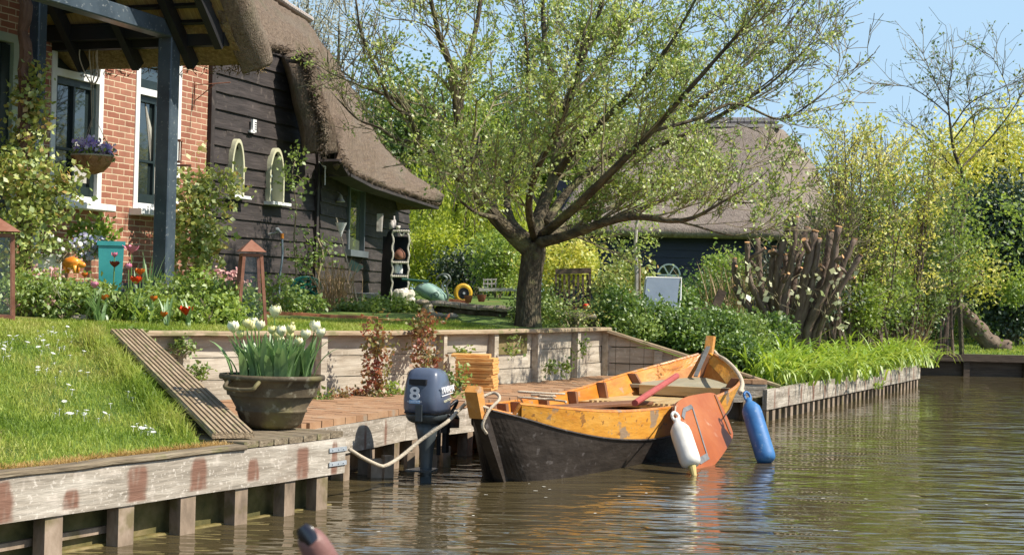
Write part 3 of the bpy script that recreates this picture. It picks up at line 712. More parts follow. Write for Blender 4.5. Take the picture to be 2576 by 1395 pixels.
mb = MB(); mb.add([HL(j0 + .1, -.066, zb + 1.35), HL(j0 + .2, -.066, zb + 1.2), HL(j0 + .55, -.066, zb + .2), HL(j0 + .42, -.066, zb + .2), HL(j0 + .35, -.066, zb + .9)], [(0, 1, 2, 3, 4)]); mb.build('curtain', m_curt, w2)
# door frame far left
mb = MB(); bar(mb, a0r - .04, .9, a0r - .04, a0t - .08, .08, -.1, .015); bar(mb, a0r - 1.2, a0t - .04, a0r, a0t - .04, .08, -.1, .012)
m_sage = mat('sage_paint', [(.33, .38, .3), (.4, .44, .36)], bump=.1, rough=.5)
dr0 = mb.build('door', m_sage, house)
mb = MB(); bar(mb, a0r - .15, .95, a0r - .15, a0t - .1, .12, -.08, -.02); bar(mb, a0r - 1.1, a0t - .16, a0r - .22, a0t - .16, .12, -.08, -.022); bar(mb, a0r - 1.1, 1.9, a0r - .22, 1.9, .03, -.07, -.03); bar(mb, a0r - 1.1, 2.7, a0r - .22, 2.7, .03, -.07, -.03)
mb.build('door_leaf', m_green, dr0); mb = MB(); mb.add([HL(a0r - 1.2, -.06, .9), HL(a0r - .1, -.06, .9), HL(a0r - .1, -.06, a0t), HL(a0r - 1.2, -.06, a0t)], [(0, 1, 2, 3)]); mb.build('pane', m_glass, dr0)
# tarred board wing
def lapboards(a0, a1, z0, z1, step, par, fr, gaps=(), name='board_wall', m=m_tarred, tilt=.028, ztop=None):
    """overlapping boards in a wall frame fr(a, out, z); gaps are (a0,a1,z0,z1) openings"""
    mb = MB(); z = z0; 
    while z < z1:
        zz = min(z + step, z1) + .004
        segs = [(a0, a1)]
        for g in gaps:
            if g[2] < zz - step*.3 and g[3] > z + step*.3:
                ns = []
                for s in segs:
                    if g[1] <= s[0] or g[0] >= s[1]: ns.append(s)
                    else:
                        if g[0] > s[0]: ns.append((s[0], g[0]))
                        if g[1] < s[1]: ns.append((g[1], s[1]))
                segs = ns
        for (s0, s1) in segs:
            n = max(1, int((s1-s0) / .35)); o = R.uniform(0, 30); vs = []; tc = []
            for i in range(n + 1):
                a = lerp(s0, s1, i/n); wob = R.uniform(-.004, .004); wz = R.uniform(-.005, .005)
                for (out, zq) in ((tilt + wob, z + wz), (.003, zz), (-.03, zz), (-.03, z + wz)):
                    vs.append(fr(a, out, zq)); tc.append((a + o, out, zq))
            f = [(0, 1, 2, 3), tuple(n*4 + q for q in (3, 2, 1, 0))]
            for i in range(n):
                for k in range(4): r = (k+1) % 4; f.append((i*4+k, (i+1)*4+k, (i+1)*4+r, i*4+r))
            mb.add(vs, f, tc)
        z += step
    return mb.build(name, m, par)
# gothic windows: cream reveal boards with arched top
def gothic(px0, px1, ptop, pbot, pl_):
    ac0, zc = hw(px0, (ptop+pbot)/2); ac1 = hw(px1, (ptop+pbot)/2)[0]; am = (ac0+ac1)/2; zt_ = hw((px0+px1)/2, ptop)[1]; zb_ = hw((px0+px1)/2, pbot)[1]
    W = (ac1 - ac0) / 2; H = zt_ - zb_; sp = zb_ + H * .52
    def arch(wd, top, n=10):
        L_ = [(am - wd, zb_), (am - wd, sp)]
        for k in range(1, n): t = k/n; L_.append((am - wd*math.cos(t*PI/2)**1.0 * (1 - .12*math.sin(t*PI)), sp + (top - sp)*math.sin(t*PI/2)**.9))
        L_.append((am, top)); return L_ + [(2*am - a, z) for (a, z) in L_[:-1][::-1]]
    o_ = arch(W, zt_); i_ = arch(W - .03, zt_ - .045); n = len(o_)
    mb = MB(); vs = [HL(a, .075, z) for a, z in o_] + [HL(a, .075, z) for a, z in i_] + [HL(a, -.02, z) for a, z in o_] + [HL(a, -.085, z) for a, z in i_]
    f = []
    for k in range(n - 1): f += [(k, k+1, n+k+1, n+k), (k+1, k, 2*n+k, 2*n+k+1), (n+k, n+k+1, 3*n+k+1, 3*n+k)]
    mb.add(vs, f); fr = mb.build('window', m_cream, house, )
    mb = MB(); mb.add([HL(a, -.08, z) for a, z in i_], [tuple(range(n))]); mb.build('pane', m_glass2, fr)
    mb = MB()
    for k in range(n - 1):
        (a, z), (a2, z2) = o_[k], o_[k+1]; e_ = ac0 - .04 if k < n//2 else ac1 + .04
        mb.add([HL(a, .012, z), HL(a2, .012, z2), HL(e_, .012, z2), HL(e_, .012, z)], [(0, 1, 2, 3)])
    mb.add([HL(ac0 - .04, .012, zt_), HL(ac1 + .04, .012, zt_), HL(ac1 + .04, .012, zt_ + .22), HL(ac0 - .04, .012, zt_ + .22)], [(0, 1, 2, 3)]); mb.build('surround_board', m_tarred, fr)
    mb = MB(); 
    bar(mb, am, zb_, am, zt_ - .08, .03, -.078, -.06)
    for q in (.25, .5, .72): zz = lerp(zb_, zt_, q); wq = W - .06 if q < .6 else W*.55; bar(mb, am - wq, zz, am + wq, zz, .028, -.078, -.062)
    mb.build('glazing_bar', m_blueg, fr)
    mb = MB(); mb.beam(HL(ac0 - .05, .07, zb_ - .02), HL(ac1 + .05, .07, zb_ - .02), .16, .04, bev=.005); mb.build('sill', m_whitep, fr)
    return (ac0 + .02, ac1 - .02, zb_, zt_ - .06)
m_glass2 = glassmat('pale_pane', (.05, .08, .09), .06); m_blueg = mat('pale_blue_paint', [(.42, .5, .5)], bump=0)
g1 = gothic(570, 602, 349, 492, 0); g2 = gothic(666, 703, 372, 509, 0)
fr_h = lambda a, o_, z: HL(a, o_, z)
lapboards(ax, aw, .85, 4.16, .205, house, fr_h, gaps=(g1, g2))
mb = MB(); bar(mb, (aend+ax)/2 , .9, (aend+ax)/2, 4.3, ax-aend + .03, -.05, .05); mb.build('corner_board', m_tarred, house); mb = MB(); bar(mb, aw - .02, .9, aw - .02, 3.3, .06, -.03, .06); mb.build('corner_board', m_tarred, house)
mb = MB(); 
for (x, y, w_, h_) in ((629, 317, .085, .15), (624, 331, .1, .03)): a, z = hw(x, y); mb.beam(HL(a - w_/2, .05, z), HL(a + w_/2, .05, z), .03, h_)
o = mb.build('wall_vent', m_whitep, house)
mb = MB(); a, z = hw(630, 317)
for q in range(4): mb.beam(HL(a - .015, .067, z + .04 - q*.026), HL(a + .03, .067, z + .04 - q*.026), .004, .008)
mb.build('vent_slot', m_black, o)
# inner side + back of house body so it stays closed from the side
mb = MB(); wallE = 9.2
wallbox(a0r - 3.2, aw - .03, .9, 4.3, -4.6, .2)
mb.add([HL(aw - .03, -.03, .8), HL(aw - .03, -4.6, .8), HL(aw - .03, -4.6, 4.6), HL(aw - .03, -.03, 3.9)], [(0, 1, 2, 3)]); mb.build('back_wall', m_tarred, house)
# dark interior back wall right behind panes is the wall's own thickness
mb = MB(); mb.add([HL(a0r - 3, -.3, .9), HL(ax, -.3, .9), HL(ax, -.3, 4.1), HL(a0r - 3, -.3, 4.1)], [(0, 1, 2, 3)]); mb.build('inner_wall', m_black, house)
# ---- extension (low dark wall running back)
E0 = V((-2.54, 20.6, 0)); E1 = V((-1.80, 27, 0)); we = (E1 - E0).normalized(); ne = V((we.y, -we.x, 0))
def EL(a, o_, z): p = E0 + we*a + ne*o_ - OH; c, s = math.cos(-TH), math.sin(-TH); return V((p.x*c - p.y*s, p.x*s + p.y*c, z))
def he(x, y, o_=0): p = onplane(x, y, E0 + ne*o_, ne); return ((p - E0).dot(we), p.z)
we0, wz0 = he(869, 635); we1, _ = he(907, 635); _, wz1 = he(880, 466)
Le = (E1 - E0).length
lapboards(0, Le, .9, 3.15, .17, house, EL, gaps=((we0, we1, wz0, wz1),), name='side_board_wall')
mb = MB(); mb.add([EL(Le, 0, .8), EL(Le, -3.5, .8), EL(Le, -3.5, 3.2), EL(Le, 0, 3.2)], [(0, 1, 2, 3)]); mb.build('end_wall', m_tarred, house)
mb = MB(); m_gp = mat('grey_paint', [(.09, .11, .12), (.14, .16, .17)], bump=.1)
def ebar(mb, a0, z0, a1, z1, w_, d0, d1):
    A = EL(a0, (d0+d1)/2, z0); B = EL(a1, (d0+d1)/2, z1); mb.beam(A, B, abs(d1-d0) if z0 == z1 else w_, w_ if z0 == z1 else abs(d1-d0), up=(0, 0, 1) if z0 == z1 else (EL(0, 1, 0) - EL(0, 0, 0)))
ebar(mb, we0, wz0, we0, wz1, .08, -.03, .05); ebar(mb, we1, wz0, we1, wz1, .08, -.03, .05); ebar(mb, we0, wz1, we1, wz1, .08, -.03, .047); ebar(mb, we0 - .1, wz0, we1 + .1, wz0, .09, -.03, .1)
wx = mb.build('window', m_gp, house); mb = MB(); mb.add([EL(we0, -.01, wz0), EL(we1, -.01, wz0), EL(we1, -.01, wz1), EL(we0, -.01, wz1)], [(0, 1, 2, 3)])
m_mirror = glassmat('reflecting_pane', (.1, .12, .08), .02); mb.build('pane', m_mirror, wx)
# ------------------------------------------------------------------ porch: posts, beam, rafters, reed ceiling
def PL(x, y, b): a, z = hw(x, y, b); return a, z
bp_ = 1.33
ap, _ = hw(421, 300, bp_); zbeam = hw(430, 78, bp_)[1]
al_, _ = hw(94, 150, .45)
mb = MB(); mb.beam(HL(ap, bp_, .9), HL(ap, bp_, zbeam - .07), .155, .15, up=(0, 1, 0), bev=.01); post = mb.build('post', m_blue, house)
mb = MB(); mb.beam(HL(al_, .45, .9), HL(al_, .45, 4.6), .12, .11, up=(0, 1, 0), bev=.01); mb.build('post', m_blue, house)
mb = MB(); mb.beam(HL(ap - 3.4, bp_, zbeam), HL(ap + .09, bp_, zbeam), .15, .155, bev=.01); mb.build('porch_beam', m_blue, house)
mb = MB(); mb.beam(HL(ap, .0, zbeam - .0), HL(ap, bp_ - .08, zbeam), .13, .14); mb.build('tie_beam', m_black, house)
# slope plane: at a = aP, z = zP ; rises 1:1 toward -a
aP, zP = hw(559, 99, 1.83)
Lr = 2.3
def SL(s, b, h=0.0):     # s metres of run toward the viewer, h above the plane (perp)
    return HL(aP - s - .0 + h*.7071, b, zP + s + h*.7071)
m_reed = mat('reed_ceiling', [(.16, .1, .04), (.3, .21, .09), (.42, .31, .15)], scale=6, stretch=(1, 14, 1), rough=.9, bump=.6, bscale=14)
m_thatch = None
mb = MB(); mb.beam(HL(aP, -.4, zP), HL(aP, 1.88, zP), .1, .12); mb.build('wall_plate', m_black, house)
for b in (1.83, 1.45, .85, .25, -.3):
    mb = MB(); mb.beam(SL(-.17 if b < 1.8 else -.02, b, -.06), SL(Lr, b, -.06), .075, .12, up=(-.7, 0, .7)); mb.build('rafter', m_black, house)
for s in (.14, .27, .42, .58, .74, 1.05, 1.4, 1.75, 2.1):
    mb = MB(); mb.beam(SL(s, -.4, .0), SL(s, 1.86, .0), .045, .03, up=(-.7, 0, .7)); mb.build('batten', m_black, house)
mb = MB(); mb.add([SL(-.05, -.5, .03), SL(-.05, 1.95, .03), SL(Lr, 1.95, .03), SL(Lr, -.5, .03)], [(0, 1, 2, 3)]); mb.build('reed_ceiling', m_reed, house)
# ------------------------------------------------------------------ thatch
def thatchmat(name, cols, sx=(1, 1, 1)):
    m = mat(name, cols, scale=16, stretch=(2.2, 2.2, .35), rough=.95, bump=1.0, bscale=55, dist=.05, detail=10, nrough=.75, spots=[((.30, .26, .2), 1.1, .52, .2, .55), ((.09, .065, .045), 30, .6, .08, .6), ((.1, .1, .035), 2.2, .6, .12, .5)])
    return m
m_thatch = thatchmat('old_thatch', [(.12, .083, .057), (.25, .182, .128), (.41, .32, .235)])
m_thatchcut = mat('cut_reed', [(.13, .085, .035), (.24, .165, .07), (.34, .25, .12)], scale=25, stretch=(1, 1, 1), rough=.95, bump=1.0, bscale=60, dist=.03)
def patch(rows, thick, nrm, sub=10, amp=.02, worldpar=True):
    """rows: list of control rows of world points; returns MB of a displaced thick sheet (house local)"""
    nR = len(rows); nC = len(rows[0]); grid = []
    colsP = [catmull([rows[r][c] for r in range(nR)], sub) for c in range(nC)] if nR > 2 else [[V(rows[0][c]).lerp(V(rows[1][c]), k/sub) for k in range(sub + 1)] for c in range(nC)]
    for r in range(len(colsP[0])): grid.append(catmull([colsP[c][r] for c in range(nC)], sub))
    H, W_ = len(grid), len(grid[0]); out = []
    nrm = V(nrm).normalized()
    top = []; 
    for r in range(H):
        for c in range(W_):
            p = grid[r][c]
            a = grid[min(r+1, H-1)][c] - grid[max(r-1, 0)][c]; b = grid[r][min(c+1, W_-1)] - grid[r][max(c-1, 0)]
            n = a.cross(b); n = n.normalized() if n.length > 1e-6 else nrm
            if n.dot(nrm) < 0: n = -n
            q = p + n * amp * (noise.noise(p * 2.2) * 1.0 + .5 * noise.noise(p * 7) + .35 * noise.noise(p * 19))
            top.append(q); out.append(p - n * thick)
    f = []
    for r in range(H-1):
        for c in range(W_-1):
            k = r*W_ + c; f.append((k, k+1, k+W_+1, k+W_)); k2 = k + H*W_; f.append((k2, k2+W_, k2+W_+1, k2+1))
    S = H*W_
    for c in range(W_-1): f += [(c, S+c, S+c+1, c+1), ((H-1)*W_+c, (H-1)*W_+c+1, S+(H-1)*W_+c+1, S+(H-1)*W_+c)]
    for r in range(H-1): f += [(r*W_, (r+1)*W_, S+(r+1)*W_, S+r*W_), (r*W_+W_-1, S+r*W_+W_-1, S+(r+1)*W_+W_-1, (r+1)*W_+W_-1)]
    mb = MB(); mb.add(top + out, f); return mb
def tohouse(mb):
    c, s = math.cos(-TH), math.sin(-TH); mb.v = [((x-OH.x)*c - (y-OH.y)*s, (x-OH.x)*s + (y-OH.y)*c, z) for x, y, z in mb.v]; return mb
def fuzz(rows, n, L_, name, m, par, out=(0, 0, 0), wd=.012, spread=.03):
    """short reed stubs standing out along a line"""
    pts = catmull(rows, 12); P = []
    for k in range(n):
        i = R.random() * (len(pts) - 1); a = pts[int(i)]; b = pts[min(int(i)+1, len(pts)-1)]; P.append(tuple(a.lerp(b, i % 1) + V((R.gauss(0, spread), R.gauss(0, spread), R.gauss(0, spread)))))
    v = leafverts(np.array(P), L_, aspect=.16, up=.2, jit=.4, nrm=None); 
    o_ = V(out)
    if o_.length: v = v.reshape(-1, 4, 3); d = v[:, 2] - v[:, 0]; fl = (d @ np.array(o_)) < 0; v[fl, 2] -= 2*d[fl]; v[fl, 1] -= d[fl]*.9; v[fl, 3] -= d[fl]*.9; v = v.reshape(-1, 3)
    c, s = math.cos(-TH), math.sin(-TH); x = v[:, 0]-OH.x; y = v[:, 1]-OH.y; vv = np.stack([x*c - y*s, x*s + y*c, v[:, 2]], 1)
    return npmesh(name, vv, 4, m, par)
# main roof sheet (lower boundary L, upper boundary U)
Lb = [(500, 40, 17.2), (560, 72, 17.7), (640, 100, 18.5), (700, 118, 19.2), (744, 132, 19.7), (770, 140, 20.0), (797, 165, 20.2), (814, 262, 20.4), (832, 318, 20.7), (860, 388, 20.0), (884, 425, 20.2), (943, 456, 21.6), (1020, 482, 23.4), (1105, 510, 25.4)]
Ub = [(430, -190, 20), (520, -130, 20.3), (600, -80, 20.6), (660, -20, 20.9), (705, 15, 21.2), (740, 38, 21.5), (765, 54, 21.8), (810, 108, 22.2), (850, 160, 22.6), (885, 225, 23.2), (920, 292, 23.9), (960, 362, 24.9), (1020, 425, 25.5), (1112, 500, 25.8)]
rowL = [at(*p) for p in Lb]; rowU = [at(*p) for p in Ub]
def midrow(t, bulge):
    return [a.lerp(b, t) + V((.5, -.4, .7)).normalized() * bulge * math.sin(PI*t) for a, b in zip(rowL, rowU)]
tm = tohouse(patch([rowL, midrow(.33, .12), midrow(.66, .12), rowU], .17, (.7, -.5, .6), sub=9, amp=.05))
roof = tm.build('thatched_roof', m_thatch, house, smooth=True)
# back slope of the roof so that it is not a sheet in the air
back = [p + (wv * .6 - nv * 3.2) + V((0, 0, -2.3 if i < 8 else -1.2 + .55*(i - 8)*.4)) if i < 10 else p - nv * 2.4 + V((0, 0, -.1)) for i, p in enumerate(rowU)]
tohouse(patch([rowU, back], .25, (-.6, .4, .6), sub=6, amp=.04)).build('roof_back_slope', m_thatch, house, smooth=True)
fuzz(rowL, 1500, .06, 'reed_edge', m_thatch, roof, out=(0.1, -.3, -.9), spread=.02)
fuzz([p + V((0, 0, .01)) for p in rowU[3:]], 900, .06, 'reed_edge', m_thatch, roof, out=(0, 0, 1), spread=.015)
# ridge/hip capping
mb = MB(); hp = catmull([at(x, y, Y) + V((0, 0, .02)) for x, y, Y in Ub[2:7]], 8)
m_cap = mat('ridge_cap', [(.36, .3, .26), (.5, .44, .4)], scale=14, rough=.9)
for i in range(len(hp) - 1): mb.beam(hp[i], hp[i].lerp(hp[i+1], .9), .3, .07, bev=.02)
tohouse(mb).build('hip_tiles', m_cap, house)
# the thick "ear" verge beside the wing wall
ear = [[(744, 128, 19.5), (764, 185, 19.55), (778, 251, 19.6), (796, 324, 19.7), (803, 378, 19.75)], [(770, 140, 19.3), (782, 185, 19.3), (797, 255, 19.35), (814, 318, 19.4), (816, 386, 19.45)], [(797, 150, 19.9), (797, 182, 19.9), (812, 258, 19.95), (829, 312, 20.0), (831, 368, 20.0)]]
rE = [[at(*p) for p in row] for row in ear]
tohouse(patch(rE, .22, (.5, -.8, .2), sub=7, amp=.03)).build('thatch_verge', m_thatch, house, smooth=True)
fuzz(rE[1], 900, .07, 'reed_edge', m_thatch, roof, out=(0, -.5, -.6), spread=.03)
# extension eave soffit: dark
mb = MB(); e = [at(x, y + 6, Y) for x, y, Y in Lb[9:]]; 
for a, b in zip(e, e[1:]): mb.beam(a + V((-.15, 0, -.05)), b + V((-.15, 0, -.05)), .3, .04)
tohouse(mb).build('eave_board', m_tarred, house)
# porch thatch: band hanging below the wall plate and wrapping verge
band0 = [(100, 96, 15.35), (250, 100, 15.2), (400, 103, 15.05), (500, 104, 14.95), (565, 96, 14.9)]
aB = hw(120, 160, -.1)[0]
def WB(s, b, h=0.0): p = SL(s, b, h); c, s_ = math.cos(TH), math.sin(TH); return V((p.x*c - p.y*s_ + OH.x, p.x*s_ + p.y*c + OH.y, p.z))
rows = []
for (s, h) in ((.12, .02), (.0, .0), (-.13, .03), (-.24, .09), (-.3, .2), (-.22, .34), (.1, .42), (.9, .42), (1.7, .42), (2.5, .42)):
    rows.append([WB(s, b + (.0 if b < 2 else (-.02)), h) for b in (-.6, .2, 1.0, 1.6, 1.95)])
tohouse(patch([r for r in rows], .012, (0, 0, -1), sub=4, amp=.018)).build('porch_thatch_eave', m_thatchcut, house, smooth=True)
# rounded verge (outer end): tube-like sheet facing the canal
rows = []
for (b, h) in ((1.88, .02), (1.96, .03), (2.08, .09), (2.14, .2), (2.08, .34), (1.92, .43), (1.6, .45)):
    row = []
    for s in (-.29, -.15, .3, .9, 1.4, 2.0, 2.5):
        row.append(WB(s + (0.0 if s > 0 else .1*(h > .3)), b, h))
    rows.append(row)
tohouse(patch(rows, .012, (.9, -.3, -.2), sub=5, amp=.03)).build('porch_thatch_verge', m_thatch, house, smooth=True)
fuzz([WB(-.29, b, .14) for b in (-.5, .3, 1.2, 1.8, 2.05)], 500, .06, 'reed_edge', m_thatchcut, roof, out=(0, .3, -.9), spread=.03)
mb = MB(); a1_, z1_ = aP - 2.3, zP + 2.3  # unseen near roof slope, added to cut sky light and darken the porch
mb.add([HL(a1_, -.5, z1_), HL(a1_, 2.0, z1_), HL(a1_ - 2.3, 2.0, z1_ - 2.3), HL(a1_ - 2.3, -.5, z1_ - 2.3)] + [HL(a1_ + .3, -.5, z1_ + .4), HL(a1_ + .3, 2.1, z1_ + .4), HL(a1_ - 2.3, 2.1, z1_ - 1.8), HL(a1_ - 2.3, -.5, z1_ - 1.8)], [(0, 1, 2, 3), (4, 7, 6, 5), (1, 5, 6, 2), (2, 6, 7, 3)])
mb.build('porch_shade_slope', m_thatchcut, house)
# ------------------------------------------------------------------ second barn
bY = 38.0
def bt(x, y, Y=bY): return at(x, y, Y)
bo = bt(1700, 760, bY); barn = empty('thatched_barn', (bo.x, bY, 1.0), 'distant thatched barn with dark blue board wall and half round window', 'barn')
BO = V((bo.x, bY, 1.0))
def bl(mb): mb.v = [tuple(V(v) - BO) for v in mb.v]; return mb
m_navy = mat('navy_boards', [(.012, .016, .03), (.022, .028, .05)], scale=4, stretch=(.5, 1, 3), rough=.5, bump=.2)
xl = bt(1395, 600).x; xr = bt(2068, 600).x; zt_b = bt(1650, 590).z
cw = bt(1682, 692)
lapboards(xl - BO.x, xr - BO.x, .1 - .9, zt_b - BO.z + .2, .185, barn, lambda a, o_, z: V((a, -o_, z)), name='board_wall', m=m_navy, gaps=())
mb = MB(); rad = .265
vs = [V((cw.x, bY - .05, cw.z))]; n = 16
for k in range(n): a0_, a1_ = PI*k/n, PI*(k+1)/n; mb.beam(V((cw.x + rad*math.cos(a0_), bY-.06, cw.z + rad*math.sin(a0_))), V((cw.x + rad*math.cos(a1_), bY-.06, cw.z + rad*math.sin(a1_))), .05, .035)
mb.beam(V((cw.x - rad, bY-.06, cw.z)), V((cw.x + rad, bY-.06, cw.z)), .05, .04)
for a_ in (PI/3, 2*PI/3): mb.beam(V((cw.x, bY-.06, cw.z)), V((cw.x + rad*math.cos(a_), bY-.06, cw.z + rad*math.sin(a_))), .04, .03)
wb = bl(mb).build('window', m_whitep, barn)
mb = MB(); mb.add([V((cw.x + rad*math.cos(PI*k/n), bY - .045, cw.z + rad*math.sin(PI*k/n))) for k in range(n+1)], [tuple(range(n+1))]); bl(mb).build('pane', m_glass, wb)
m_thatch2 = mat('grey_thatch', [(.14, .112, .09), (.24, .197, .16), (.34, .285, .235)], scale=10, stretch=(1.3, 1.3, .5), rough=.95, bump=.8, bscale=30, dist=.05, nrough=.7, spots=[((.17, .12, .1), 12, .56, .1, .6), ((.14, .1, .085), .5, .52, .2, .35)])
eave = [(1370, 573, 37.4), (1500, 575, 37.4), (1700, 580, 37.4), (1900, 584, 37.4), (2010, 588, 37.4), (2072, 590, 37.5)]
q1 = [(1420, 520, 38.6), (1540, 505, 38.6), (1710, 500, 38.6), (1880, 500, 38.6), (1990, 500, 38.6), (2040, 520, 38.8)]
q2 = [(1470, 420, 40), (1580, 400, 40), (1720, 392, 40), (1860, 385, 40), (1950, 385, 40), (2012, 425, 40.2)]
rg = [(1545, 330, 41), (1640, 312, 41), (1740, 309, 41), (1850, 308, 41), (1920, 309, 41), (1958, 322, 41.2)]
rr = [[at(*p) for p in row] for row in (eave, q1, q2, rg)]
bl(patch(rr, .2, (0, -.8, .6), sub=6, amp=.07)).build('thatched_roof', m_thatch2, barn, smooth=True)
hip = [[at(2072, 590, 37.5), at(2040, 520, 38.8), at(2012, 425, 40.2), at(1958, 322, 41.2)], [at(2095, 600, 41), at(2085, 520, 41.3), at(2050, 425, 41.5), at(1975, 330, 41.6)], [at(2100, 600, 45), at(2092, 520, 44), at(2060, 438, 43), at(1975, 330, 42)]]
bl(patch(hip, .3, (.9, -.1, .5), sub=6, amp=.07)).build('roof_hip', m_thatch2, barn, smooth=True)
mb = MB(); rx0, rx1 = at(1752, 306, 41), at(1955, 307, 41); nt_ = 12
m_ridge = mat('ridge_tile', [(.14, .13, .14), (.22, .2, .2)], scale=8, rough=.7)
for k in range(nt_):
    a = rx0.lerp(rx1, (k + .04)/nt_); b = rx0.lerp(rx1, (k+.94)/nt_); mb.tube([a, b], [.12, .12], 8)
bl(mb).build('ridge_tiles', m_ridge, barn); mb = MB(); mb.beam(rx0 + V((0, 0, -.11)), rx1 + V((.12, 0, -.11)), .34, .08, seg=8, jit=.01); bl(mb).build('ridge_mortar', m_cap, barn)
mb = MB(); mb.box((0.5*(xl+xr), bY + 4.5, 2.6), (xr - xl - .3, .2, 3.5)); mb.box((xr - .2, bY + 2.3, 2.2), (.1, 4.4, 2.6)); bl(mb).build('back_wall', m_navy, barn)
# ------------------------------------------------------------------ boat
S0 = V((-.2, 10.45, 0)); BW = V((2.02, 16.0, 0)); ax_ = (BW - S0).normalized(); lf = V((-ax_.y, ax_.x, 0)); TB = math.atan2(ax_.y, ax_.x); LB = (BW - S0).length
boat = empty('wooden_punt', S0, 'wooden punt with varnished orange sides and black bottom moored in the recess', 'boat', TB)
m_varn = mat('orange_varnish', [(.42, .13, .015), (.58, .21, .025), (.68, .29, .05)], scale=3, stretch=(.5, 5, 5), rough=.35, bump=.15, coat=.3, spots=[((.33, .25, .17), 8, .62, .05, .8)])
m_inner = mat('inner_varnish', [(.3, .1, .015), (.45, .17, .03), (.55, .25, .06)], scale=3, stretch=(.5, 5, 5), rough=.65, bump=.2)
m_varnw = mat('worn_orange_paint', [(.55, .21, .025), (.72, .33, .045), (.8, .42, .09)], scale=3, stretch=(.6, 3, 3), rough=.5, bump=.25, spots=[((.3, .23, .17), 3.2, .62, .02, .85), ((.3, .13, .04), 16, .62, .03, .85), ((.36, .27, .18), 40, .64, .04, .7)])
m_tar = mat('black_tar', [(.016, .011, .008), (.034, .025, .019), (.055, .043, .034)], scale=5, stretch=(.6, 2, 2), rough=.6, bump=.3, spots=[((.15, .13, .12), 14, .64, .05, .5)])
m_floor = mat('floor_board', [(.32, .2, .08), (.48, .33, .15), (.56, .42, .22)], scale=3, stretch=(.5, 6, 6), rough=.6, bump=.3, spots=[((.3, .29, .2), 2.5, .55, .1, .5)])
m_rib = mat('dark_rib_wood', [(.14, .06, .03), (.26, .12, .055)], scale=6, rough=.6, bump=.2)
m_iron = mat('grey_iron', [(.12, .12, .12), (.25, .25, .25)], scale=12, rough=.6, metal=.4)
m_rope = mat('rope', [(.42, .34, .24), (.62, .54, .42)], scale=60, rough=.95, bump=.5)
ST = [(.0, .025, .57), (.3, .19, .54), (.7, .37, .495), (1.3, .52, .445), (2.1, .61, .42), (2.9, .655, .415), (3.7, .66, .43), (4.4, .655, .47), (5.0, .58, .53), (5.5, .39, .61), (LB - .04, .03, .74)]
CH = [(.06, .022, .52), (.34, .175, .45), (.75, .345, .345), (1.35, .485, .25), (2.1, .575, .195), (2.9, .61, .19), (3.7, .61, .2), (4.35, .60, .26), (4.95, .5, .37), (5.42, .32, .5), (LB - .1, .025, .66)]
BT = [(.56, .03, -.12), (.62, .18, -.14), (.95, .3, -.15), (1.45, .37, -.15), (2.15, .45, -.15), (2.9, .49, -.15), (3.65, .48, -.15), (4.2, .42, -.13), (4.7, .3, -.1), (5.05, .16, -.06), (LB - .65, .02, .02)]
def dens(P): return catmull(P, 6)
G, C_, Bt = dens(ST), dens(CH), dens(BT)
for sgn, nm_ in ((-1, 'near'), (1, 'far')):
    def sid(P, off=0, dz=0): return [V((p.x, sgn * max(p.y - off, .004), p.z + dz)) for p in P]
    def sheet(A, Bq, th, m, name, nmid=3):
        mb = MB(); vs = []; n = len(A)
        rowsO = [[a.lerp(b, k/nmid) for a, b in zip(A, Bq)] for k in range(nmid+1)]
        rowsI = [[V((p.x, sgn*max(abs(p.y) - th, .002), p.z)) for p in r] for r in rowsO]
        nr_ = nmid + 1; vs = [p for r in rowsO for p in r] + [p for r in rowsI for p in r]; S = nr_*n; f = []
        for r in range(nr_-1):
            for k in range(n-1): q = r*n+k; f += [(q, q+1, q+n+1, q+n), (S+q, S+q+n, S+q+n+1, S+q+1)]
        for k in range(n-1): f += [(k, S+k, S+k+1, k+1), ((nr_-1)*n+k, (nr_-1)*n+k+1, S+(nr_-1)*n+k+1, S+(nr_-1)*n+k)]
        if sgn > 0: f = [q[::-1] for q in f]
        mb.add(vs, f); return mb.build(name, m, boat)
    ks = 6 if sgn < 0 else 11; sheet(sid(G)[ks:], sid(C_, 0, .004)[ks:], .028, m_varnw if sgn < 0 else m_varn, 'upper_strake')
    if sgn > 0: sheet(sid(G)[:ks+1], sid(C_, 0, .004)[:ks+1], .028, m_tar, 'stern_cheek')
    low = sid(C_); sheet([p + V((0, sgn*.006, -.002)) for p in low], sid(Bt), .03, m_tar, 'lower_strake', 4)
    mb = MB(); g = [V((p.x, sgn*max(p.y - .012, .01), p.z + .006)) for p in (G if sgn > 0 else C_[:ks] + G[ks:])]; mb.tube(g[1:-1], .014, 6); mb.build('gunwale', m_varn, boat)
    mb = MB(); g = [V((p.x, sgn*(p.y + .008), p.z - .002)) for p in C_]; mb.tube(g[1:-1], .009, 5); mb.build('rubbing_strip', m_tar, boat)
    # inner lining (orange inside of lower strake)
    mb = MB(); A = [V((p.x, sgn*max(p.y - .036, .004), p.z + .01)) for p in C_]; Bq = [V((p.x + .0, sgn*max(p.y - .02, .003), max(p.z, -.02) + .04)) for p in Bt]
    n = len(A); mb.add(A + Bq, [(k, k+1, n+k+1, n+k) for k in range(n-1)]); mb.build('inner_planking', m_inner, boat)
# bottom
mb = MB(); n = len(Bt); vs = [V((p.x, -p.y, p.z)) for p in Bt] + [V((p.x, p.y, p.z)) for p in Bt]; mb.add(vs, [(k, k+1, n+k+1, n+k) for k in range(n-1)]); mb.build('bottom', m_tar, boat)
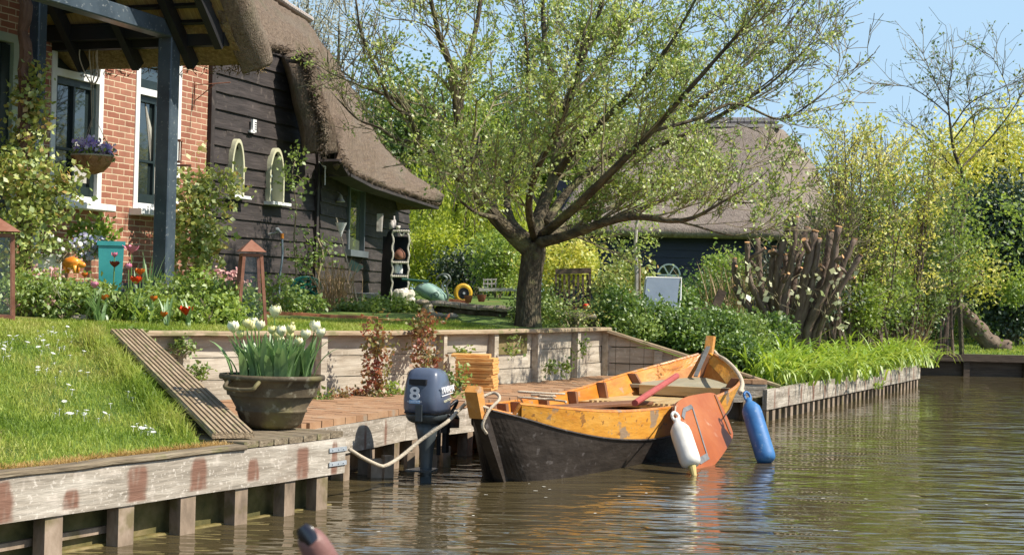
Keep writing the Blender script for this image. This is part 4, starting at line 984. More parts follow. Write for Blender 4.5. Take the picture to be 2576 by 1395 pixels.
# stem posts
m_post = mat('post_varnish', [(.5, .2, .04), (.66, .33, .09)], scale=5, stretch=(.5, 4, 4), rough=.5, bump=.2, spots=[((.4, .33, .24), 9, .58, .08, .6)])
mb = MB(); mb.prism([V((.62, -.035, -.12)), V((.5, -.035, -.12)), V((-.06, -.035, .52)), V((-.045, -.035, .56)), V((.04, -.035, .54))], (0, .07, 0)); mb.build('stern_post', m_tar, boat)
mb = MB(); mb.prism([V((.055, -.04, .46)), V((-.035, -.04, .46)), V((-.13, -.04, .64)), V((-.085, -.04, .68)), V((-.03, -.04, .67))], (0, .09, 0)); mb.build('stern_post_head', m_post, boat)
xb = LB
mb = MB(); mb.prism([V((xb - .5, -.035, .04)), V((xb - .62, -.035, .04)), V((xb - .12, -.035, .7)), V((xb - .02, -.035, .74))], (0, .07, 0)); mb.build('bow_post', m_rib, boat)
mb = MB(); mb.prism([V((xb - .10, -.04, .62)), V((xb + .0, -.04, .66)), V((xb + .11, -.04, .90)), V((xb + .02, -.04, .91))], (0, .08, 0)); mb.build('bow_post_head', m_post, boat)
mb = MB(); mb.beam((xb - .5, 0, .52), (xb - .03, 0, .80), .04, .012, up=(0, 0, 1)); mb.build('bow_strap', m_iron, boat)
# floor, deck and ribs
def hb(x, z):   # inner half beam at height z
    def at_x(P):
        for p, q in zip(P, P[1:]):
            if p.x <= x <= q.x: t = (x - p.x) / (q.x - p.x); return p.y + (q.y - p.y)*t, p.z + (q.z - p.z)*t
        return P[-1].y, P[-1].z
    yc, zc = at_x(C_); yb, zb_ = at_x(Bt); yg, zg = at_x(G)
    if z > zc: t = min(1, (z - zc) / max(zg - zc, 1e-3)); return lerp(yc, yg, t) - .03
    t = max(0, (z - zb_) / max(zc - zb_, 1e-3)); return lerp(yb, yc, t) - .035
for k in range(5):      # lengthwise floor boards
    mb = MB(); y0 = -.44 + k*.178
    pts = [x for x in np.arange(1.1, 4.75, .2) if hb(x, .04) > abs(y0 + .085) + .1]
    if len(pts) > 1: mb.beam((pts[0], y0 + .085, .03 + .002*(k % 2)), (pts[-1], y0 + .085, .03 + .002*(k % 2)), .17, .02, seg=4, jit=.002); mb.build('floor_board', m_floor, boat)
# raised fore floor (ribbed edge)
mb = MB(); xs = np.arange(3.75, 4.95, .05); vs = [V((x, s_*max(hb(x, .34) - .005, .02), .34)) for s_ in (-1, 1) for x in xs]; n = len(xs)
mb.add(vs + [v - V((0, 0, .03)) for v in vs], [(k, k+1, n+k+1, n+k) for k in range(n-1)] + [(0, n, 3*n, 2*n)]); mb.build('fore_floor', m_floor, boat)
mb = MB()
for k in range(22): y = -.5 + k*.047; mb.beam((3.72, y, .342), (3.82, y, .342), .026, .03)
mb.build('ribbed_edge', m_floor, boat)
mb = MB(); xs = np.arange(4.95, LB - .28, .06); vs = [V((x, s_*max(hb(x, .46) - .005, .01), .44 + .08*(x-4.9))) for s_ in (-1, 1) for x in xs]; n = len(xs)
mb.add(vs + [v - V((0, 0, .03)) for v in vs], [(k, k+1, n+k+1, n+k) for k in range(n-1)] + [(0, n, 3*n, 2*n)])
m_bowd = mat('grey_bow_deck', [(.24, .22, .15), (.38, .34, .24)], scale=4, rough=.7, bump=.3); mb.build('bow_deck', m_bowd, boat)
mb = MB(); mb.beam((4.93, -.4, .40), (4.93, .4, .40), .05, .09); mb.build('bulkhead', m_floor, boat)
mb = MB(); mb.beam((2.45, -.52, .36), (2.45, .55, .36), .26, .03, bev=.006); mb.build('thwart', m_rib, boat)
mb = MB(); mb.beam((1.15, -.26, .37), (1.15, .3, .37), .2, .028); mb.build('thwart', m_floor, boat)
for x in (.75, 1.25, 1.62, 2.0, 2.75, 3.5, 4.3, 5.0):
    for s_ in (-1, 1):
        if s_ < 0 and x < 1.3: continue
        mb = MB(); y1 = hb(x, .44); yb_ = hb(x, .06); yc_ = hb(x, .3)
        zt_ = [p.z for p in G if p.x >= x][0] + .012
        mb.prism([V((x, s_*(hb(x, zt_)), zt_)), V((x, s_*(hb(x, zt_) - .075), zt_)), V((x, s_*(yc_ - .07), .3)), V((x, s_*(yb_ - .1), .1)), V((x, s_*(yb_ - .2), .05)), V((x, s_*yb_, .05)), V((x, s_*yc_, .3))], (.055, 0, 0)); mb.build('rib', m_rib, boat)
mb = MB(); mb.beam((2.0, .50, .37), (3.6, -.05, .37), .2, .03, bev=.005); mb.build('cross_plank', m_rib, boat)
# red tiller pole
def bloc(p): q = V(p) - S0; return V((q.dot(ax_), q.dot(lf), q.z))
m_red = mat('red_pole_paint', [(.34, .06, .05), (.45, .1, .08)], scale=8, rough=.45, bump=.1)
pa, pb = at(1597, 1013, 12.9), at(1702, 945, 14.3)
mb = MB(); mb.tube([pa, pb], .028, 10); o = mb.build('oar_pole', m_red, origin=pa); tag(o, 'faded red pole lying slantwise inside the orange punt', 'pole')
# coiled rope in the stern and on the thwart
def coil(c, r, turns, wob, name, label, rad=.011, zst=.006, sx=1.3):
    P = []
    for k in range(int(turns*14)):
        t = 2*PI*k/14; rr_ = r*(1 + wob*math.sin(t*.37 + c[0]*5)); P.append(V((c[0] + sx*rr_*math.cos(t) + .02*math.sin(k*1.7), c[1] + rr_*math.sin(t)*.8, c[2] + zst*k/14*4 + .02*abs(math.sin(t*.5)))))
    mb = MB(); mb.tube(catmull(P, 3), rad, 6); o = mb.build(name, m_rope, origin=c, smooth=True); tag(o, label, 'rope'); return o
c = S0 + ax_*.8 + lf*.02 + V((0, 0, .36)); coil(c, .1, 3.2, .3, 'coiled_rope', 'pale rope coiled in the stern end of the punt')
c = S0 + ax_*2.3 + lf*.42 + V((0, 0, .42)); coil(c, .1, 3, .5, 'coiled_rope', 'loose brown rope heap by the far side of the punt amidships', .009)
# stern lashing
P = [S0 + ax_*x + lf*y + V((0, 0, z)) for x, y, z in ((.02, -.06, .53), (-.04, 0, .55), (.02, .06, .55), (.1, .05, .58), (.2, -.02, .62), (.12, -.1, .59), (.02, -.07, .52), (-.02, -.04, .42), (.03, -.05, .36))]
mb = MB(); mb.tube(catmull(P, 5), .011, 6); tag(mb.build('lashing_rope', m_rope, origin=P[0], smooth=True), 'short pale rope lashed round the stern post head of the punt', 'rope')
P = [at(1720, 1085, 11.9), at(1712, 1040, 12.1), at(1700, 1022, 12.3), at(1660, 1018, 12.5)]
# ------------------------------------------------------------------ leeboard
def plane3(p1, p2, p3):
    n = (p2 - p1).cross(p3 - p1).normalized(); return p1, n
pp, pn = plane3(at(1703, 1010, 12.35), at(1845, 1080, 12.95), at(1765, 1195, 11.95))
out = [(1722, 1120), (1700, 1045), (1702, 1015), (1722, 999), (1760, 990), (1795, 988), (1812, 1010), (1838, 1070), (1843, 1100), (1820, 1140), (1795, 1172), (1776, 1192), (1762, 1196), (1748, 1186)]
poly = catmull([onplane(x, y, pp, pn) for x, y in out + out[:1]], 4)[:-1]; orr = V((0, 0, 0))
if pn.y > 0: pn = -pn
lo = poly[0].copy()
m_lee = mat('leeboard_varnish', [(.24, .055, .01), (.34, .085, .016), (.42, .14, .04)], scale=2.2, stretch=(1, 1, 1), rough=.45, bump=.15, spots=[((.6, .42, .3), 5, .66, .06, .5)])
lee = empty('leeboard', lo, 'orange leaf shaped leeboard hanging on the side of the punt beside the white fender', 'leeboard')
mb = MB(); pl_ = poly if (poly[1]-poly[0]).cross(poly[3]-poly[1]).dot(pn) < 0 else poly
mb.prism([p - lo for p in poly], -pn*.035); mb.build('board', m_lee, lee)
def leew(x, y, off=.004): return onplane(x, y, pp + pn*off, pn) - lo
mb = MB()
ch_ = [(1722, 1075), (1716, 1045), (1722, 1028), (1740, 1020)]
for a, b in ((((1718, 1050)), (1722, 1030)), ((1722, 1030), (1741, 1021))): mb.beam(leew(*a), leew(*b), .035, .004, up=pn)
mb.beam(leew(1741, 1021), leew(1781, 1150), .018, .004, up=pn); mb.beam(leew(1781, 1146), leew(1758, 1160), .05, .0045, up=pn); mb.build('metal_strip', m_iron, lee)
mb = MB(); mb.beam(leew(1799, 993), leew(1838, 1090), .025, .006, up=pn); mb.build('dark_slot', m_rib, lee)
# ------------------------------------------------------------------ fenders
def fender(top, bot, r, m, label, m2, eye=.06):
    d = (bot - top); Ln = d.length; q = (-d).to_track_quat('Z', 'Y').to_matrix()
    f = empty('boat_fender', bot, label, 'fender')
    mb = MB(); mb.lathe([(r*.2, 0), (r*.75, .008), (r*.95, .03), (r, .06), (r, Ln - .1), (r*.93, Ln - .06), (r*.6, Ln - .02), (r*.35, Ln), (r*.3, Ln + .03)], 20, M=q); mb.build('body', m, f, smooth=True)
    mb = MB(); mb.tube([q @ V((r*.36*math.cos(t), 0, Ln + .05 + r*.5*math.sin(t))) for t in np.linspace(0, 2*PI, 12)], r*.15, 6); mb.build('eye', m2, f, smooth=True)
    return f, top + (-d).normalized()*.07
m_fw = mat('white_fender_rubber', [(.62, .58, .48), (.74, .71, .64), (.8, .78, .72)], scale=5, rough=.55, bump=.15, spots=[((.3, .24, .14), 12, .64, .04, .7)])
m_fb = mat('blue_fender_rubber', [(.025, .1, .26), (.04, .16, .38), (.09, .24, .45)], scale=4, rough=.55, bump=.2, spots=[((.25, .35, .45), 30, .6, .05, .4)])
m_fy = mat('yellowed_rubber', [(.5, .4, .15)], bump=0)
f1, t1 = fender(at(1704, 1062, 11.75), at(1741, 1172, 11.55), .078, m_fw, 'white cylindrical fender hanging in front of the orange leeboard', m_fw)
mb = MB(); b0_ = at(1742, 1172, 11.55); mb.tube([b0_ - b0_, at(1748, 1198, 11.5) - b0_], [.03, .018], 10); mb.build('bottom_eye', m_fy, f1)
f2, t2 = fender(at(1884, 1010, 12.75), at(1930, 1162, 12.5), .08, m_fb, 'faded blue cylindrical fender hanging to the water on the right side of the punt', m_fb)
for (t_, e, lab) in ((t1, S0 + ax_*2.45 - lf*.66 + V((0, 0, .46)), 'thin cord holding the white fender'), (t2, at(1868, 985, 13.3), 'thin cord holding the blue fender')):
    mb = MB(); mb.tube([t_, t_.lerp(e, .5) + V((0, 0, -.01)), e], .006, 5); tag(mb.build('fender_cord', m_rope, origin=t_), lab, 'cord')
P = [(1868, 985, 13.4), (1862, 990, 13.3), (1867, 965, 13.7), (1852, 935, 14.4), (1825, 908, 15.3), (1805, 896, 16.0), (1795, 885, 16.1), (1775, 885, 16.0), (1765, 900, 15.9)]
mb = MB(); mb.tube(catmull([at(*p) + V((0, 0, .01)) for p in P], 5), .02, 7); tag(mb.build('mooring_rope', m_rope, origin=at(*P[0]), smooth=True), 'thick pale rope lying along the right gunwale up to the bow post', 'rope')
# ------------------------------------------------------------------ outboard motor
MO = S0 + ax_*(-.27) + lf*.40
MO = at(1070, 1150, 10.75); MO.z = 0
om = empty('outboard_motor', MO, 'dark blue grey outboard motor with a white 8, tilted upright behind the punt stern', 'outboard motor', TB + .07)
m_cowl = mat('blue_grey_cowling', [(.055, .07, .11), (.085, .105, .155), (.12, .145, .195)], scale=3, rough=.3, bump=.04, coat=.35, spots=[((.04, .05, .07), 6, .58, .1, .4)])
m_leg = mat('grey_green_leg', [(.04, .05, .055), (.08, .095, .1)], scale=6, rough=.4, bump=.08, coat=.2)
m_dk = mat('black_plastic', [(.01, .01, .012), (.02, .02, .022)], rough=.45, bump=.05)
def sring(z, x0, x1, w_, e=4.4, n=28, tilt=0):
    cx_, hx = (x0+x1)/2, (x1-x0)/2; out = []
    for k in range(n):
        t = 2*PI*k/n; c, s = math.cos(t), math.sin(t)
        px_ = hx * math.copysign(abs(c)**(2/e), c); py_ = w_/2 * math.copysign(abs(s)**(2/e), s)
        if px_ > 0: py_ *= 1 - .25*(px_/hx)**2
        out.append(V((cx_ + px_, py_, z + tilt*(px_+py_*0))))
    return out
mb = MB(); mb.loft([sring(.47, -.13, .19, .23), sring(.475, -.145, .205, .255), sring(.50, -.155, .215, .272), sring(.56, -.155, .215, .275), sring(.66, -.14, .2, .262, tilt=-.02), sring(.72, -.12, .17, .24, tilt=-.05), sring(.75, -.1, .14, .215, tilt=-.06), sring(.768, -.07, .1, .16, 2.6, tilt=-.06), sring(.772, -.03, .05, .08, 2.4, tilt=-.05)]); cw_ = mb.build('cowling', m_cowl, om, smooth=True)
mb = MB(); mb.loft([sring(.40, -.09, .16, .17), sring(.415, -.12, .18, .215), sring(.44, -.135, .195, .245), sring(.469, -.14, .2, .25)]); mb.build('lower_cover', m_leg, om, smooth=True)
mb = MB(); mb.loft([sring(.465, -.15, .21, .262), sring(.474, -.152, .212, .266)]); mb.build('cowling_seal', m_dk, om)
mb = MB(); mb.box((-.147, .01, .682), (.03, .12, .036)); mb.build('air_slot', m_dk, cw_)
mb = MB(); mb.box((-.155, -.005, .475), (.02, .045, .11)); mb.build('latch', m_leg, om)
mb = MB(); mb.loft([sring(.40, -.09, .13, .16, 2.4), sring(.3, -.06, .1, .12, 2.4), sring(.2, -.045, .085, .09, 2.2), sring(.13, -.04, .08, .08, 2.2), sring(.0, -.04, .08, .07, 2.2), sring(-.2, -.03, .07, .06, 2.2)]); leg = mb.build('leg', m_leg, om, smooth=True)
mb = MB(); mb.prism([V((-.14, -.09, .075)), V((.06, -.07, .075)), V((.1, 0, .075)), V((.06, .07, .075)), V((-.14, .09, .075))], (0, 0, .012)); mb.build('cavitation_plate', m_leg, om)
mb = MB(); mb.tube([(-.12, 0, -.06), (-.02, 0, -.06), (.08, 0, -.06)], [.02, .035, .03], 10)
for k in range(3):
    t = 2*PI*k/3; mb.add([V((-.09, 0, -.06)), V((-.11, .1*math.cos(t-.4), -.06 + .1*math.sin(t-.4))), V((-.08, .12*math.cos(t), -.06 + .12*math.sin(t))), V((-.06, .09*math.cos(t+.5), -.06+.09*math.sin(t+.5)))], [(0, 1, 2, 3)])
mb.build('propeller', m_leg, om)
mb = MB(); mb.box((.17, 0, .42), (.07, .2, .2)); mb.box((.2, .07, .33), (.06, .03, .3)); mb.box((.2, -.07, .33), (.06, .03, .3)); mb.box((.12, -.05, .28), (.03, .02, .22)); mb.build('clamp_bracket', m_dk, om)
mb = MB(); mb.tube(catmull([(.17, -.1, .5), (.24, -.13, .54), (.3, -.1, .5), (.28, -.06, .42), (.2, -.06, .38)], 5), .012, 6); mb.tube(catmull([(.1, -.12, .45), (.25, -.14, .42), (.34, -.06, .46)], 5), .009, 6); mb.build('cable', m_dk, om, smooth=True)
mb = MB(); mb.beam((.2, 0, .49), (.42, .03, .47), .04, .05); mb.beam((.22, 0, .38), (.55, -.02, .36), .05, .07); mb.build('mounting_arm', m_leg, om)
m_sw = mat('white_sticker', [(.8, .8, .8)], bump=0, rough=.4); m_sb = mat('pale_blue_sticker', [(.3, .5, .75)], bump=0, rough=.4); m_sy = mat('cream_sticker', [(.75, .72, .5)], bump=0)
Mr = Matrix(((0, 0, -1, -.1565), (-1, 0, 0, .012), (0, 1, 0, .59), (0, 0, 0, 1)))
def facex(x, y, z, tl=0): return Matrix(((0, 0, -1, x), (-1, 0, 0, y), (0, 1, 0, z), (0, 0, 0, 1)))
def facey(x, y, z): return Matrix(((1, 0, 0, x), (0, 0, -1, y), (0, 1, 0, z), (0, 0, 0, 1)))
text_mesh('number_decal', '8', .12, m_sw, cw_, facex(-.1535, .03, .60), bold=.003, sx=1.25)
mb = MB(); mb.box((-.155, .03, .548), (.004, .075, .022)); mb.build('sticker', m_sb, cw_)
text_mesh('small_lettering', 'FOUR STROKE', .016, m_sw, cw_, facex(-.1585, .03, .548), depth=.0006)
text_mesh('name_decal', 'YAMAHA', .062, m_sw, cw_, facey(.03, -.1395, .628) @ Matrix.Rotation(.04, 4, 'Z'), bold=.0012)
text_mesh('power_decal', 'FOUR STROKE', .022, m_sy, cw_, facey(.03, -.1405, .555) @ Matrix.Rotation(.1, 4, 'Z'), depth=.001)
mb = MB(); mb.beam((-.08, -.139, .588), (.16, -.131, .60), .003, .006); mb.build('stripe_decal', m_sw, cw_)
# mooring rope from quay corner past the motor to the stern
P = [at(880, 1130, 9.55), at(912, 1150, 9.8), at(955, 1170, 10.05), at(975, 1168, 10.1), at(1010, 1146, 10.2), at(1060, 1105, 10.3), at(1125, 1060, 10.35), at(1150, 1035, 10.5), at(1175, 1010, 10.5)]
mb = MB(); mb.tube(catmull(P, 5), .0125, 7); tag(mb.build('mooring_rope', m_rope, origin=P[0], smooth=True), 'beige mooring rope sagging from the near bank corner to the punt stern', 'rope')
# ------------------------------------------------------------------ cast iron pot with tulips
PP = onz(672, 1082, .447); PP = V((PP.x, PP.y + .14, .447))
pot = empty('iron_cauldron', PP, 'big rusty cast iron cauldron used as a planter for white tulips', 'planter', -.12)
m_castiron = mat('rusty_cast_iron', [(.05, .036, .022), (.1, .075, .042), (.17, .135, .075)], scale=5, rough=.7, bump=.22, bscale=30, spots=[((.3, .27, .19), 14, .6, .06, .6), ((.2, .19, .05), 3, .56, .12, .6)])
prof = [(.1, 0), (.15, .008), (.185, .035), (.207, .1), (.217, .108), (.217, .115), (.212, .122), (.258, .2), (.288, .28), (.298, .292), (.318, .296), (.322, .31), (.318, .325), (.296, .326), (.285, .30), (.27, .2)]
mb = MB(); mb.lathe(prof, 40, sx=1.0, sy=.8, cap0=True, cap1=False); mb.build('body', m_castiron, pot, smooth=True)
mb = MB(); mb.lathe([(.27, .285), (.02, .29)], 30, sy=.8, cap0=False); mb.build('soil', m_soil, pot)
for s_, n_ in ((-1, 0), (1, 1)):
    mb = MB(); ang = -1.95 if s_ < 0 else 1.2
    c = V((.27*math.cos(ang), .27*.8*math.sin(ang), .27)); t = V((-math.sin(ang), math.cos(ang)*.8, 0)).normalized(); o_ = V((math.cos(ang), math.sin(ang), 0)).normalized()
    mb.tube(catmull([c - t*.10 + V((0, 0, .03)), c - t*.105 + o_*.05 + V((0, 0, .0)), c - t*.09 + o_*.065 - V((0, 0, .02)), c + o_*.07 - V((0, 0, .026)), c + t*.09 + o_*.065 - V((0, 0, .02)), c + t*.105 + o_*.05, c + t*.10 + V((0, 0, .03))], 5), .013, 8); mb.build('handle', m_castiron, pot, smooth=True)
m_tleaf = leafmat('tulip_leaf', [(.09, .19, .07), (.19, .33, .11), (.38, .5, .25)], trans=.3, gloss=.12)
m_stem = mat('green_stem', [(.12, .22, .05), (.2, .32, .09)], bump=0, rough=.5)
m_wtul = mat('white_tulip', [(.74, .7, .3), (.82, .8, .52), (.86, .85, .72)], scale=18, bump=.1, rough=.5)
m_ytul = mat('yellow_white_tulip', [(.72, .68, .22), (.82, .78, .42)], scale=18, bump=.1, rough=.5)
def bloom(mb, c, r, h, open_=0.15, n=6, tilt=(0, 0), wide=1.4):
    M_ = Matrix.Rotation(tilt[0], 3, 'X') @ Matrix.Rotation(tilt[1], 3, 'Y'); a0_ = R.uniform(0, 6)
    for k in range(n):
        a = a0_ + 2*PI*k/n; lay = .9 if k % 2 else 1.04; vs = []; 
        for i in range(6):
            t = i/5; rad = r*lay*(math.sin(min(1, t*1.5)*PI/2)*1.0 + open_*t*t - (.42*max(0, t-.55)/.45)*(1-open_)); z = h*t*(1 if k % 2 else .96)
            wd = wide*r*math.sin(PI*(.1 + .86*t))**.65
            for s_ in (-1, 0, 1):
                aa = a + s_*wd/max(rad, r*.5)*.62; rr_ = rad*(1 - .06*abs(s_)); vs.append(M_ @ V((rr_*math.cos(aa), rr_*math.sin(aa), z - (.12*h*abs(s_) if i == 5 else 0))) + V(c))
        f = []
        for i in range(5): f += [(i*3, i*3+1, i*3+4, i*3+3), (i*3+1, i*3+2, i*3+5, i*3+4)]
        mb.add(vs, f)
def tulip(base, top, r, h, mfl, label, group, leaves=3, par_name='white_tulip', Lf=.3, wl=.05, open_=.1, cat='tulip', tilt=(0, 0), outd=None, mleaf=None):
    base, top = V(base), V(top); e = empty(par_name, base, label, cat, group=group)
    mb = MB(); mid = base.lerp(top, .5) + V((R.uniform(-.01, .01), R.uniform(-.01, .01), 0)); mb.tube(catmull([V((0, 0, 0)), mid - base, top - base], 3), .0045, 5); mb.build('stem', m_stem, e)
    mb = MB(); bloom(mb, top - base, r, h, open_, tilt=tilt); mb.build('flower', mfl, e, smooth=True)
    for k in range(leaves):
        mb = MB(); a = R.uniform(0, 2*PI); dd = V((math.cos(a), math.sin(a), 0))
        if outd is not None: dd = (dd*.6 + V(outd)).normalized()
        strap(mb, V((R.uniform(-.015, .015), R.uniform(-.015, .015), 0)), dd, Lf*R.uniform(.75, 1.25), wl*R.uniform(.7, 1.2), bend=R.uniform(.05, .5), n=6, up0=R.uniform(.9, 1)); mb.build('leaf', mleaf or m_tleaf, e, smooth=True)
    return e
heads = [(588, 825, .036, 0), (690, 787, .038, 0), (603, 838, .026, 1), (621, 812, .027, 1), (633, 820, .032, 1), (640, 806, .024, 0), (651, 818, .03, 0), (684, 828, .026, 1), (709, 834, .033, 0), (731, 828, .029, 1), (735, 806, .013, 1), (695, 842, .026, 1), (728, 842, .026, 1), (708, 856, .025, 0), (751, 858, .027, 0), (768, 842, .032, 0), (790, 822, .034, 0), (806, 838, .032, 0)]
labs = ['white tulip at the left edge of the cauldron bunch', 'tallest white tulip standing above the cauldron bunch', 'half hidden yellow tulip under the leftmost white bloom', 'small yellowish tulip left of centre in the cauldron', 'yellow white tulip in front left of the cauldron bunch', 'narrow pale tulip bud behind the left blooms', 'cream tulip with yellow base in the left of the bunch', 'small yellow tulip under the tallest bloom', 'broad white tulip in the middle of the cauldron', 'yellow white tulip right of the middle', 'slim closed yellow tulip bud pointing up', 'low yellow tulip among the stems in the middle', 'low yellow tulip right of the middle stems', 'low white tulip deep in the middle of the bunch', 'small white tulip low on the right of the bunch', 'white tulip leaning right of centre in the bunch', 'tall narrow white tulip on the right of the bunch', 'white tulip at the right edge of the cauldron bunch']
for (x, y, r, c), lb in zip(heads, labs):
    Yp = PP.y + R.uniform(-.12, .12); tp = at(x, y + 14, Yp)
    bx = PP.x + (tp.x - PP.x)*.72; bs = V((max(PP.x - .24, min(PP.x + .24, bx)), PP.y + max(-.15, min(.15, (Yp - PP.y)*1.1)), .735))
    tulip(bs, tp, r*1.08, r*2.3, m_ytul if c else m_wtul, lb, 'tulips in the iron cauldron', leaves=10, Lf=.255, wl=.045, tilt=(R.uniform(-.15, .15), R.uniform(-.15, .15)), outd=((bs.x - PP.x)*2.2, (bs.y-PP.y)*2.2, 0))
for (x0, a, L_) in ((.2, 0, .33), (.24, .2, .27), (-.2, PI, .22), (-.1, -2.3, .25), (.1, -.9, .25), (0, -1.6, .22), (-.24, 2.9, .3), (.05, -1.4, .26), (-.15, -1.6, .24)):
    mb = MB(); strap(mb, V((0, 0, 0)), (math.cos(a), math.sin(a)), L_, .065, bend=.65, n=7); o = mb.build('tulip_leaf', m_tleaf, smooth=True, loc=V((PP.x + x0, PP.y + .12*math.sin(a), .735))); tag(o, 'broad green tulip leaf arching over the cauldron rim', 'leaf', 'broad leaves around the cauldron rim')
# ------------------------------------------------------------------ stack of orange boards/tiles
sb = onz(1198, 978, .43); m_stack = mat('orange_slab', [(.5, .22, .06), (.66, .34, .1), (.72, .42, .17)], scale=7, stretch=(1, 1, 3), rough=.8, bump=.4)
sb = at(1198, 985, 14.0); n = 11; thk = .0285; zz = .43
mb = MB(); mb.beam((-.17, 0, thk/2), (.17, 0, thk/2), .26, thk - .003, bev=.003, seg=3, jit=.001)
s0 = mb.build('terracotta_slab', m_stack); 
for k in range(n):
    loc = V((sb.x + R.uniform(-.008, .008), sb.y + R.uniform(-.01, .01), zz + k*thk)); rz_ = -.18 + R.uniform(-.04, .04)
    if k == n - 1: rz_ = -.05; loc = loc + V((-.05, .06, 0))
    o = s0 if k == 0 else s0.copy()
    if k: COL.objects.link(o)
    o.location = loc; o.rotation_euler = (0, 0, rz_)
    lb = 'orange terracotta slab at the bottom of the stack by the retaining wall' if k == 0 else 'topmost orange terracotta slab, set askew on the stack' if k == n-1 else 'orange terracotta slab in the middle of the stack by the retaining wall'
    tag(o, lb, 'slab', 'terracotta slabs stacked by the retaining wall')
# ------------------------------------------------------------------ finger of a person pointing into the picture
m_skin = mat('skin', [(.15, .07, .06), (.21, .1, .085), (.25, .125, .105)], scale=30, rough=.5, bump=.12, bscale=220, spots=[((.4, .13, .1), 18, .58, .1, .4)])
m_nail = mat('dark_nail_polish', [(.008, .008, .014)], rough=.12, bump=0, coat=.8)
tip = at(763, 1330, .80); mid1 = at(792, 1372, .80); mid2 = at(838, 1452, .81); kn = at(905, 1590, .85)
pe = empty('person', kn, 'out of focus fingertip with a dark polished nail pointing up at the bottom edge', 'person')
def skinned(chains, name, m, par, sub=2):
    bm = bmesh.new(); lay = bm.verts.layers.skin.verify()
    idx = {}
    first = True
    for ch in chains:
        prev = None
        for (p, r) in ch:
            key = tuple(round(q, 5) for q in p)
            if key in idx: v = idx[key]
            else:
                v = bm.verts.new(p); v[lay].radius = (r, r); v[lay].use_root = first; first = False; idx[key] = v
            if prev and prev is not v: bm.edges.new((prev, v))
            prev = v
    me = bpy.data.meshes.new(name); bm.to_mesh(me); bm.free()
    o = bpy.data.objects.new(name, me); COL.objects.link(o)
    md = o.modifiers.new('s', 'SKIN'); md.use_smooth_shade = True; m2 = o.modifiers.new('u', 'SUBSURF'); m2.levels = sub; m2.render_levels = sub
    dg = bpy.context.evaluated_depsgraph_get(); me2 = bpy.data.meshes.new_from_object(o.evaluated_get(dg)); bpy.data.objects.remove(o)
    me2.name = name; co = np.empty(len(me2.vertices)*3, dtype=np.float32); me2.vertices.foreach_get('co', co)
    a = me2.attributes.new('tc', 'FLOAT_VECTOR', 'POINT'); a.data.foreach_set('vector', co); me2.materials.clear(); me2.materials.append(m)
    me2.polygons.foreach_set('use_smooth', [True]*len(me2.polygons))
    o = bpy.data.objects.new(name, me2); COL.objects.link(o); o.parent = par; return o
def K(p): return tuple(V(p) - kn)
palm = kn + V((.03, .0, -.05)); wr = palm + V((.035, -.03, -.07)); fa = wr + V((.09, -.1, -.2))
ch = [[(K(wr), .024), (K(palm), .026), (K(kn), .0105), (K(mid2), .0092), (K(mid1), .0086), (K(tip), .0066)], [(K(wr), .024), (K(fa), .036)]]
for q in range(3):
    b_ = kn + V((.02 + .018*q, .004, -.006*q - .008)); ch.append([(K(palm), .026), (K(b_), .0098), (K(b_ + V((.004, .03, .004))), .0088), (K(b_ + V((.006, .034, -.022))), .008), (K(b_ + V((.006, .014, -.034))), .0072)])
ch.append([(K(palm), .026), (K(palm + V((-.035, .012, -.01))), .0115), (K(palm + V((-.04, .03, .012))), .0098), (K(palm + V((-.028, .04, .026))), .008)])
skinned(ch, 'hand', m_skin, pe)
fd = (tip - mid1).normalized(); tc_ = V((0, -1, 0)); sdn = fd.cross(tc_).normalized(); mb = MB(); vs = []; nc = 7; nrw = 8
nc0 = tip - fd*.0045 + sdn*.0008
for i in range(nrw):
    t = i/(nrw-1); wl = .0047*math.sin(PI*(.16 + .72*t))**.5 if i else .0036
    for k in range(nc):
        s_ = (k/(nc-1) - .5)*2; q = nc0 + fd*(-.0035 + .010*t) + sdn*(s_*wl) + tc_*(.0078*math.sqrt(max(0, 1 - .55*s_*s_))*(1 - .16*t) - .0003)
        vs.append(q - kn)
mb.add(vs, [(i*nc+k, i*nc+k+1, (i+1)*nc+k+1, (i+1)*nc+k) for i in range(nrw-1) for k in range(nc-1)]); mb.build('fingernail', m_nail, pe, smooth=True)
# ------------------------------------------------------------------ foliage materials
m_rose = leafmat('rose_leaf', [(.12, .19, .03), (.24, .33, .06), (.42, .46, .11), (.42, .17, .05)], trans=.3, gloss=.1, clump=.35)
m_bed = leafmat('bed_leaf', [(.08, .15, .03), (.19, .29, .045), (.36, .45, .1)], trans=.35, gloss=.08)
m_bedy = leafmat('bright_leaf', [(.12, .2, .03), (.26, .38, .05), (.42, .5, .1)], trans=.4, gloss=.08)
m_hedge = leafmat('hedge_leaf', [(.05, .11, .02), (.12, .23, .03), (.28, .4, .06)], trans=.35, gloss=.1, clump=.4)
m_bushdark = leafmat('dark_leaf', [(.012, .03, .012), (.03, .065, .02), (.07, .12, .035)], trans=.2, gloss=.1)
m_apple = leafmat('apple_leaf', [(.10, .18, .025), (.24, .36, .05), (.42, .5, .1), (.6, .62, .34)], trans=.45, gloss=.1, clump=.3, cscale=1.2)
m_yel2 = leafmat('yellow_green_leaf', [(.2, .3, .04), (.46, .5, .07), (.68, .64, .14), (.8, .78, .4)], trans=.45, gloss=.06)
m_willow = leafmat('willow_leaf', [(.16, .24, .02), (.34, .42, .03), (.5, .52, .07)], trans=.45, gloss=.05)
m_red = leafmat('reddish_leaf', [(.28, .05, .03), (.35, .12, .05), (.2, .2, .04), (.12, .2, .03)], trans=.3, gloss=.08, clump=.6, cscale=5)
m_lily = leafmat('daylily_leaf', [(.13, .25, .02), (.27, .42, .03), (.52, .6, .1)], trans=.4, gloss=.1)
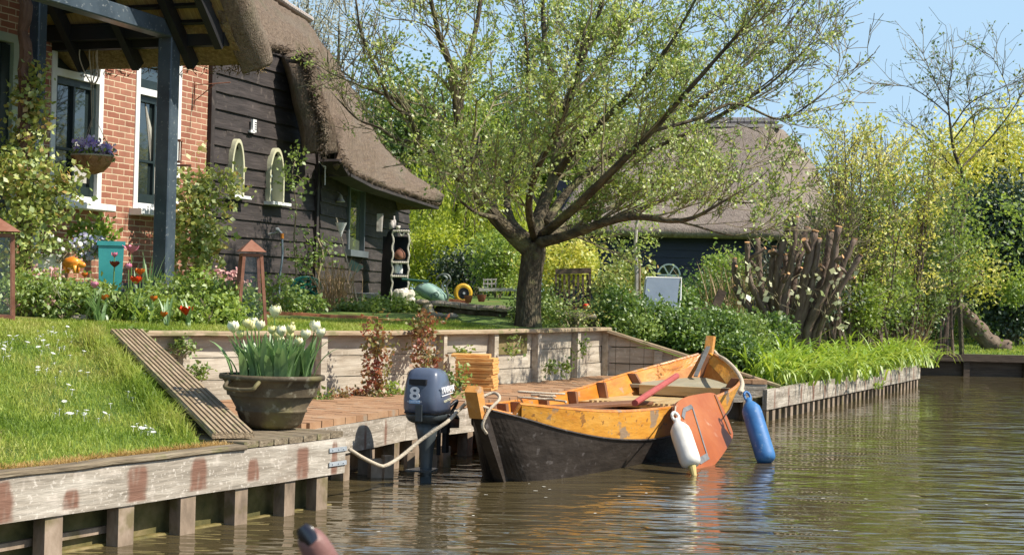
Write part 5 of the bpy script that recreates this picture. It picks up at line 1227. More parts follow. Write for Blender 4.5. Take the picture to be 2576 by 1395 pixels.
m_dry = leafmat('dry_stem', [(.22, .14, .07), (.4, .28, .14), (.5, .38, .22)], trans=.2, gloss=.03)
m_barkgrey = mat('tree_bark', [(.035, .027, .018), (.09, .072, .045), (.2, .165, .1)], scale=9, stretch=(2.2, 2.2, .7), rough=.95, bump=1.0, bscale=22, dist=.05, spots=[((.2, .2, .08), 4, .55, .1, .6)])
m_twig = mat('twig_bark', [(.15, .125, .07), (.3, .26, .16)], scale=6, bump=0, rough=.9)
m_rust = mat('rusty_metal', [(.13, .05, .03), (.24, .1, .06), (.3, .15, .1)], scale=8, rough=.8, bump=.2)
def stemset(mb, c, rad, n, z0, r=.006, up=1.0, wob=.1, nn=4):
    c = V(c)
    for k in range(n):
        a = R.uniform(0, 2*PI); q = R.random()**.5
        b = V((c.x + rad[0]*q*.3*math.cos(a), c.y + rad[1]*q*.3*math.sin(a), z0)); t = V((c.x + rad[0]*q*.95*math.cos(a), c.y + rad[1]*q*.95*math.sin(a), c.z + rad[2]*up*R.uniform(.3, .95)))
        pts = [b]
        for i in range(1, nn+1): pts.append(b.lerp(t, i/nn) + V((R.gauss(0, wob*.3), R.gauss(0, wob*.3), 0))*(1 if i < nn else .3))
        mb.tube(pts, [r*(1 - .6*i/nn) for i in range(nn+1)], 4)
def shrub(name, label, cat, c, rad, K, per, spread, leaf, m, group=None, stems=8, z0=None, shell=.3, aspect=.6, sr=.006, up=.45, lo=-1, stem_m=None, flat=1, droop=0):
    c = V(c); z0 = gz(c.x, c.y) if z0 is None else z0
    e = empty(name, (c.x, c.y, z0), label, cat, group=group); o_ = V((c.x, c.y, z0))
    P = clumps(tuple(c - o_), rad, K, per, spread, shell=shell, lo=lo, flat=flat); P = P[P[:, 2] > .005]
    if len(P): npmesh('foliage', leafverts(P, leaf, aspect=aspect, up=up, droop=droop), 4, m, e)
    if stems:
        mb = MB(); stemset(mb, c - o_, rad, stems, 0, sr); mb.build('stems', stem_m or m_twig, e)
    return e
def gp(x, y, Y): p = at(x, y, Y); return V((p.x, p.y, gz(p.x, p.y)))
# climbing roses on the porch posts
def climber(label, pts, n, spread, leaf, m, sp=.0, cat='climbing rose', stem=.012, group=None):
    P3 = [at(*p) for p in pts]; b = V((P3[0].x, P3[0].y, gz(P3[0].x, P3[0].y))); e = empty('climbing_plant', b, label, cat, group=group)
    path = catmull([b] + P3, 8); mb = MB(); mb.tube([p - b for p in path], [stem*(1 - .6*i/len(path)) for i in range(len(path))], 6)
    L_ = []
    for k in range(n):
        i = int(R.random()*(len(path)-1)); 
        sx_, sz_ = spread[0]*(1 - spread[2]*i/len(path)), spread[1]; q = path[i] - b + V((R.gauss(0, sx_), R.gauss(0, sx_*.5), R.gauss(0, sz_)))
        if q.z < .05: q.z = abs(q.z)
        if k % 6 == 0: mb.tube([path[i] - b, (path[i] - b).lerp(q, .5) + V((0, 0, .03)), q], [.004, .003, .002], 3)
        for z in range(9): L_.append(tuple(q + V((R.gauss(0, .05), R.gauss(0, .05), R.gauss(0, .05)))))
    mb.build('stems', m_twig, e); npmesh('foliage', leafverts(np.array(L_), leaf, aspect=.75, up=.25), 4, m, e)
    return e
climber('rose climbing the left porch post with reddish young leaves', [(60, 600, 14.0), (45, 500, 14.0), (60, 420, 14.0), (70, 330, 14.0), (80, 250, 14.0), (88, 190, 14.0)], 200, (.13, .07, .6), .055, m_rose)
climber('low spreading rose beside the first window left of the planter', [(40, 620, 13.6), (90, 540, 13.7), (150, 470, 13.8), (60, 450, 13.7), (20, 400, 13.6)], 230, (.15, .09, .2), .055, m_rose)
climber('dense rose bush climbing the dark board wall right of the porch post', [(490, 650, 16.2), (500, 600, 16.3), (480, 540, 16.4), (510, 480, 16.5), (545, 440, 16.6)], 330, (.19, .1, .35), .06, m_rose)
climber('thin vine with bare twigs on the right end of the dark board wing', [(745, 680, 19.0), (740, 600, 19.1), (745, 520, 19.1), (735, 440, 19.1), (750, 380, 19.2)], 46, (.09, .07, .2), .05, m_bed, cat='vine', stem=.014)
climber('knotty leafy vine in the corner between wing and side wall', [(800, 700, 20.0), (812, 640, 20.1), (800, 600, 20.2), (830, 640, 20.2)], 30, (.12, .06, .1), .05, m_bed, cat='vine', stem=.02)
# twisted old trunk against the left post
mb = MB(); b = at(64, 640, 14.1); b.z = gz(b.x, b.y); pts = [at(62, y, 14.0) + V((.02*math.sin(y*.06), 0, 0)) for y in range(560, -80, -32)]
mb.tube([b] + pts, [.065] + [.055 + .008*math.sin(i*2) for i in range(len(pts))], 8); o = mb.build('vine_trunk', mat('stringy_bark', [(.09, .05, .035), (.2, .12, .09)], scale=10, stretch=(3, 3, .6), rough=.95, bump=1, bscale=30), origin=b); tag(o, 'thick shaggy vine trunk running up the left porch post', 'vine')
# rope loop hanging from the beam and the hanging basket
hb_ = at(232, 392, 15.1); bask = empty('hanging_basket', hb_, 'coir hanging basket overflowing with purple and white pansies', 'hanging basket')
m_coir = mat('coir', [(.2, .09, .035), (.36, .18, .08), (.5, .3, .15)], scale=12, rough=1, bump=.8, bscale=40)
mb = MB(); mb.lathe([(.04, -.175), (.11, -.15), (.165, -.09), (.195, -.03), (.2, 0), (.185, 0)], 24); mb.build('bowl', m_coir, bask, smooth=True)
mb = MB(); mb.tube([(.2*math.cos(t), .2*math.sin(t), 0) for t in np.linspace(0, 2*PI, 24)], .008, 5); ht = at(234, 60, 15.1) - hb_
for k in range(3): a = 2*PI*k/3 + .4; mb.tube([(.2*math.cos(a), .2*math.sin(a), 0), (.02*math.cos(a), .02*math.sin(a), .36)], .003, 4)
mb.tube([(0, 0, .36), ht], .003, 4); mb.build('chain', m_rope, bask)
m_purp = leafmat('purple_petal', [(.32, .18, .6), (.5, .38, .78), (.85, .8, .9), (.55, .25, .6)], trans=.3, gloss=.05, clump=.15)
P = clumps((0, 0, .05), (.19, .19, .09), 60, 5, .02, shell=.6, lo=-.1); npmesh('foliage', leafverts(clumps((0, 0, .02), (.2, .2, .07), 60, 6, .03), .045, aspect=.6), 4, m_bed, bask); npmesh('pansies', leafverts(P + np.array([0, 0, .02]), .038, aspect=1.0, up=.1), 4, m_purp, bask)
mb = MB(); T = at(240, 90, 15.0)
for (o1, w_) in ((-.03, .09), (.02, .06), (.06, .1)):
    mb.tube(catmull([at(228 + o1*300, 80, 15.0), at(215 + o1*500, 130, 15.0), at(220 + o1*400, 170, 15.0), at(232, 212, 15.0), at(245 + w_*40, 190, 15.0), at(243, 130, 15.0), at(285, 95, 15.0), at(330, 62, 14.9)], 5), .006, 5)
mb.tube([at(229, 205, 15.0), at(231, 320, 15.1)], .004, 4)
tag(mb.build('twig_loop', m_rope, origin=T), 'loop of bare bent twigs hanging from the porch beam above the basket', 'twigs')
# tap, hose, reel
tp = at(692, 585, 18.9); e = empty('garden_tap', tp, 'garden tap with blue grey hose on the dark board wall', 'tap')
mb = MB(); mb.tube(catmull([(-.08, .02, -.02), (0, 0, 0), (.05, -.02, .02), (.09, -.03, -.01)], 4), .013, 6); mb.lathe([(.005, 0), (.03, .0), (.03, .02), (.01, .03)], 10, c=(.03, -.02, .03)); mb.build('tap', m_zinc, e)
mb = MB(); mb.tube([(.09, -.03, -.01), (.092, -.03, -.07)], .02, 8); mb.build('coupling', mat('orange_plastic', [(.7, .25, .03)], bump=0), e)
mb = MB(); mb.tube(catmull([(.092, -.03, -.07), (.1, -.04, -.3), (.07, -.05, -.6), (.09, -.05, -.8)], 5), .014, 6); mb.build('hose', mat('hose_rubber', [(.2, .26, .3)], bump=0, rough=.5), e)
rp_ = at(770, 722, 18.4); e = empty('hose_reel', rp_, 'green plastic hose reel leaning at the foot of the dark wall', 'hose reel', rz=.5)
m_reel = mat('green_plastic', [(.01, .16, .11), (.02, .24, .16)], bump=.05, rough=.35)
for y in (-.05, .05):
    mb = MB(); mb.tube([(.165*math.cos(t), y, .12*math.sin(t)) for t in np.linspace(0, 2*PI, 28)], .014, 6)
    for k in range(6): a = 2*PI*k/6; mb.tube([(.05*math.cos(a), y, .036*math.sin(a)), (.16*math.cos(a + .2), y, .115*math.sin(a + .2))], .012, 5)
    mb.tube([(.05*math.cos(t), y, .036*math.sin(t)) for t in np.linspace(0, 2*PI, 14)], .01, 5); mb.build('reel_disc', m_reel, e)
mb = MB()
for y in np.linspace(-.04, .04, 5): mb.tube([(.12*math.cos(t), y, .085*math.sin(t)) for t in np.linspace(0, 2*PI, 24)], .01, 5)
mb.build('wound_hose', mat('green_hose', [(.03, .1, .07)], bump=0), e)
# lanterns
def lantern(pb, w_, h, label, lean=.62):
    e = empty('garden_lantern', pb, label, 'lantern', rz=.35); m = m_rust
    hh = h*.82; b_ = w_/2; t_ = b_*lean
    mb = MB()
    cs = [(-1, -1), (1, -1), (1, 1), (-1, 1)]
    for (x, y) in cs: mb.beam((x*b_, y*b_, 0), (x*t_, y*t_, hh), .026, .026, up=(0, 1, 0))
    for k in range(4):
        a, b2 = cs[k], cs[(k+1) % 4]; mb.beam((a[0]*t_, a[1]*t_, hh), (b2[0]*t_, b2[1]*t_, hh), .026, .026); mb.beam((a[0]*b_, a[1]*b_, .03), (b2[0]*b_, b2[1]*b_, .03), .026, .026)
    mb.build('frame', m, e)
    mb = MB(); r_ = t_*1.5; z = hh + .03; mb.add([(-r_, -r_, z), (r_, -r_, z), (r_, r_, z), (-r_, r_, z), (0, 0, h)], [(0, 1, 4), (1, 2, 4), (2, 3, 4), (3, 0, 4), (3, 2, 1, 0)]); mb.build('roof', m, e)
    mb = MB(); 
    for k in range(4): a, b2 = cs[k], cs[(k+1) % 4]; q = .93; mb.add([(a[0]*b_*q, a[1]*b_*q, .04), (b2[0]*b_*q, b2[1]*b_*q, .04), (b2[0]*t_*q, b2[1]*t_*q, hh), (a[0]*t_*q, a[1]*t_*q, hh)], [(0, 1, 2, 3)])
    mb.build('pane', m_lant, e)
def clearglass():
    m, nt, N, L = _mat('lantern_glass'); out = N.new('ShaderNodeOutputMaterial'); t = N.new('ShaderNodeBsdfTransparent'); g = N.new('ShaderNodeBsdfGlossy'); g.inputs['Roughness'].default_value = .05
    t.inputs[0].default_value = (.95, .96, .95, 1); mx = N.new('ShaderNodeMixShader'); mx.inputs[0].default_value = .035; L.new(t.outputs[0], mx.inputs[1]); L.new(g.outputs[0], mx.inputs[2]); L.new(mx.outputs[0], out.inputs[0]); return m
m_lant = clearglass()
p = at(628, 785, 13.6); zg = gz(p.x, p.y); topz = at(627, 602, 13.6).z
lantern((p.x, p.y, zg), .24, topz - zg, 'tall rusty tapered garden lantern at the right end of the flower bed')
p = at(-12, 790, 12.2); zg = gz(p.x, p.y); lantern((p.x, p.y, zg), .26, at(-5, 545, 12.2).z - zg, 'rusty lantern cut off by the left picture edge', .85)
# teal pot, orange ornament, white trough
m_teal = mat('teal_glaze', [(.03, .24, .25), (.06, .36, .36)], scale=4, rough=.3, bump=.05, coat=.3)
p = gp(278, 690, 14.6); zt_ = at(278, 607, 14.6).z; h_ = zt_ - p.z
e = empty('teal_planter', p, 'square teal glazed planter with blue and white flowers in front of the brick wall', 'planter', rz=.25)
mb = MB(); s_ = .115; mb.loft([[V((x*q, y*q, z)) for x, y in ((-s_, -s_), (s_, -s_), (s_, s_), (-s_, s_))] for q, z in ((.82, 0), (1, h_ - .04), (1.1, h_ - .04), (1.1, h_), (1, h_))], cap1=True); mb.build('pot', m_teal, e)
m_blu = leafmat('blue_white_petal', [(.25, .28, .6), (.5, .5, .75), (.85, .85, .85), (.35, .25, .55)], trans=.3, gloss=.05, clump=.1)
e = shrub('violet_pot_plant', 'blue and white violas spilling left of the teal planter', 'flowers', at(222, 622, 14.7), (.17, .14, .11), 50, 6, .03, .035, m_bed, z0=at(222, 655, 14.7).z, stems=6)
npmesh('blooms', leafverts(clumps((0, 0, .14), (.17, .14, .1), 50, 4, .02, shell=.8), .04, aspect=1, up=.1), 4, m_blu, e)
shrub('leafy_pot_plant', 'broad leaved green plant rising behind the teal planter', 'plant', at(235, 585, 15.0), (.22, .16, .12), 40, 7, .04, .075, m_bedy, z0=at(235, 630, 15.0).z, stems=6)
p = gp(180, 690, 14.0); m_or = mat('orange_glaze', [(.6, .12, .015), (.8, .3, .03), (.85, .5, .08)], scale=9, rough=.35, bump=.4, bscale=14, coat=.3)
e = empty('orange_ornament', (p.x, p.y, at(180, 687, 14.0).z), 'orange glazed animal shaped garden ornament among the bed flowers', 'ornament', rz=-.2)
mb = MB(); mb.ico((0, 0, .09), .075, 3, (1.15, .8, .75), nz=.25, nf=4); mb.ico((.1, -.01, .075), .035, 2, (1.2, .8, .8), nz=.2)
for x, y in ((-.05, -.03), (-.05, .03), (.045, -.03), (.045, .03)): mb.tube([(x, y, 0), (x, y, .07)], [.014, .02], 7)
mb.build('body', m_or, e, smooth=True)
p = gp(118, 690, 14.2); mb = MB(); zt_ = at(118, 645, 14.2).z; mb.box((p.x, p.y, (zt_ + p.z)/2), (.24, .16, zt_ - p.z), M=rotz(.2)); mb.box((p.x, p.y, zt_ + .01), (.26, .18, .025), M=rotz(.2)); tag(mb.build('white_trough', m_whitep, origin=p), 'white plant trough half hidden behind pink bed flowers', 'planter')
e = shrub('white_ball_flowers', 'white flower heads above the trough at the left rose', 'flowers', at(140, 625, 14.1), (.26, .1, .07), 30, 5, .03, .04, m_bed, z0=at(140, 660, 14.1).z, stems=8)
m_wb = mat('white_bloom', [(.7, .72, .6), (.85, .85, .8)], scale=40, bump=.6)
for k in range(9): mb = MB(); q = V((R.uniform(-.26, .26), R.uniform(-.08, .05), R.uniform(.08, .24))); mb.ico(q, R.uniform(.02, .032), 2, nz=.3, nf=6); mb.build('bloom', m_wb, e)
mb = MB(); p = gp(200, 803, 12.9); mb.ico((p.x, p.y, p.z + .02), .06, 3, (1.25, .8, .5), nz=.15, nf=2); tag(mb.build('boulder', mat('field_stone', [(.3, .24, .19), (.5, .42, .34)], scale=8, rough=.9), origin=p, smooth=True), 'smooth beige stone at the edge of the flower bed', 'stone')
# bed plants
bedg = 'leafy perennials in the flower bed'
bedspec = [(55, 735, 13.0, .30, .24, m_bed, .045, 'pink flecked leafy clump at the left end of the flower bed'), (110, 720, 13.3, .3, .26, m_bedy, .045, 'bright leafy clump beside the left lantern'), (170, 745, 13.0, .3, .22, m_bed, .045, 'low leafy clump under the orange ornament'), (235, 740, 13.2, .28, .2, m_bedy, .05, 'leafy clump in front of the teal planter'), (300, 760, 13.0, .26, .16, m_bed, .05, 'low green clump among the red tulips'),
           (370, 765, 13.2, .28, .15, m_bedy, .05, 'low light green clump under the red tulip'), (440, 735, 13.6, .3, .24, m_bed, .045, 'leafy mound right of the tulips'), (505, 730, 13.7, .32, .28, m_bedy, .045, 'dense bright mound in the right half of the bed'), (570, 745, 13.7, .3, .25, m_bed, .045, 'dense mound beside the right lantern'), (540, 775, 13.3, .3, .16, m_bedy, .045, 'low foliage at the front right of the bed'), (430, 785, 13.2, .28, .12, m_bed, .045, 'low foliage at the front middle of the bed'),
           (615, 770, 13.6, .16, .2, m_bed, .045, 'small leafy clump at the foot of the right lantern')]
for (x, y, Y, rx, rz_, m, lf_, lb) in bedspec:
    p = at(x, y, Y); g_ = gz(p.x, p.y); h_ = max(.1, p.z - g_ + rz_*.45)
    shrub('bed_plant', lb, 'plant', (p.x, p.y, g_ + h_*.5), (rx, rx*.8, h_*.62), 90, 11, .035, lf_, m, group=bedg, stems=10, z0=g_, shell=.5)
m_pinkb = leafmat('pink_blossom', [(.6, .3, .3), (.75, .5, .45), (.55, .2, .25)], trans=.3, gloss=.03, clump=.1)
for (x, y, Y, n, lb) in ((120, 690, 13.4, 26, 'pink speckled blossoms above the left bed foliage'), (70, 760, 12.9, 14, 'scattered pale pink blossoms low in the left bed'), (555, 690, 13.9, 26, 'small magenta blossoms at the top of the right bed mound'), (590, 715, 13.8, 16, 'dusty pink blossoms beside the right lantern')):
    e = empty('pink_blossoms', at(x, y + 30, Y), lb, 'flowers'); npmesh('petals', leafverts(clumps((0, 0, .1), (.2, .1, .06), n, 4, .015), .03, aspect=.9, up=.2), 4, m_pinkb, e)
# coloured tulips in the bed
m_redt = mat('red_tulip', [(.6, .02, .005), (.75, .07, .01)], bump=.1, rough=.4); m_pinkt = mat('pink_tulip', [(.65, .12, .25), (.75, .35, .45)], scale=14, bump=.1, rough=.4); m_ort = mat('orange_tulip', [(.55, .08, .01), (.75, .25, .03)], scale=20, bump=.1, rough=.4); m_dkt = mat('maroon_tulip', [(.14, .015, .01), (.3, .05, .02)], scale=20, bump=.1)
for (x, y, Y, r, m, op, lb, cat) in ((331, 630, 13.2, .042, m_pinkt, .9, 'wide open pink tulip, highest of the bed tulips', 0), (288, 640, 13.3, .026, m_pinkt, .3, 'small dark pink tulip in front of the teal planter', 0), (323, 670, 13.1, .03, m_pinkt, .1, 'closed pink tulip in the middle of the bed', 0), (237, 717, 12.8, .032, m_pinkt, .3, 'single pink tulip low in the left of the bed', 0),
      (288, 665, 13.2, .032, m_dkt, .7, 'dark maroon striped tulip by the teal planter', 0), (352, 685, 13.0, .034, m_ort, .6, 'orange red tulip right of the pink ones', 0), (342, 708, 12.9, .04, m_redt, .5, 'bright red tulip in the centre of the bed', 0), (468, 785, 12.7, .042, m_redt, .8, 'bright red open tulip at the front of the bed', 0), (412, 790, 12.8, .028, m_ort, .4, 'dull orange tulip low in the front of the bed', 0), (387, 750, 12.9, .028, m_ort, .4, 'small orange tulip in the grey green leaves', 0), (213, 690, 13.2, .026, m_ort, .3, 'orange tulip bud beside the orange ornament', 0), (262, 748, 12.8, .03, m_ort, .6, 'faded orange tulip bending low', 0)):
    tpp = at(x, y + 8, Y); g_ = gz(tpp.x, tpp.y); tulip((tpp.x + R.uniform(-.03, .03), tpp.y + .02, g_), tpp, r, r*1.9, m, lb, 'coloured tulips in the flower bed', leaves=5, par_name='bed_tulip', Lf=.24, wl=.035, open_=op, cat='tulip')
# leaf tufts with strap leaves in bed
def tuft(name, c, n, L_, w_, bend, m, label, cat, group=None, spread=.06, dir_=None, seg=5):
    c = V(c); e = empty(name, c, label, cat, group=group); mb = MB()
    for k in range(n):
        a = R.uniform(0, 2*PI) if dir_ is None else R.gauss(dir_, 1.0); q = V((R.gauss(0, spread), R.gauss(0, spread), 0)); strap(mb, q, (math.cos(a), math.sin(a)), L_*R.uniform(.6, 1.2), w_*R.uniform(.7, 1.2), bend=bend*R.uniform(.5, 1.2), n=seg, up0=R.uniform(.75, 1))
    mb.build('leaves', m, e, smooth=True); return e
tuft('leaf_tuft', gp(300, 770, 12.9), 26, .3, .03, .6, m_bedy, 'tulip like grey green leaf tuft in the middle of the bed', 'plant', 'leaf tufts in the flower bed')
tuft('leaf_tuft', gp(380, 770, 12.9), 26, .28, .03, .8, m_bedy, 'arching leaf tuft between the red tulips', 'plant', 'leaf tufts in the flower bed')
tuft('leaf_tuft', gp(250, 775, 12.7), 18, .34, .04, .4, m_tleaf, 'broad dark leaf tuft left of the red tulips', 'plant', 'leaf tufts in the flower bed')
tuft('iris_clump', gp(380, 640, 14.4), 26, .55, .03, .15, m_tleaf, 'upright dark iris leaves at the foot of the porch post', 'plant')
tuft('leaf_tuft', gp(600, 790, 13.2), 22, .2, .025, .8, m_bedy, 'grassy tuft at the right front corner of the bed', 'plant', 'leaf tufts in the flower bed')
# plants along the dark wall
for (x, y, Y, rx, rz_, m, lb) in ((690, 740, 17.2, .36, .2, m_bed, 'dark leafy clump at the foot of the dark board wing'), (740, 765, 17.0, .34, .14, m_bed, 'low leafy clump under the hose reel'), (965, 768, 18.6, .5, .08, m_bedy, 'low bright ground cover before the shelf cabinet'), (900, 778, 18.0, .3, .06, m_bed, 'small leafy patch left of the zinc tub'), (1020, 775, 18.6, .35, .06, m_bedy, 'white flecked ground cover beside the stone wall')):
    p = at(x, y, Y); g_ = gz(p.x, p.y); h_ = max(.08, p.z - g_ + rz_); shrub('leafy_plant', lb, 'plant', (p.x, p.y, g_ + h_*.4), (rx, rx*.6, h_*.6), 70, 10, .035, .05, m, stems=6, z0=g_)
p = gp(845, 775, 18.2)
e = tuft('dry_grass_clump', p, 150, .62, .012, .25, m_dry, 'brown upright ornamental grass clump in front of the side wall', 'grass clump', spread=.09)
# zinc tub, horn tool on stake
p = gp(918, 772, 18.9); e = empty('zinc_tub', p, 'old whitish zinc tub standing in front of the shelf cabinet', 'tub'); h_ = .2
m_tub = mat('limed_zinc', [(.4, .36, .33), (.58, .54, .5)], scale=6, rough=.8, bump=.3, spots=[((.25, .2, .17), 9, .6, .08, .5)])
mb = MB(); mb.lathe([(.1, 0), (.145, h_ - .01), (.155, h_), (.145, h_ + .008), (.135, h_ - .02), (.12, .08)], 26, cap1=True); mb.build('tub', m_tub, e, smooth=True)
mb = MB(); mb.tube([(.155*math.cos(t), .155*math.sin(t), h_) for t in np.linspace(0, 2*PI, 26)], .008, 6); mb.build('rim', m_tub, e, smooth=True)
a_ = at(846, 548, 19.2); b_ = at(905, 760, 18.6); b_.z = gz(b_.x, b_.y) ; e = empty('wooden_stake', b_, 'long thin stake leaning on the side wall with a pale funnel near its top', 'stake')
mb = MB(); mb.tube([(0, 0, 0), a_ - b_], [.012, .01], 6); mb.build('shaft', mat('grey_stake', [(.3, .25, .16), (.42, .36, .25)], bump=.1), e)
c = at(858, 560, 19.0) - b_; mb = MB(); mb.lathe([(.008, -.17), (.03, -.1), (.07, 0), (.066, 0)], 14, c=c, cap1=True); mb.build('funnel', m_whitep, e)
mb = MB(); c = at(895, 665, 18.9) - b_; mb.add([c + V((-.06, 0, .06)), c + V((.1, -.02, -.02)), c + V((.02, -.05, -.1)), c + V((-.1, -.03, -.04)), c + V((0, .01, -.03))], [(0, 1, 2, 3), (0, 3, 4), (0, 4, 1), (1, 4, 2), (2, 4, 3)]); o = mb.build('watering_scoop', mat('green_tin', [(.1, .17, .12), (.16, .25, .18)]), origin=b_ + c); o.location = b_ + c; 
o.data.transform(Matrix.Translation(b_)); tag(o, 'green tin scoop hanging beside the leaning stake', 'scoop')
# lamp on side wall, bracket lamp
c = at(843, 500, 21.5) + V((.08, -.05, 0)); mb = MB(); mb.lathe([(.008, .06), (.02, .05), (.035, .0), (.065, -.04), (.06, -.045)], 14, c=c); mb.tube([c + V((0, 0, .06)), c + V((-.06, .05, .1))], .006, 5); tag(mb.build('wall_lamp', m_tub, origin=c), 'small pale bell shaped lamp on the dark side wall', 'lamp')
c = at(812, 412, 20.1); mb = MB(); mb.prism([c + V((-.06, 0, .03)), c + V((.05, 0, .0)), c + V((.04, 0, -.07))], (0, .03, 0)); mb.tube([c + V((.03, 0, 0)), c + V((.035, 0, -.27))], .008, 5); mb.tube([c + V((.0, -.03, .02)), c + V((.28, .0, .0))], .016, 6); tag(mb.build('gutter_bracket', m_whitep, origin=c), 'white bracket and pipe end under the thatch at the wing corner', 'bracket')
# wall lantern at porch
c = at(441, 380, 15.5); e = empty('wall_lantern', c, 'small square lantern hanging beside the porch post', 'lantern'); mb = MB(); mb.box((0, 0, 0), (.09, .09, .2)); mb.build('glass_box', m_lant, e); mb = MB()
for x in (-1, 1):
    for y in (-1, 1): mb.beam((x*.048, y*.048, -.1), (x*.048, y*.048, .1), .012, .012, up=(0, 1, 0))
mb.beam((-.06, 0, .105), (.06, 0, .105), .12, .015); mb.beam((-.06, 0, -.105), (.06, 0, -.105), .12, .015); mb.beam((-.03, 0, -.14), (.16, 0, -.14), .03, .02); mb.build('frame', m_rust, e)
# bracket of old iron on brick
c = HWd(hw(493, 230)[0], .02, hw(493, 230)[1]); mb = MB()
p0_ = HWd(hw(490, 210, .02)[0], .02, hw(490, 205, .02)[1]); mb.tube([p0_, p0_ - V((0, 0, .3))], .008, 5); mb.tube([p0_ - V((0, 0, .04)), p0_ + nv*.45 - V((0, 0, .02))], .006, 5); mb.tube([p0_ - V((0, 0, .22)), p0_ + nv*.25 - V((0, 0, .04))], .006, 5); tag(mb.build('plant_bracket', m_rust, origin=p0_), 'rusty iron hanging bracket on the narrow brick pier', 'bracket')
# shelf cabinet
cb_ = gp(985, 748, 23.2); sc_ = 3960/23.2; e = empty('shelf_cabinet', cb_, 'upright dark shelf cabinet with scalloped pale trim, filled with ornaments', 'cabinet', rz=.0)
def cl(x, y, dy=0): q = at(x, y, 23.2) - cb_; return V((q.x, dy, q.z))
m_sh = mat('slate_paint', [(.02, .026, .032), (.035, .042, .05)], scale=6, rough=.6); m_trim = mat('aged_cream_trim', [(.5, .45, .35), (.7, .66, .58)], scale=9, rough=.7)
side = [(948, 752), (948, 640), (953, 610), (965, 585), (985, 570), (985, 752)]
mb = MB(); a, b = cl(985, 752), cl(985, 575); fr_ = .0
top = a.copy(); 
poly = [V((a.x, .0, -.03)), V((a.x, -.0, b.z)), V((a.x - .10, .25, b.z - .04)), V((a.x - .17, .42, b.z - .25)), V((a.x - .2, .5, b.z - .45)), V((a.x - .21, .52, -.03))]
mb.prism(poly, (.02, .01, 0)); mb.build('side_panel', m_sh, e)
x0_, x1_ = cl(986, 700).x, cl(1026, 700).x
mb = MB(); mb.add([V((x0_ - .19, .5, 0)), V((x1_, .3, 0)), V((x1_, .3, b.z - .1)), V((x0_ - .19, .5, b.z - .1))], [(0, 1, 2, 3)]); mb.build('back_panel', m_sh, e)
for (y, nm_) in ((690, 'shelf'), (655, 'shelf'), (740, 'shelf'), (576, 'shelf')):
    q = cl(1005, y); mb = MB(); mb.beam(V((x0_, .14, q.z)), V((x1_, .14, q.z)), .3, .025); sh = mb.build('shelf', m_sh, e)
    mb = MB()
    for k in range(9): xx = lerp(x0_ + .01, x1_ - .01, k/8); mb.ico((xx, -.015, q.z - .028), .02, 1)
    mb.build('scalloped_trim', m_trim, sh)
mb = MB(); 
for s_, xx in ((0, x0_), (1, x1_)): mb.tube([V((xx + .012*math.sin(z*30), -.01, z)) for z in np.linspace(0, b.z*.97 if s_ == 0 else b.z*.93, 20)], .014, 5)
mb.tube(catmull([V((x0_, -.01, b.z - .05)), V((lerp(x0_, x1_, .3), -.01, b.z - .02)), V((lerp(x0_, x1_, .55), -.01, b.z - .1)), V((lerp(x0_, x1_, .8), -.01, b.z - .03)), V((x1_, -.01, b.z - .1))], 4), .014, 5); mb.build('edge_trim', m_trim, e)
def orn(name, x, y, Y, prof, m, label, cat='ornament'):
    c = at(x, y, Y); mb = MB(); mb.lathe(prof, 14); o = mb.build(name, m, loc=c, smooth=True); return tag(o, label, cat)
m_terr = mat('terracotta', [(.35, .12, .06), (.5, .2, .1)], scale=8, rough=.8)
jug = [(.03, 0), (.045, .02), (.05, .07), (.03, .13), (.02, .16), (.03, .19)]
orn('white_jug', 998, 690, 23.25, [(r_*1.1, z*1.15) for r_, z in jug], m_whitep, 'white jug on the middle shelf of the cabinet', 'jug')
orn('white_bottle', 1008, 690, 23.3, [(r_*.6, z) for r_, z in jug], m_whitep, 'slim white bottle beside the jug on the middle shelf', 'bottle')
orn('brown_vessel', 1005, 655, 23.25, [(.05, 0), (.085, .05), (.08, .11), (.04, .16), (.01, .18)], m_rust, 'rusty brown round vessel on the upper shelf', 'vessel')
orn('grey_jar', 985, 576, 23.25, [(.04, 0), (.04, .09), (.02, .11), (.03, .13)], m_tub, 'grey jar on top of the shelf cabinet', 'jar')
orn('tall_grey_bottle', 991, 572, 23.3, [(.03, 0), (.03, .1), (.012, .13), (.012, .17)], m_tub, 'tall grey bottle on top of the shelf cabinet', 'bottle')
orn('small_white_cup', 1001, 576, 23.2, [(.03, 0), (.038, .05)], m_trim, 'small cream cup at the right of the cabinet top', 'cup')
mb = MB(); c = at(960, 560, 23.1); mb.beam(c + V((-.07, 0, 0)), c + V((.0, 0, 0)), .05, .26); mb.tube([c + V((0, 0, -.13)), c + V((.01, 0, .13))], .012, 5); tag(mb.build('enamel_holder', m_tub, origin=c), 'pale grey enamel wall holder left of the cabinet top', 'holder')
mb = MB(); c = gp(1005, 762, 22.6); 
for k in range(9): mb.ico((c.x + R.uniform(-.13, .16), c.y + R.uniform(-.1, .1), c.z + R.uniform(.0, .16)), R.uniform(.05, .09), 2, nz=.35, nf=3)
tag(mb.build('shell_heap', m_trim, origin=c), 'heap of pale shells and stones at the foot of the shelf cabinet', 'stones')
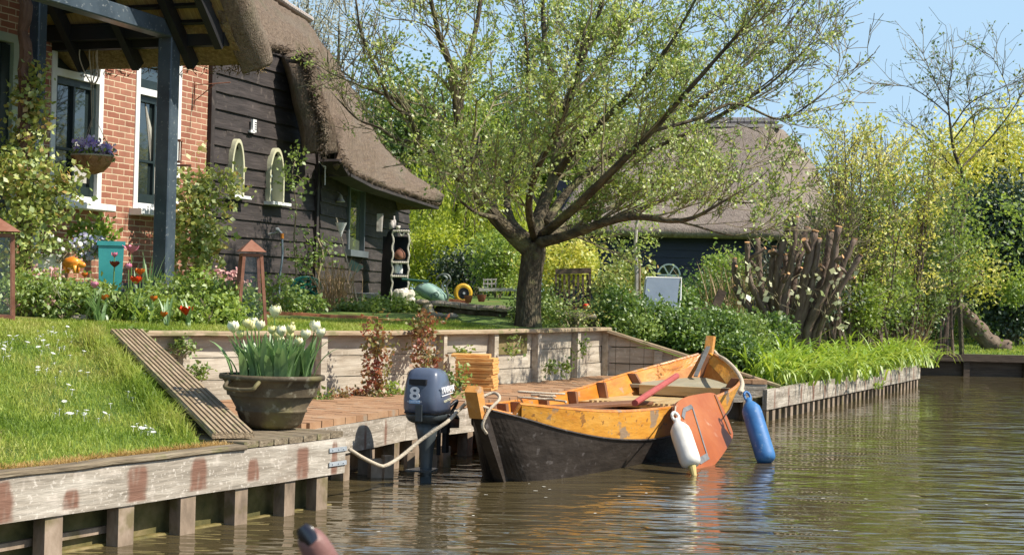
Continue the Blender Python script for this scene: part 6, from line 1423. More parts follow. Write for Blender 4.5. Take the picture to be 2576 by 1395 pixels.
# wheelbarrow lying upside down
wb_ = gp(1085, 762, 19.6); e = empty('wheelbarrow', wb_, 'pale green wheelbarrow tipped over behind the stone wall', 'wheelbarrow', rz=0)
def wl(x, y, dy=0): q = at(x, y, 19.6) - wb_; return V((q.x, dy, q.z))
m_pg = mat('pale_green_paint', [(.2, .33, .27), (.3, .44, .37)], scale=5, rough=.5, bump=.15, spots=[((.12, .1, .06), 12, .62, .05, .6)])
outl = [(1040, 728), (1052, 716), (1068, 710), (1085, 713), (1108, 727), (1120, 742), (1124, 760), (1110, 762), (1085, 758), (1062, 748)]
mb = MB(); big = [wl(x, y, 0) for x, y in outl]; cen = sum(big, V((0, 0, 0)))/len(big); r1 = [cen + (p - cen)*.82 + V((0, -.1, 0)) for p in big]; r2 = [cen + (p - cen)*.55 + V((0, -.15, 0)) for p in big]; bk = [p + V((0, .35, .0)) for p in big]
mb.loft([bk, big, r1, r2]); mb.build('tray', m_pg, e, smooth=True)
q = wl(1092, 742); Mx = Matrix.Translation((q.x, -.158, q.z)) @ Matrix.Rotation(PI/2, 4, 'X') @ Matrix.Rotation(PI + .25, 4, 'Z'); text_mesh('painted_letters', 'GA', .1, mat('green_letter_paint', [(.03, .08, .07)], bump=0), e, Mx)
mb = MB(); mb.tube(catmull([wl(1118, 762, -.05), wl(1128, 745, -.05), wl(1123, 722, -.05), wl(1133, 705, -.05), wl(1128, 692, -.05), wl(1112, 690, -.05), wl(1098, 700, -.05)], 5), .014, 6); mb.tube(catmull([wl(1100, 762, .3), wl(1112, 735, .3), wl(1110, 715, .3), wl(1122, 700, .3), wl(1112, 690, .3)], 5), .014, 6); mb.build('leg_frame', mat('galvanised_tube', [(.16, .18, .17)], metal=.5, rough=.4, bump=0), e)
mb = MB(); mb.tube([wl(1012, 702, -.04), wl(1078, 708, -.04)], .02, 6); mb.tube([wl(1120, 735, -.02), wl(1172, 765, -.02)], .013, 6); mb.build('handle', mat('green_tube', [(.03, .09, .07)], rough=.4, bump=0), e)
wc = at(1165, 737, 19.4); zl = gz(wc.x, wc.y); e = empty('barrow_wheel', (wc.x, wc.y, wc.z - .115), 'yellow tyred wheelbarrow wheel propped behind the stone wall', 'wheel', rz=.35)
mb = MB(); 
mb.loft([[V(((.092 + .03*math.cos(u_))*math.cos(t), .03*math.sin(u_), .115 + (.092 + .03*math.cos(u_))*math.sin(t))) for u_ in np.linspace(0, 2*PI, 11)[:-1]] for t in np.linspace(0, 2*PI, 29)], False, False); mb.build('tyre', mat('yellow_rubber', [(.7, .38, .02), (.8, .5, .04)], rough=.5, bump=.1), e, smooth=True)
mb = MB(); mb.lathe([(.0, -.02), (.06, -.02), (.06, .02), (0, .02)], 20, c=(0, 0, .115), M=Matrix.Rotation(PI/2, 3, 'X')); mb.lathe([(.055, -.026), (.066, -.026), (.066, .026), (.055, .026)], 20, c=(0, 0, .115), M=Matrix.Rotation(PI/2, 3, 'X'), cap0=False, cap1=False); mb.build('rim', m_dk, e)
mb = MB(); mb.lathe([(.064, -.03), (.07, -.03), (.07, .03)], 24, c=(0, 0, .115), M=Matrix.Rotation(PI/2, 3, 'X'), cap0=False, cap1=False); mb.lathe([(0, -.04), (.015, -.04), (.015, .04)], 10, c=(0, 0, .115), M=Matrix.Rotation(PI/2, 3, 'X')); mb.build('hub', m_whitep, e)
for (x, y, r_, lb) in ((1178, 757, .05, 'broken red pot shards on the stone wall below the yellow wheel'), (1211, 755, .055, 'small terracotta pot right of the yellow wheel')):
    orn('terracotta_pot', x, y + 4, 18.3, [(r_*.6, 0), (r_, .075), (r_*1.05, .085), (r_*.9, .085)], m_terr, lb, 'flower pot')
mb = MB(); c = at(1150, 757, 18.8); mb.beam(c + V((-.1, 0, 0)), c + V((.14, 0, -.02)), .12, .06); tag(mb.build('brick', m_terr, origin=c), 'loose red brick lying beside the yellow wheel', 'brick')
# low stone wall
m_stone = mat('rough_stone', [(.22, .17, .12), (.42, .35, .26), (.6, .53, .42)], scale=5, rough=.95, bump=1, bscale=14, dist=.04)
m_stonew = mat('mossy_rubble', [(.06, .05, .03), (.16, .13, .08), (.28, .23, .16)], scale=7, rough=.95, bump=1, bscale=12, dist=.04)
sw = empty('stone_wall', gp(1280, 800, 18.2), 'low rough stone wall with irregular slab cap behind the apple tree', 'stone wall'); so_ = V(sw.location)
pts = [(1055, 762, 18.9), (1120, 766, 18.7), (1200, 770, 18.4), (1290, 777, 18.2), (1380, 786, 18.0), (1500, 797, 17.8)]
for a, b in zip(pts, pts[1:]):
    A_, B_ = at(*a), at(*b); n = 2
    for k in range(n):
        p = A_.lerp(B_, (k + .02)/n); q = A_.lerp(B_, (k + .98)/n); mb = MB(); seg = 6; rings = []
        for i in range(seg + 1):
            c = p.lerp(q, i/seg); h_ = .028 + .012*noise.noise(c*5); y_ = .17 + .04*noise.noise(c*4 + V((3, 0, 0))); zz = .02*noise.noise(c*3)
            rings.append([V((c.x, c.y - y_, c.z + zz - h_)), V((c.x, c.y - y_*1.05, c.z + zz)), V((c.x, c.y - y_*.8, c.z + zz + h_)), V((c.x, c.y + y_, c.z + zz + h_)), V((c.x, c.y + y_, c.z + zz - h_))])
        mb.loft([[v - so_ for v in r] for r in rings]); mb.build('cap_slab', m_stone, sw, smooth=False)
    mb = MB(); 
    for k in range(9):
        for r_ in range(3):
            c = A_.lerp(B_, (k + .5*(r_ % 2) + .3)/9); mb.ico(c + V((0, 0, -.075 - r_*.07)) - so_, .062, 2, (1.3, 1.1, .72), nz=.25, nf=2)
    mb.beam(A_ - so_ + V((0, .03, -.15)), B_ - so_ + V((0, .03, -.15)), .14, .26); mb.build('rubble', m_stonew, sw)
mb = MB(); c = gp(1082, 800, 18.3); t_ = at(1068, 764, 18.3); mb.tube(catmull([c, c + V((-.03, 0, .1)), t_ + V((.05, 0, -.04)), t_], 4), [.055, .05, .045, .045, .045, .045, .05, .055, .06, .06, .06, .055, .05][:13], 9); mb.ico(t_ + V((-.02, -.02, .02)), .06, 2, (1.5, .9, .6), nz=.2); tag(mb.build('driftwood_figure', m_stone, origin=c, smooth=True), 'pale twisted figure like a bird at the left end of the stone wall', 'sculpture')
for (x, y, lb) in ((1100, 803, 'white boulder at the foot of the stone wall'), (1135, 808, 'grey boulder on the lawn right of the white boulder')):
    c = gp(x, y, 17.4); mb = MB(); mb.ico((c.x, c.y, c.z + .02), .06, 3, (1.4, 1, .55), nz=.15, nf=2); tag(mb.build('boulder', m_stone, origin=c, smooth=True), lb, 'stone')
# brick edging across the grass
mb = MB(); a, b = at(700, 785, 16.6), at(1060, 800, 17.0); 
for (x0, y0, x1, y1, Y) in ((650, 776, 760, 783, 16.2), (760, 783, 950, 795, 16.0), (950, 795, 1065, 802, 15.8)):
    a = at(x0, y0, Y); b = at(x1, y1, Y); a.z = gz(a.x, a.y) + .01; b.z = gz(b.x, b.y) + .01; mb.beam(a, b, .1, .04, seg=5, jit=.004)
tag(mb.build('brick_edging', m_terr, origin=a), 'reddish brick edging strip between lawn and wall plants', 'edging')
# ivy-like creepers on the retaining wall
def wallivy(pts, label, n, m, leaf=.04, hang=.0, cat='creeper', mixr=None, sx=.06, sz=.07):
    P3 = [at(*p) for p in pts]; b = P3[0]; e = empty('creeper', b, label, cat); mb = MB(); pth = catmull([p - b for p in P3], 6); mb.tube(pth, [.012*(1-.6*i/len(pth)) for i in range(len(pth))], 5); L_ = []
    for k in range(n):
        p = pth[int(R.random()*len(pth))]; q = p + V((R.gauss(0, sx), R.gauss(-.03, .03), R.gauss(0, sz))); 
        if k % 4 == 0: mb.tube([p, q], [.003, .002], 3)
        for z in range(6): L_.append(tuple(q + V((R.gauss(0, .025), R.gauss(0, .02), R.gauss(0, .025)))))
    mb.build('stems', m_twig, e); L_ = np.array(L_); npmesh('foliage', leafverts(L_, leaf, aspect=.7, up=.1), 4, m, e); return e
wallivy([(945, 1000, 12.9), (948, 950, 12.9), (950, 900, 12.95), (945, 860, 12.95), (955, 825, 13.0)], 'reddish creeper climbing the retaining wall left of the motor', 120, m_red)
wallivy([(1075, 930, 13.4), (1070, 900, 13.5), (1060, 870, 13.6), (1065, 830, 13.7), (1075, 805, 13.8)], 'red and green creeper hanging over the wall cap above the motor', 130, m_red)
wallivy([(1155, 985, 12.9), (1160, 975, 12.9), (1145, 960, 13), (1130, 945, 13)], 'small green creeper in front of the slab stack', 30, m_bed, sx=.05)
for (pts, lb) in (([(1165, 890, 14.3), (1160, 880, 14.3), (1175, 870, 14.3)], 'tuft of ivy on the wall above the slab stack'), ([(1290, 890, 14.8), (1270, 880, 14.9), (1300, 870, 14.9), (1310, 845, 15)], 'ivy growing in the dark gap of the wall'), ([(1385, 930, 15.7), (1388, 915, 15.7)], 'little weed on the wall behind the punt stern'), ([(1425, 930, 15.9), (1428, 915, 15.9)], 'little weed next to the fourth wall post'), ([(1465, 860, 16.2), (1462, 875, 16.2)], 'ivy sprig under the cap near the wall corner'), ([(350, 850, 11.5), (345, 845, 11.5), (360, 840, 11.5)], 'small plant under the left end of the wall cap')):
    wallivy(pts, lb, 12, m_bed, sx=.035, sz=.03)
for (x, y, Y, m, lb) in ((810, 1010, 12.4, m_bed, 'small weed between cauldron and wall'), (850, 1005, 12.6, m_red, 'low red leaved weed at the wall foot'), (905, 1003, 12.9, m_red, 'red stonecrop along the wall foot'), (985, 985, 13.2, m_bedy, 'light green weed at the wall foot left of the motor'), (460, 880, 11.9, m_bed, 'trailing plant between the sloping board and the wall'), (500, 940, 11.6, m_bed, 'few leaves on the plank wall beside the cauldron')):
    p = at(x, y, Y); shrub('weed', lb, 'weed', p + V((0, -.03, .02)), (.1, .05, .06), 22, 6, .02, .035, m, z0=p.z - .05, stems=4)
# deck chairs etc. behind the tree
cp = gp(1440, 800, 20.5); tc_ = at(1440, 675, 20.5); e = empty('wooden_deck_chair', cp, 'dark slatted wooden garden chair seen from behind by the tree', 'garden chair', rz=0)
def clx(x, y, Yo=0): q = at(x, y, 20.5 + Yo) - cp; return q
m_teak = mat('weathered_teak', [(.07, .045, .035), (.15, .1, .075), (.22, .16, .12)], scale=5, stretch=(1, 1, .5), rough=.8, bump=.4)
mb = MB(); mb.beam(clx(1397, 683), clx(1487, 680), .03, .07); mb.beam(clx(1402, 775), clx(1483, 773), .03, .05); mb.beam(clx(1398, 690), clx(1403, 790), .03, .03, up=(0, 1, 0)); mb.beam(clx(1484, 685), clx(1484, 790), .03, .03, up=(0, 1, 0)); mb.build('back_frame', m_teak, e)
for k in range(7): x = 1408 + k*11.6; mb = MB(); mb.beam(clx(x, 690), clx(x + 1, 772), .03, .012, up=(0, 1, 0)); mb.build('slat', m_teak, e)
mb = MB(); mb.beam(clx(1402, 765, .25), clx(1482, 765, .25), .5, .03); mb.build('seat', m_teak, e)
for x, yo in ((1403, 0), (1482, 0), (1403, .45), (1482, .45)): q = clx(x, 775, yo); mb = MB(); mb.beam((q.x, q.y, q.z), (q.x, q.y, 0), .04, .04, up=(0, 1, 0)); mb.build('leg', m_teak, e)
mb = MB(); pts = [clx(1396 + 92*t, 724 + 36*math.sin(PI*t)**.8*1.0, -.05) for t in np.linspace(0, 1, 12)]; mb.tube(pts, .01, 5); mb.build('hanging_cord', m_dk, e)
cp = gp(1525, 790, 22); e = empty('rattan_chair', cp, 'small brown rattan chair half hidden by the shrubs', 'garden chair'); 
def c2(x, y, Yo=0): return at(x, y, 22 + Yo) - cp
mb = MB(); mb.beam(c2(1503, 712), c2(1545, 716), .03, .03); mb.beam(c2(1503, 712), c2(1503, 790), .03, .03, up=(0, 1, 0)); mb.beam(c2(1545, 716), c2(1540, 790), .03, .03, up=(0, 1, 0)); mb.build('frame', m_teak, e); mb = MB(); mb.add([c2(1503, 714), c2(1545, 718), c2(1540, 755), c2(1505, 755)], [(0, 1, 2, 3)])
for k in range(8): mb.beam(c2(1503, 717 + k*5, -.01), c2(1543, 720 + k*5, -.01), .01, .012)
mb.build('woven_back', m_coir, e); mb = MB(); q = c2(1522, 757, .2); mb.box(q, (.24, .4, .03)); mb.build('seat', m_coir, e)
cp = gp(1665, 800, 18.4); e = empty('sun_lounger', cp, 'pale blue grey fabric lounger chair standing in the shrubs before the barn', 'lounger')
def c3(x, y, Yo=0): return at(x, y, 18.4 + Yo) - cp
m_fab = mat('blue_grey_fabric', [(.2, .25, .33), (.27, .33, .42)], scale=3, rough=.8, bump=.15); 
mb = MB(); mb.prism([c3(1627, 699), c3(1710, 701), c3(1705, 745, -.06), c3(1702, 790, -.12), c3(1622, 790, -.12), c3(1623, 742, -.06)], (0, .03, 0)); mb.build('backrest', m_fab, e)
mb = MB(); mb.tube([c3(1625, 697, .02), c3(1714, 699, .02), c3(1712, 750, -.03), c3(1705, 800, -.1)], .012, 6); mb.tube([c3(1625, 697, .02), c3(1620, 745, -.03), c3(1618, 800, -.1)], .012, 6); mb.build('frame', m_whitep, e)
mb = MB(); mb.beam(c3(1662, 775, .1), c3(1662, 775, .6), .36, .03); mb.build('seat', m_fab, e)
# small bench left of the tree and stakes
cp = gp(1240, 770, 26); e = empty('white_bench', cp, 'greyish white slatted bench in the shade left of the tree trunk', 'bench')
def c4(x, y, Yo=0): return at(x, y, 26 + Yo) - cp
mb = MB(); mb.beam(c4(1215, 703), c4(1250, 702), .02, .02); mb.beam(c4(1215, 713), c4(1250, 713), .02, .02)
for k in range(4): mb.beam(c4(1217 + k*10, 700), c4(1217 + k*10, 722), .015, .015, up=(0, 1, 0))
mb.build('backrest', m_tub, e); mb = MB(); mb.beam(c4(1205, 728, -.1), c4(1300, 728, -.1), .3, .05); mb.build('seat', m_tub, e); mb = MB(); mb.beam(c4(1208, 731), c4(1208, 760), .04, .04, up=(0, 1, 0)); mb.beam(c4(1296, 731), c4(1296, 760), .04, .04, up=(0, 1, 0)); mb.build('leg', m_tub, e)
a, b = at(1609, 658, 19.5), gp(1609, 780, 19.5); mb = MB(); mb.tube([b, a], .018, 6); tag(mb.build('wooden_stake', m_pile, origin=b), 'pale upright stake beside the slim young tree', 'stake')
mb = MB(); a, b = at(1818, 730, 19.0), at(1800, 772, 19.0); mb.beam(a, b, .08, .1); mb.beam(at(1745, 777, 19), at(1800, 775, 19), .06, .03); tag(mb.build('arm_rest', m_teak, origin=a), 'end of a dark wooden armrest poking out of the right shrubs', 'armrest')
orn('red_glass_ball', 1474, 777, 19.0, [(.005, 0), (.03, .01), (.04, .035), (.03, .06), (.005, .07)], m_redt, 'small orange red ball in front of the slatted chair', 'ball')
# ------------------------------------------------------------------ trees
class Tree:
    def __init__(s): s.mb = MB(); s.tw = MB(); s.tips = []
    def limb(s, pts, r0, r1, n=8, k=5):
        P = catmull(pts, k); m = len(P); rr_ = [lerp(r0, r1, i/(m-1))*(1 + .06*noise.noise(P[i]*6)) for i in range(m)]; s.mb.tube(P, rr_, n); return P, rr_
    def twig(s, p, d, L_, r, lvl, upb, maxl=3, nb=(3, 5), dense=1.0, arc=.0):
        n = max(3, int(L_/.16)); q = V(p); d = V(d).normalized(); pts = [q.copy()]
        for i in range(n):
            d = (d + V((R.gauss(0, .13), R.gauss(0, .13), R.gauss(0, .1) + upb*.09 + arc*.1))).normalized(); q = q + d*(L_/n); pts.append(q.copy())
        (s.mb if lvl == 0 else s.tw).tube(pts, [max(.0038, r*(1 - .65*i/n)) for i in range(n+1)], 6 if lvl == 0 else (4 if lvl == 1 else 3), cap=False)
        if lvl < maxl:
            for c in range(int(R.randint(*nb)*dense + .5)):
                t = R.uniform(.2, 1); i = min(n-1, int(t*n)); b = pts[i].lerp(pts[i+1], t*n - i if t*n - i <= 1 else 1)
                dd = (pts[i+1] - pts[i]).normalized(); side = V((R.gauss(0, 1), R.gauss(0, 1), R.gauss(0, .6) + upb*.4)); side = (side - dd*side.dot(dd)).normalized()
                s.twig(b, dd*.75 + side*.7, L_*R.uniform(.4, .7), r*.5, lvl+1, upb, maxl, nb, dense, arc)
        if lvl >= 1:
            st_ = 1 if lvl > 1 else 2
            for i in range(1, len(pts), 1):
                if R.random() < .8: s.tips.append(pts[i])
            s.tips.append(pts[-1])
bx = 16.6
def T(x, y, dY=0): return at(x, y, bx + dY)
tb_ = gp(1330, 812, bx); apple = empty('apple_tree', tb_, 'large spreading apple tree with fresh small leaves behind the retaining wall', 'tree')
t = Tree()
def shf(P): return [p - tb_ for p in P]
base = T(1328, 815); base.z = tb_.z - .05
t.mb.tube([v - tb_ for v in catmull([base, T(1329, 780), T(1331, 730), T(1336, 680), T(1342, 640), T(1345, 610)], 4)], [.17, .155, .145, .14, .138, .136, .135, .134, .133, .13, .128, .126, .126, .126, .128, .13, .13, .13, .125, .115, .1][:21], 14)
limbs = [  # (pts, r0, r1)
 ([(1335, 632, 0), (1290, 592, -.1), (1232, 530, -.2), (1185, 460, -.3), (1165, 400, -.3), (1158, 350, -.3), (1155, 310, -.3)], .095, .05),
 ([(1158, 350, -.3), (1148, 270, -.35), (1142, 190, -.4), (1110, 110, -.5), (1095, 50, -.6), (1075, -40, -.7)], .045, .02),
 ([(1156, 320, -.3), (1160, 240, -.2), (1175, 150, -.1), (1200, 60, .1), (1215, -60, .2)], .04, .02),
 ([(1190, 470, -.3), (1130, 430, -.4), (1085, 385, -.5), (1055, 350, -.6), (1030, 290, -.7), (1010, 260, -.7), (960, 235, -.8), (905, 215, -.9)], .045, .014),
 ([(1030, 290, -.7), (985, 260, -.9), (950, 180, -1.1), (910, 90, -1.2), (895, 0, -1.3)], .02, .01),
 ([(1060, 360, -.6), (1000, 350, -.2), (950, 320, .1), (900, 300, .3), (850, 250, .5)], .022, .008),
 ([(1250, 548, -.2), (1200, 535, -.9), (1150, 500, -1.3)], .03, .01),
 ([(1345, 612, 0), (1352, 560, .3), (1372, 500, .5), (1395, 440, .6), (1400, 380, .6), (1405, 300, .6), (1440, 230, .5), (1460, 170, .5)], .085, .04),
 ([(1405, 300, .6), (1390, 200, .8), (1370, 100, .9), (1365, 0, 1.0), (1360, -80, 1.0)], .04, .018),
 ([(1460, 175, .5), (1475, 120, .5), (1500, 60, .6), (1520, -20, .6)], .04, .02),
 ([(1330, 600, 0), (1290, 560, .6), (1275, 500, 1.0), (1285, 420, 1.3), (1320, 300, 1.5), (1330, 200, 1.6), (1320, 60, 1.6)], .05, .018),
 ([(1350, 612, 0), (1400, 600, -.3), (1450, 585, -.5), (1520, 560, -.8), (1600, 545, -1.1), (1690, 555, -1.4), (1750, 545, -1.6), (1830, 500, -1.8)], .065, .012),
 ([(1520, 560, -.8), (1600, 530, -.5), (1700, 490, -.2), (1800, 450, 0), (1900, 420, .2)], .03, .008),
 ([(1365, 590, 0), (1420, 545, -.5), (1500, 470, -.9), (1570, 400, -1.2), (1640, 330, -1.4), (1720, 240, -1.6), (1800, 150, -1.8), (1880, 60, -2)], .055, .012),
 ([(1372, 560, .3), (1430, 480, .7), (1520, 400, 1.0), (1620, 340, 1.3), (1720, 280, 1.5), (1830, 200, 1.7), (1950, 100, 1.9), (2030, 0, 2)], .05, .01),
 ([(1400, 440, .6), (1450, 370, .2), (1520, 300, 0), (1600, 220, -.2), (1680, 120, -.3), (1750, 0, -.4)], .045, .012),
 ([(1520, 400, 1), (1620, 380, .8), (1740, 330, .6), (1850, 270, .5), (1950, 200, .4), (2030, 120, .3)], .028, .007),
 ([(1640, 330, -1.4), (1750, 300, -1.3), (1850, 260, -1.2), (1960, 300, -1.1), (2040, 260, -1.1), (2095, 215, -1.1)], .02, .005),
 ([(1440, 240, .5), (1500, 180, .9), (1560, 100, 1.2), (1620, 0, 1.4)], .035, .014),
 ([(1345, 600, 0), (1330, 520, -.8), (1350, 430, -1.3), (1400, 330, -1.7), (1440, 220, -1.9), (1470, 80, -2)], .045, .014),
 ([(1720, 285, 1.5), (1850, 175, 1.6), (1950, 70, 1.7), (2025, -30, 1.7)], .016, .004),
 ([(1740, 330, .6), (1880, 245, .6), (2000, 150, .6), (2062, 88, .6)], .014, .004),
 ([(1850, 270, .5), (1940, 225, .8), (2010, 170, .8), (2050, 130, .8)], .011, .004),
 ([(1690, 500, -.2), (1790, 500, -.3), (1880, 510, -.5), (1950, 495, -.6)], .016, .004),
 ([(1600, 540, -1.1), (1720, 560, -1), (1830, 590, -1), (1900, 585, -1)], .016, .004),
 ([(1350, 600, 0), (1440, 570, .7), (1540, 520, 1.3), (1650, 460, 1.7), (1760, 400, 2.0)], .045, .01),
]
for (pts, r0, r1) in limbs:
    P, rr_ = t.limb([T(x, y, d) - tb_ for x, y, d in pts], r0, r1, 8, 5)
    Lr_ = sum((a-b).length for a, b in zip(P, P[1:])); nb_ = int(Lr_*4.6)
    for k in range(nb_):
        i = int(R.uniform(.16, 1)*(len(P)-1.01)); dd = (P[i+1] - P[i]).normalized()
        hv = V((P[i].x, P[i].y, 0)); hv = hv.normalized() if hv.length > .1 else V((0, 0, 0))
        d = dd*.7 + hv*.35 + V((R.gauss(0, .6), R.gauss(0, .6), R.uniform(-.25, .9)))
        px_ = pix(P[i] + tb_)[0]; q_ = .65 if (px_ > 1850 or px_ < 1010) else (.75 if px_ > 1650 else 1)
        t.twig(P[i], d, q_*R.uniform(.5, 1.05), max(.005, rr_[i]*.35), 1, .8, 3, (3, 5), .9)
    t.twig(P[-1], P[-1]-P[-2], .5, r1*.8, 1, .6, 3, (3, 4), 1)
t.mb.build('trunk', m_barkgrey, apple, smooth=True); t.tw.build('branches', m_twig, apple)
TP = np.array([tuple(p) for p in t.tips])
# fewer leaves toward the right edge, where the branches are bare
pxx = (TP[:, 0] + tb_.x)/(TP[:, 1] + tb_.y)*F + CX
keepp = np.clip(1.1 - np.clip((pxx - 1600)/380, 0, .9), .12, 1) * np.clip((pxx - 850)/330, .1, 1)
pyy = CY + 37.5 - (TP[:, 2] + tb_.z - HC)/(TP[:, 1] + tb_.y)*F
low = (pyy > 330) & (pxx > 1500); keepp[low] = np.maximum(keepp[low], .45)
sel = NR.random(len(TP)) < keepp*.52; TP2 = TP[sel]
k = 8; LP = np.repeat(TP2, k, 0) + NR.normal(size=(len(TP2)*k, 3))*.03
print('apple tips', len(TP), 'leaves', len(LP), 'twig verts', len(t.tw.v))
npmesh('crown', leafverts(LP, .039, aspect=.66, up=.35), 4, m_apple, apple)
def bgtree(label, x, y0, y1, Y, rx, K, per, spread, leaf, m, cat='tree', name='garden_tree', trunk=.12, asp=.55, group=None, shell=.25, ry=None, flat=1, droop=0, lo=-1, tm=None, nl=8, basey=None, bare=False):
    """tree whose crown spans pixel rows y0..y1 around column x at depth Y"""
    tp, bt_ = at(x, y0, Y), at(x, y1, Y); rz_ = (tp.z - bt_.z)/2; rxm = rx*Y/F; c = V((bt_.x, Y, (tp.z + bt_.z)/2)); g = gz(c.x, c.y); b = V((c.x, c.y, g)); e = empty(name, b, label, cat, group=group)
    mb = MB(); mb.tube(catmull([V((0, 0, -.05)), V((.05, 0, (c.z - g)*.5)), c - b], 4), [trunk*(1 - .07*i) for i in range(9)], 8)
    for q in range(nl):
        a = R.uniform(0, 2*PI); e_ = c - b + V((rxm*.8*math.cos(a), rxm*.6*math.sin(a), rz_*R.uniform(-.1, .85))); s_ = V((0, 0, (c.z - g)*R.uniform(.35, .9))); mb.tube([s_, s_.lerp(e_, .5) + V((0, 0, -.1*rz_)), e_], [trunk*.45, trunk*.25, trunk*.08], 5)
    mb.build('trunk', tm or m_barkgrey, e)
    P = clumps(tuple(c - b), (rxm, (ry or rxm*.8), rz_), K, per, spread, shell=shell, flat=flat, lo=lo); P = P[P[:, 2] > .05]
    npmesh('crown', leafverts(P, leaf, aspect=asp, up=.35, droop=droop), 4, m, e); return e
m_mid = leafmat('mid_green_leaf', [(.05, .1, .02), (.13, .21, .03), (.27, .36, .06)], trans=.4, gloss=.07, clump=.5, cscale=.7)
m_lt = leafmat('light_green_leaf', [(.1, .17, .02), (.22, .32, .04), (.4, .48, .08)], trans=.45, gloss=.06, clump=.5, cscale=.7)
m_pale = leafmat('pale_blossom_leaf', [(.3, .3, .22), (.45, .44, .34), (.5, .47, .44)], trans=.4, gloss=.04)
G1 = 'trees behind the farmhouse and barn'
for (lb, x, y0, y1, Y, rx, K, per, leaf, m) in (
  ('mid green tree rising behind the low end of the thatched roof', 1000, 190, 640, 42, 120, 240, 70, .13, m_mid),
  ('light green tree behind the trunk of the apple tree', 1150, 220, 640, 44, 130, 240, 70, .13, m_lt),
  ('dense dark green tree behind the left apple boughs', 1290, 200, 640, 46, 140, 240, 70, .13, m_mid),
  ('bright tree left of the barn roof', 1430, 250, 620, 45, 120, 220, 70, .13, m_lt),
  ('darker tree standing behind the barn ridge', 1600, 290, 560, 52, 150, 200, 70, .14, m_mid)):
    bgtree(lb, x, y0, y1, Y, rx, K, per, .45, leaf, m, group=G1, trunk=.2)
bgtree('pale blossoming distant tree above the roof end on the left', 850, -60, 190, 60, 130, 75, 32, .6, .12, m_pale, group=G1, trunk=.1, nl=14)
bgtree('tall pale tree peeking over the farmhouse roof', 770, -120, 120, 62, 110, 60, 32, .6, .12, m_pale, group=G1, trunk=.1, nl=12)
# willow: drooping strands
wb0 = gp(1190, 760, 31); e = empty('weeping_willow', wb0, 'yellow green weeping willow hanging behind the shelf cabinet', 'tree'); mb = MB(); tpw = at(1190, 400, 31) - wb0; mb.tube([V((0, 0, 0)), tpw*.5, tpw], [.22, .16, .08], 8)
pts = []
for k in range(420):
    x = R.uniform(1015, 1350); y = R.uniform(400, 620); q = at(x, y, 31 + R.uniform(-1.8, 1.8)) - wb0; L_ = R.uniform(.5, 1.6)
    if k % 7 == 0: mb.tube([tpw*.8, tpw*.6 + q*.4 + V((0, 0, .5)), q], [.05, .03, .01], 4)
    for i in range(int(L_*30)): pts.append((q.x + R.gauss(0, .03), q.y + R.gauss(0, .03), q.z - i/30))
mb.build('trunk', m_barkgrey, e); pts = np.array(pts); pts = pts[pts[:, 2] > .1]; npmesh('crown', leafverts(pts, .11, aspect=.28, up=.1, droop=2.2), 4, m_willow, e)
def bush(x, y0, y1, Y, rx, m, lb, leaf=.07, K=110, per=24, spread=.12, name='shrub', cat='shrub', group=None, ry=None, stems=10, shell=.45, asp=.6, sr=.012):
    tp, bt_ = at(x, y0, Y), at(x, y1, Y); g = gz(tp.x, tp.y); zc = (tp.z + max(g, bt_.z))/2; rz_ = max(.08, (tp.z - max(g, bt_.z))/2); rxm = rx*Y/F
    return shrub(name, lb, cat, (tp.x, Y, zc), (rxm, ry or rxm*.8, rz_), K, per, spread, leaf, m, group=group, stems=stems, z0=g, shell=shell, aspect=asp, sr=sr)
G2 = 'garden shrubs behind the stone wall'
bush(1250, 590, 720, 27, 60, m_bedy, 'bright yellow green shrub behind the yellow wheel', group=G2)
bush(1410, 600, 720, 26, 100, m_yel2, 'yellow leaved shrub right of the apple trunk', group=G2, K=160)
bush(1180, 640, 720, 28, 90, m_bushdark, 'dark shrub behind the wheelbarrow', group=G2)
bush(1090, 560, 720, 29, 80, m_willow, 'light bamboo like shrub right of the cabinet', group=G2, K=150)
bush(1580, 680, 800, 21, 60, m_rose, 'brownish green shrub beside the pale stake', group=G2)
bush(1770, 700, 800, 23, 90, m_hedge, 'feathery dark green shrub under the round window', group=G2, leaf=.05)
bush(1830, 640, 760, 27, 60, m_bedy, 'loose shrub at the right end of the barn wall', group=G2)
bush(1350, 760, 815, 17.0, 30, m_bed, 'low ground plants at the foot of the apple trunk', group=G2, leaf=.04)
bush(1430, 780, 815, 17.1, 80, m_rose, 'twiggy low plants before the stone wall', group=G2, leaf=.035, K=70, per=10)
# slim young tree
sy = gp(1600, 790, 20.2); e = empty('young_tree', sy, 'slim young tree with a pale stem in front of the dark blue barn', 'tree'); mb = MB(); P = catmull([V((0, 0, 0))] + [at(1600 + dx, y, 20.2) - sy for dx, y in ((2, 700), (-2, 620), (3, 540), (0, 460))], 4); mb.tube(P, [.035*(1 - .04*i) for i in range(len(P))], 7); mb.build('trunk', m_tub, e); npmesh('crown', leafverts(clumps(tuple(at(1600, 560, 20.2) - sy), (.3, .3, .5), 60, 8, .06), .05, aspect=.6), 4, m_apple, e)
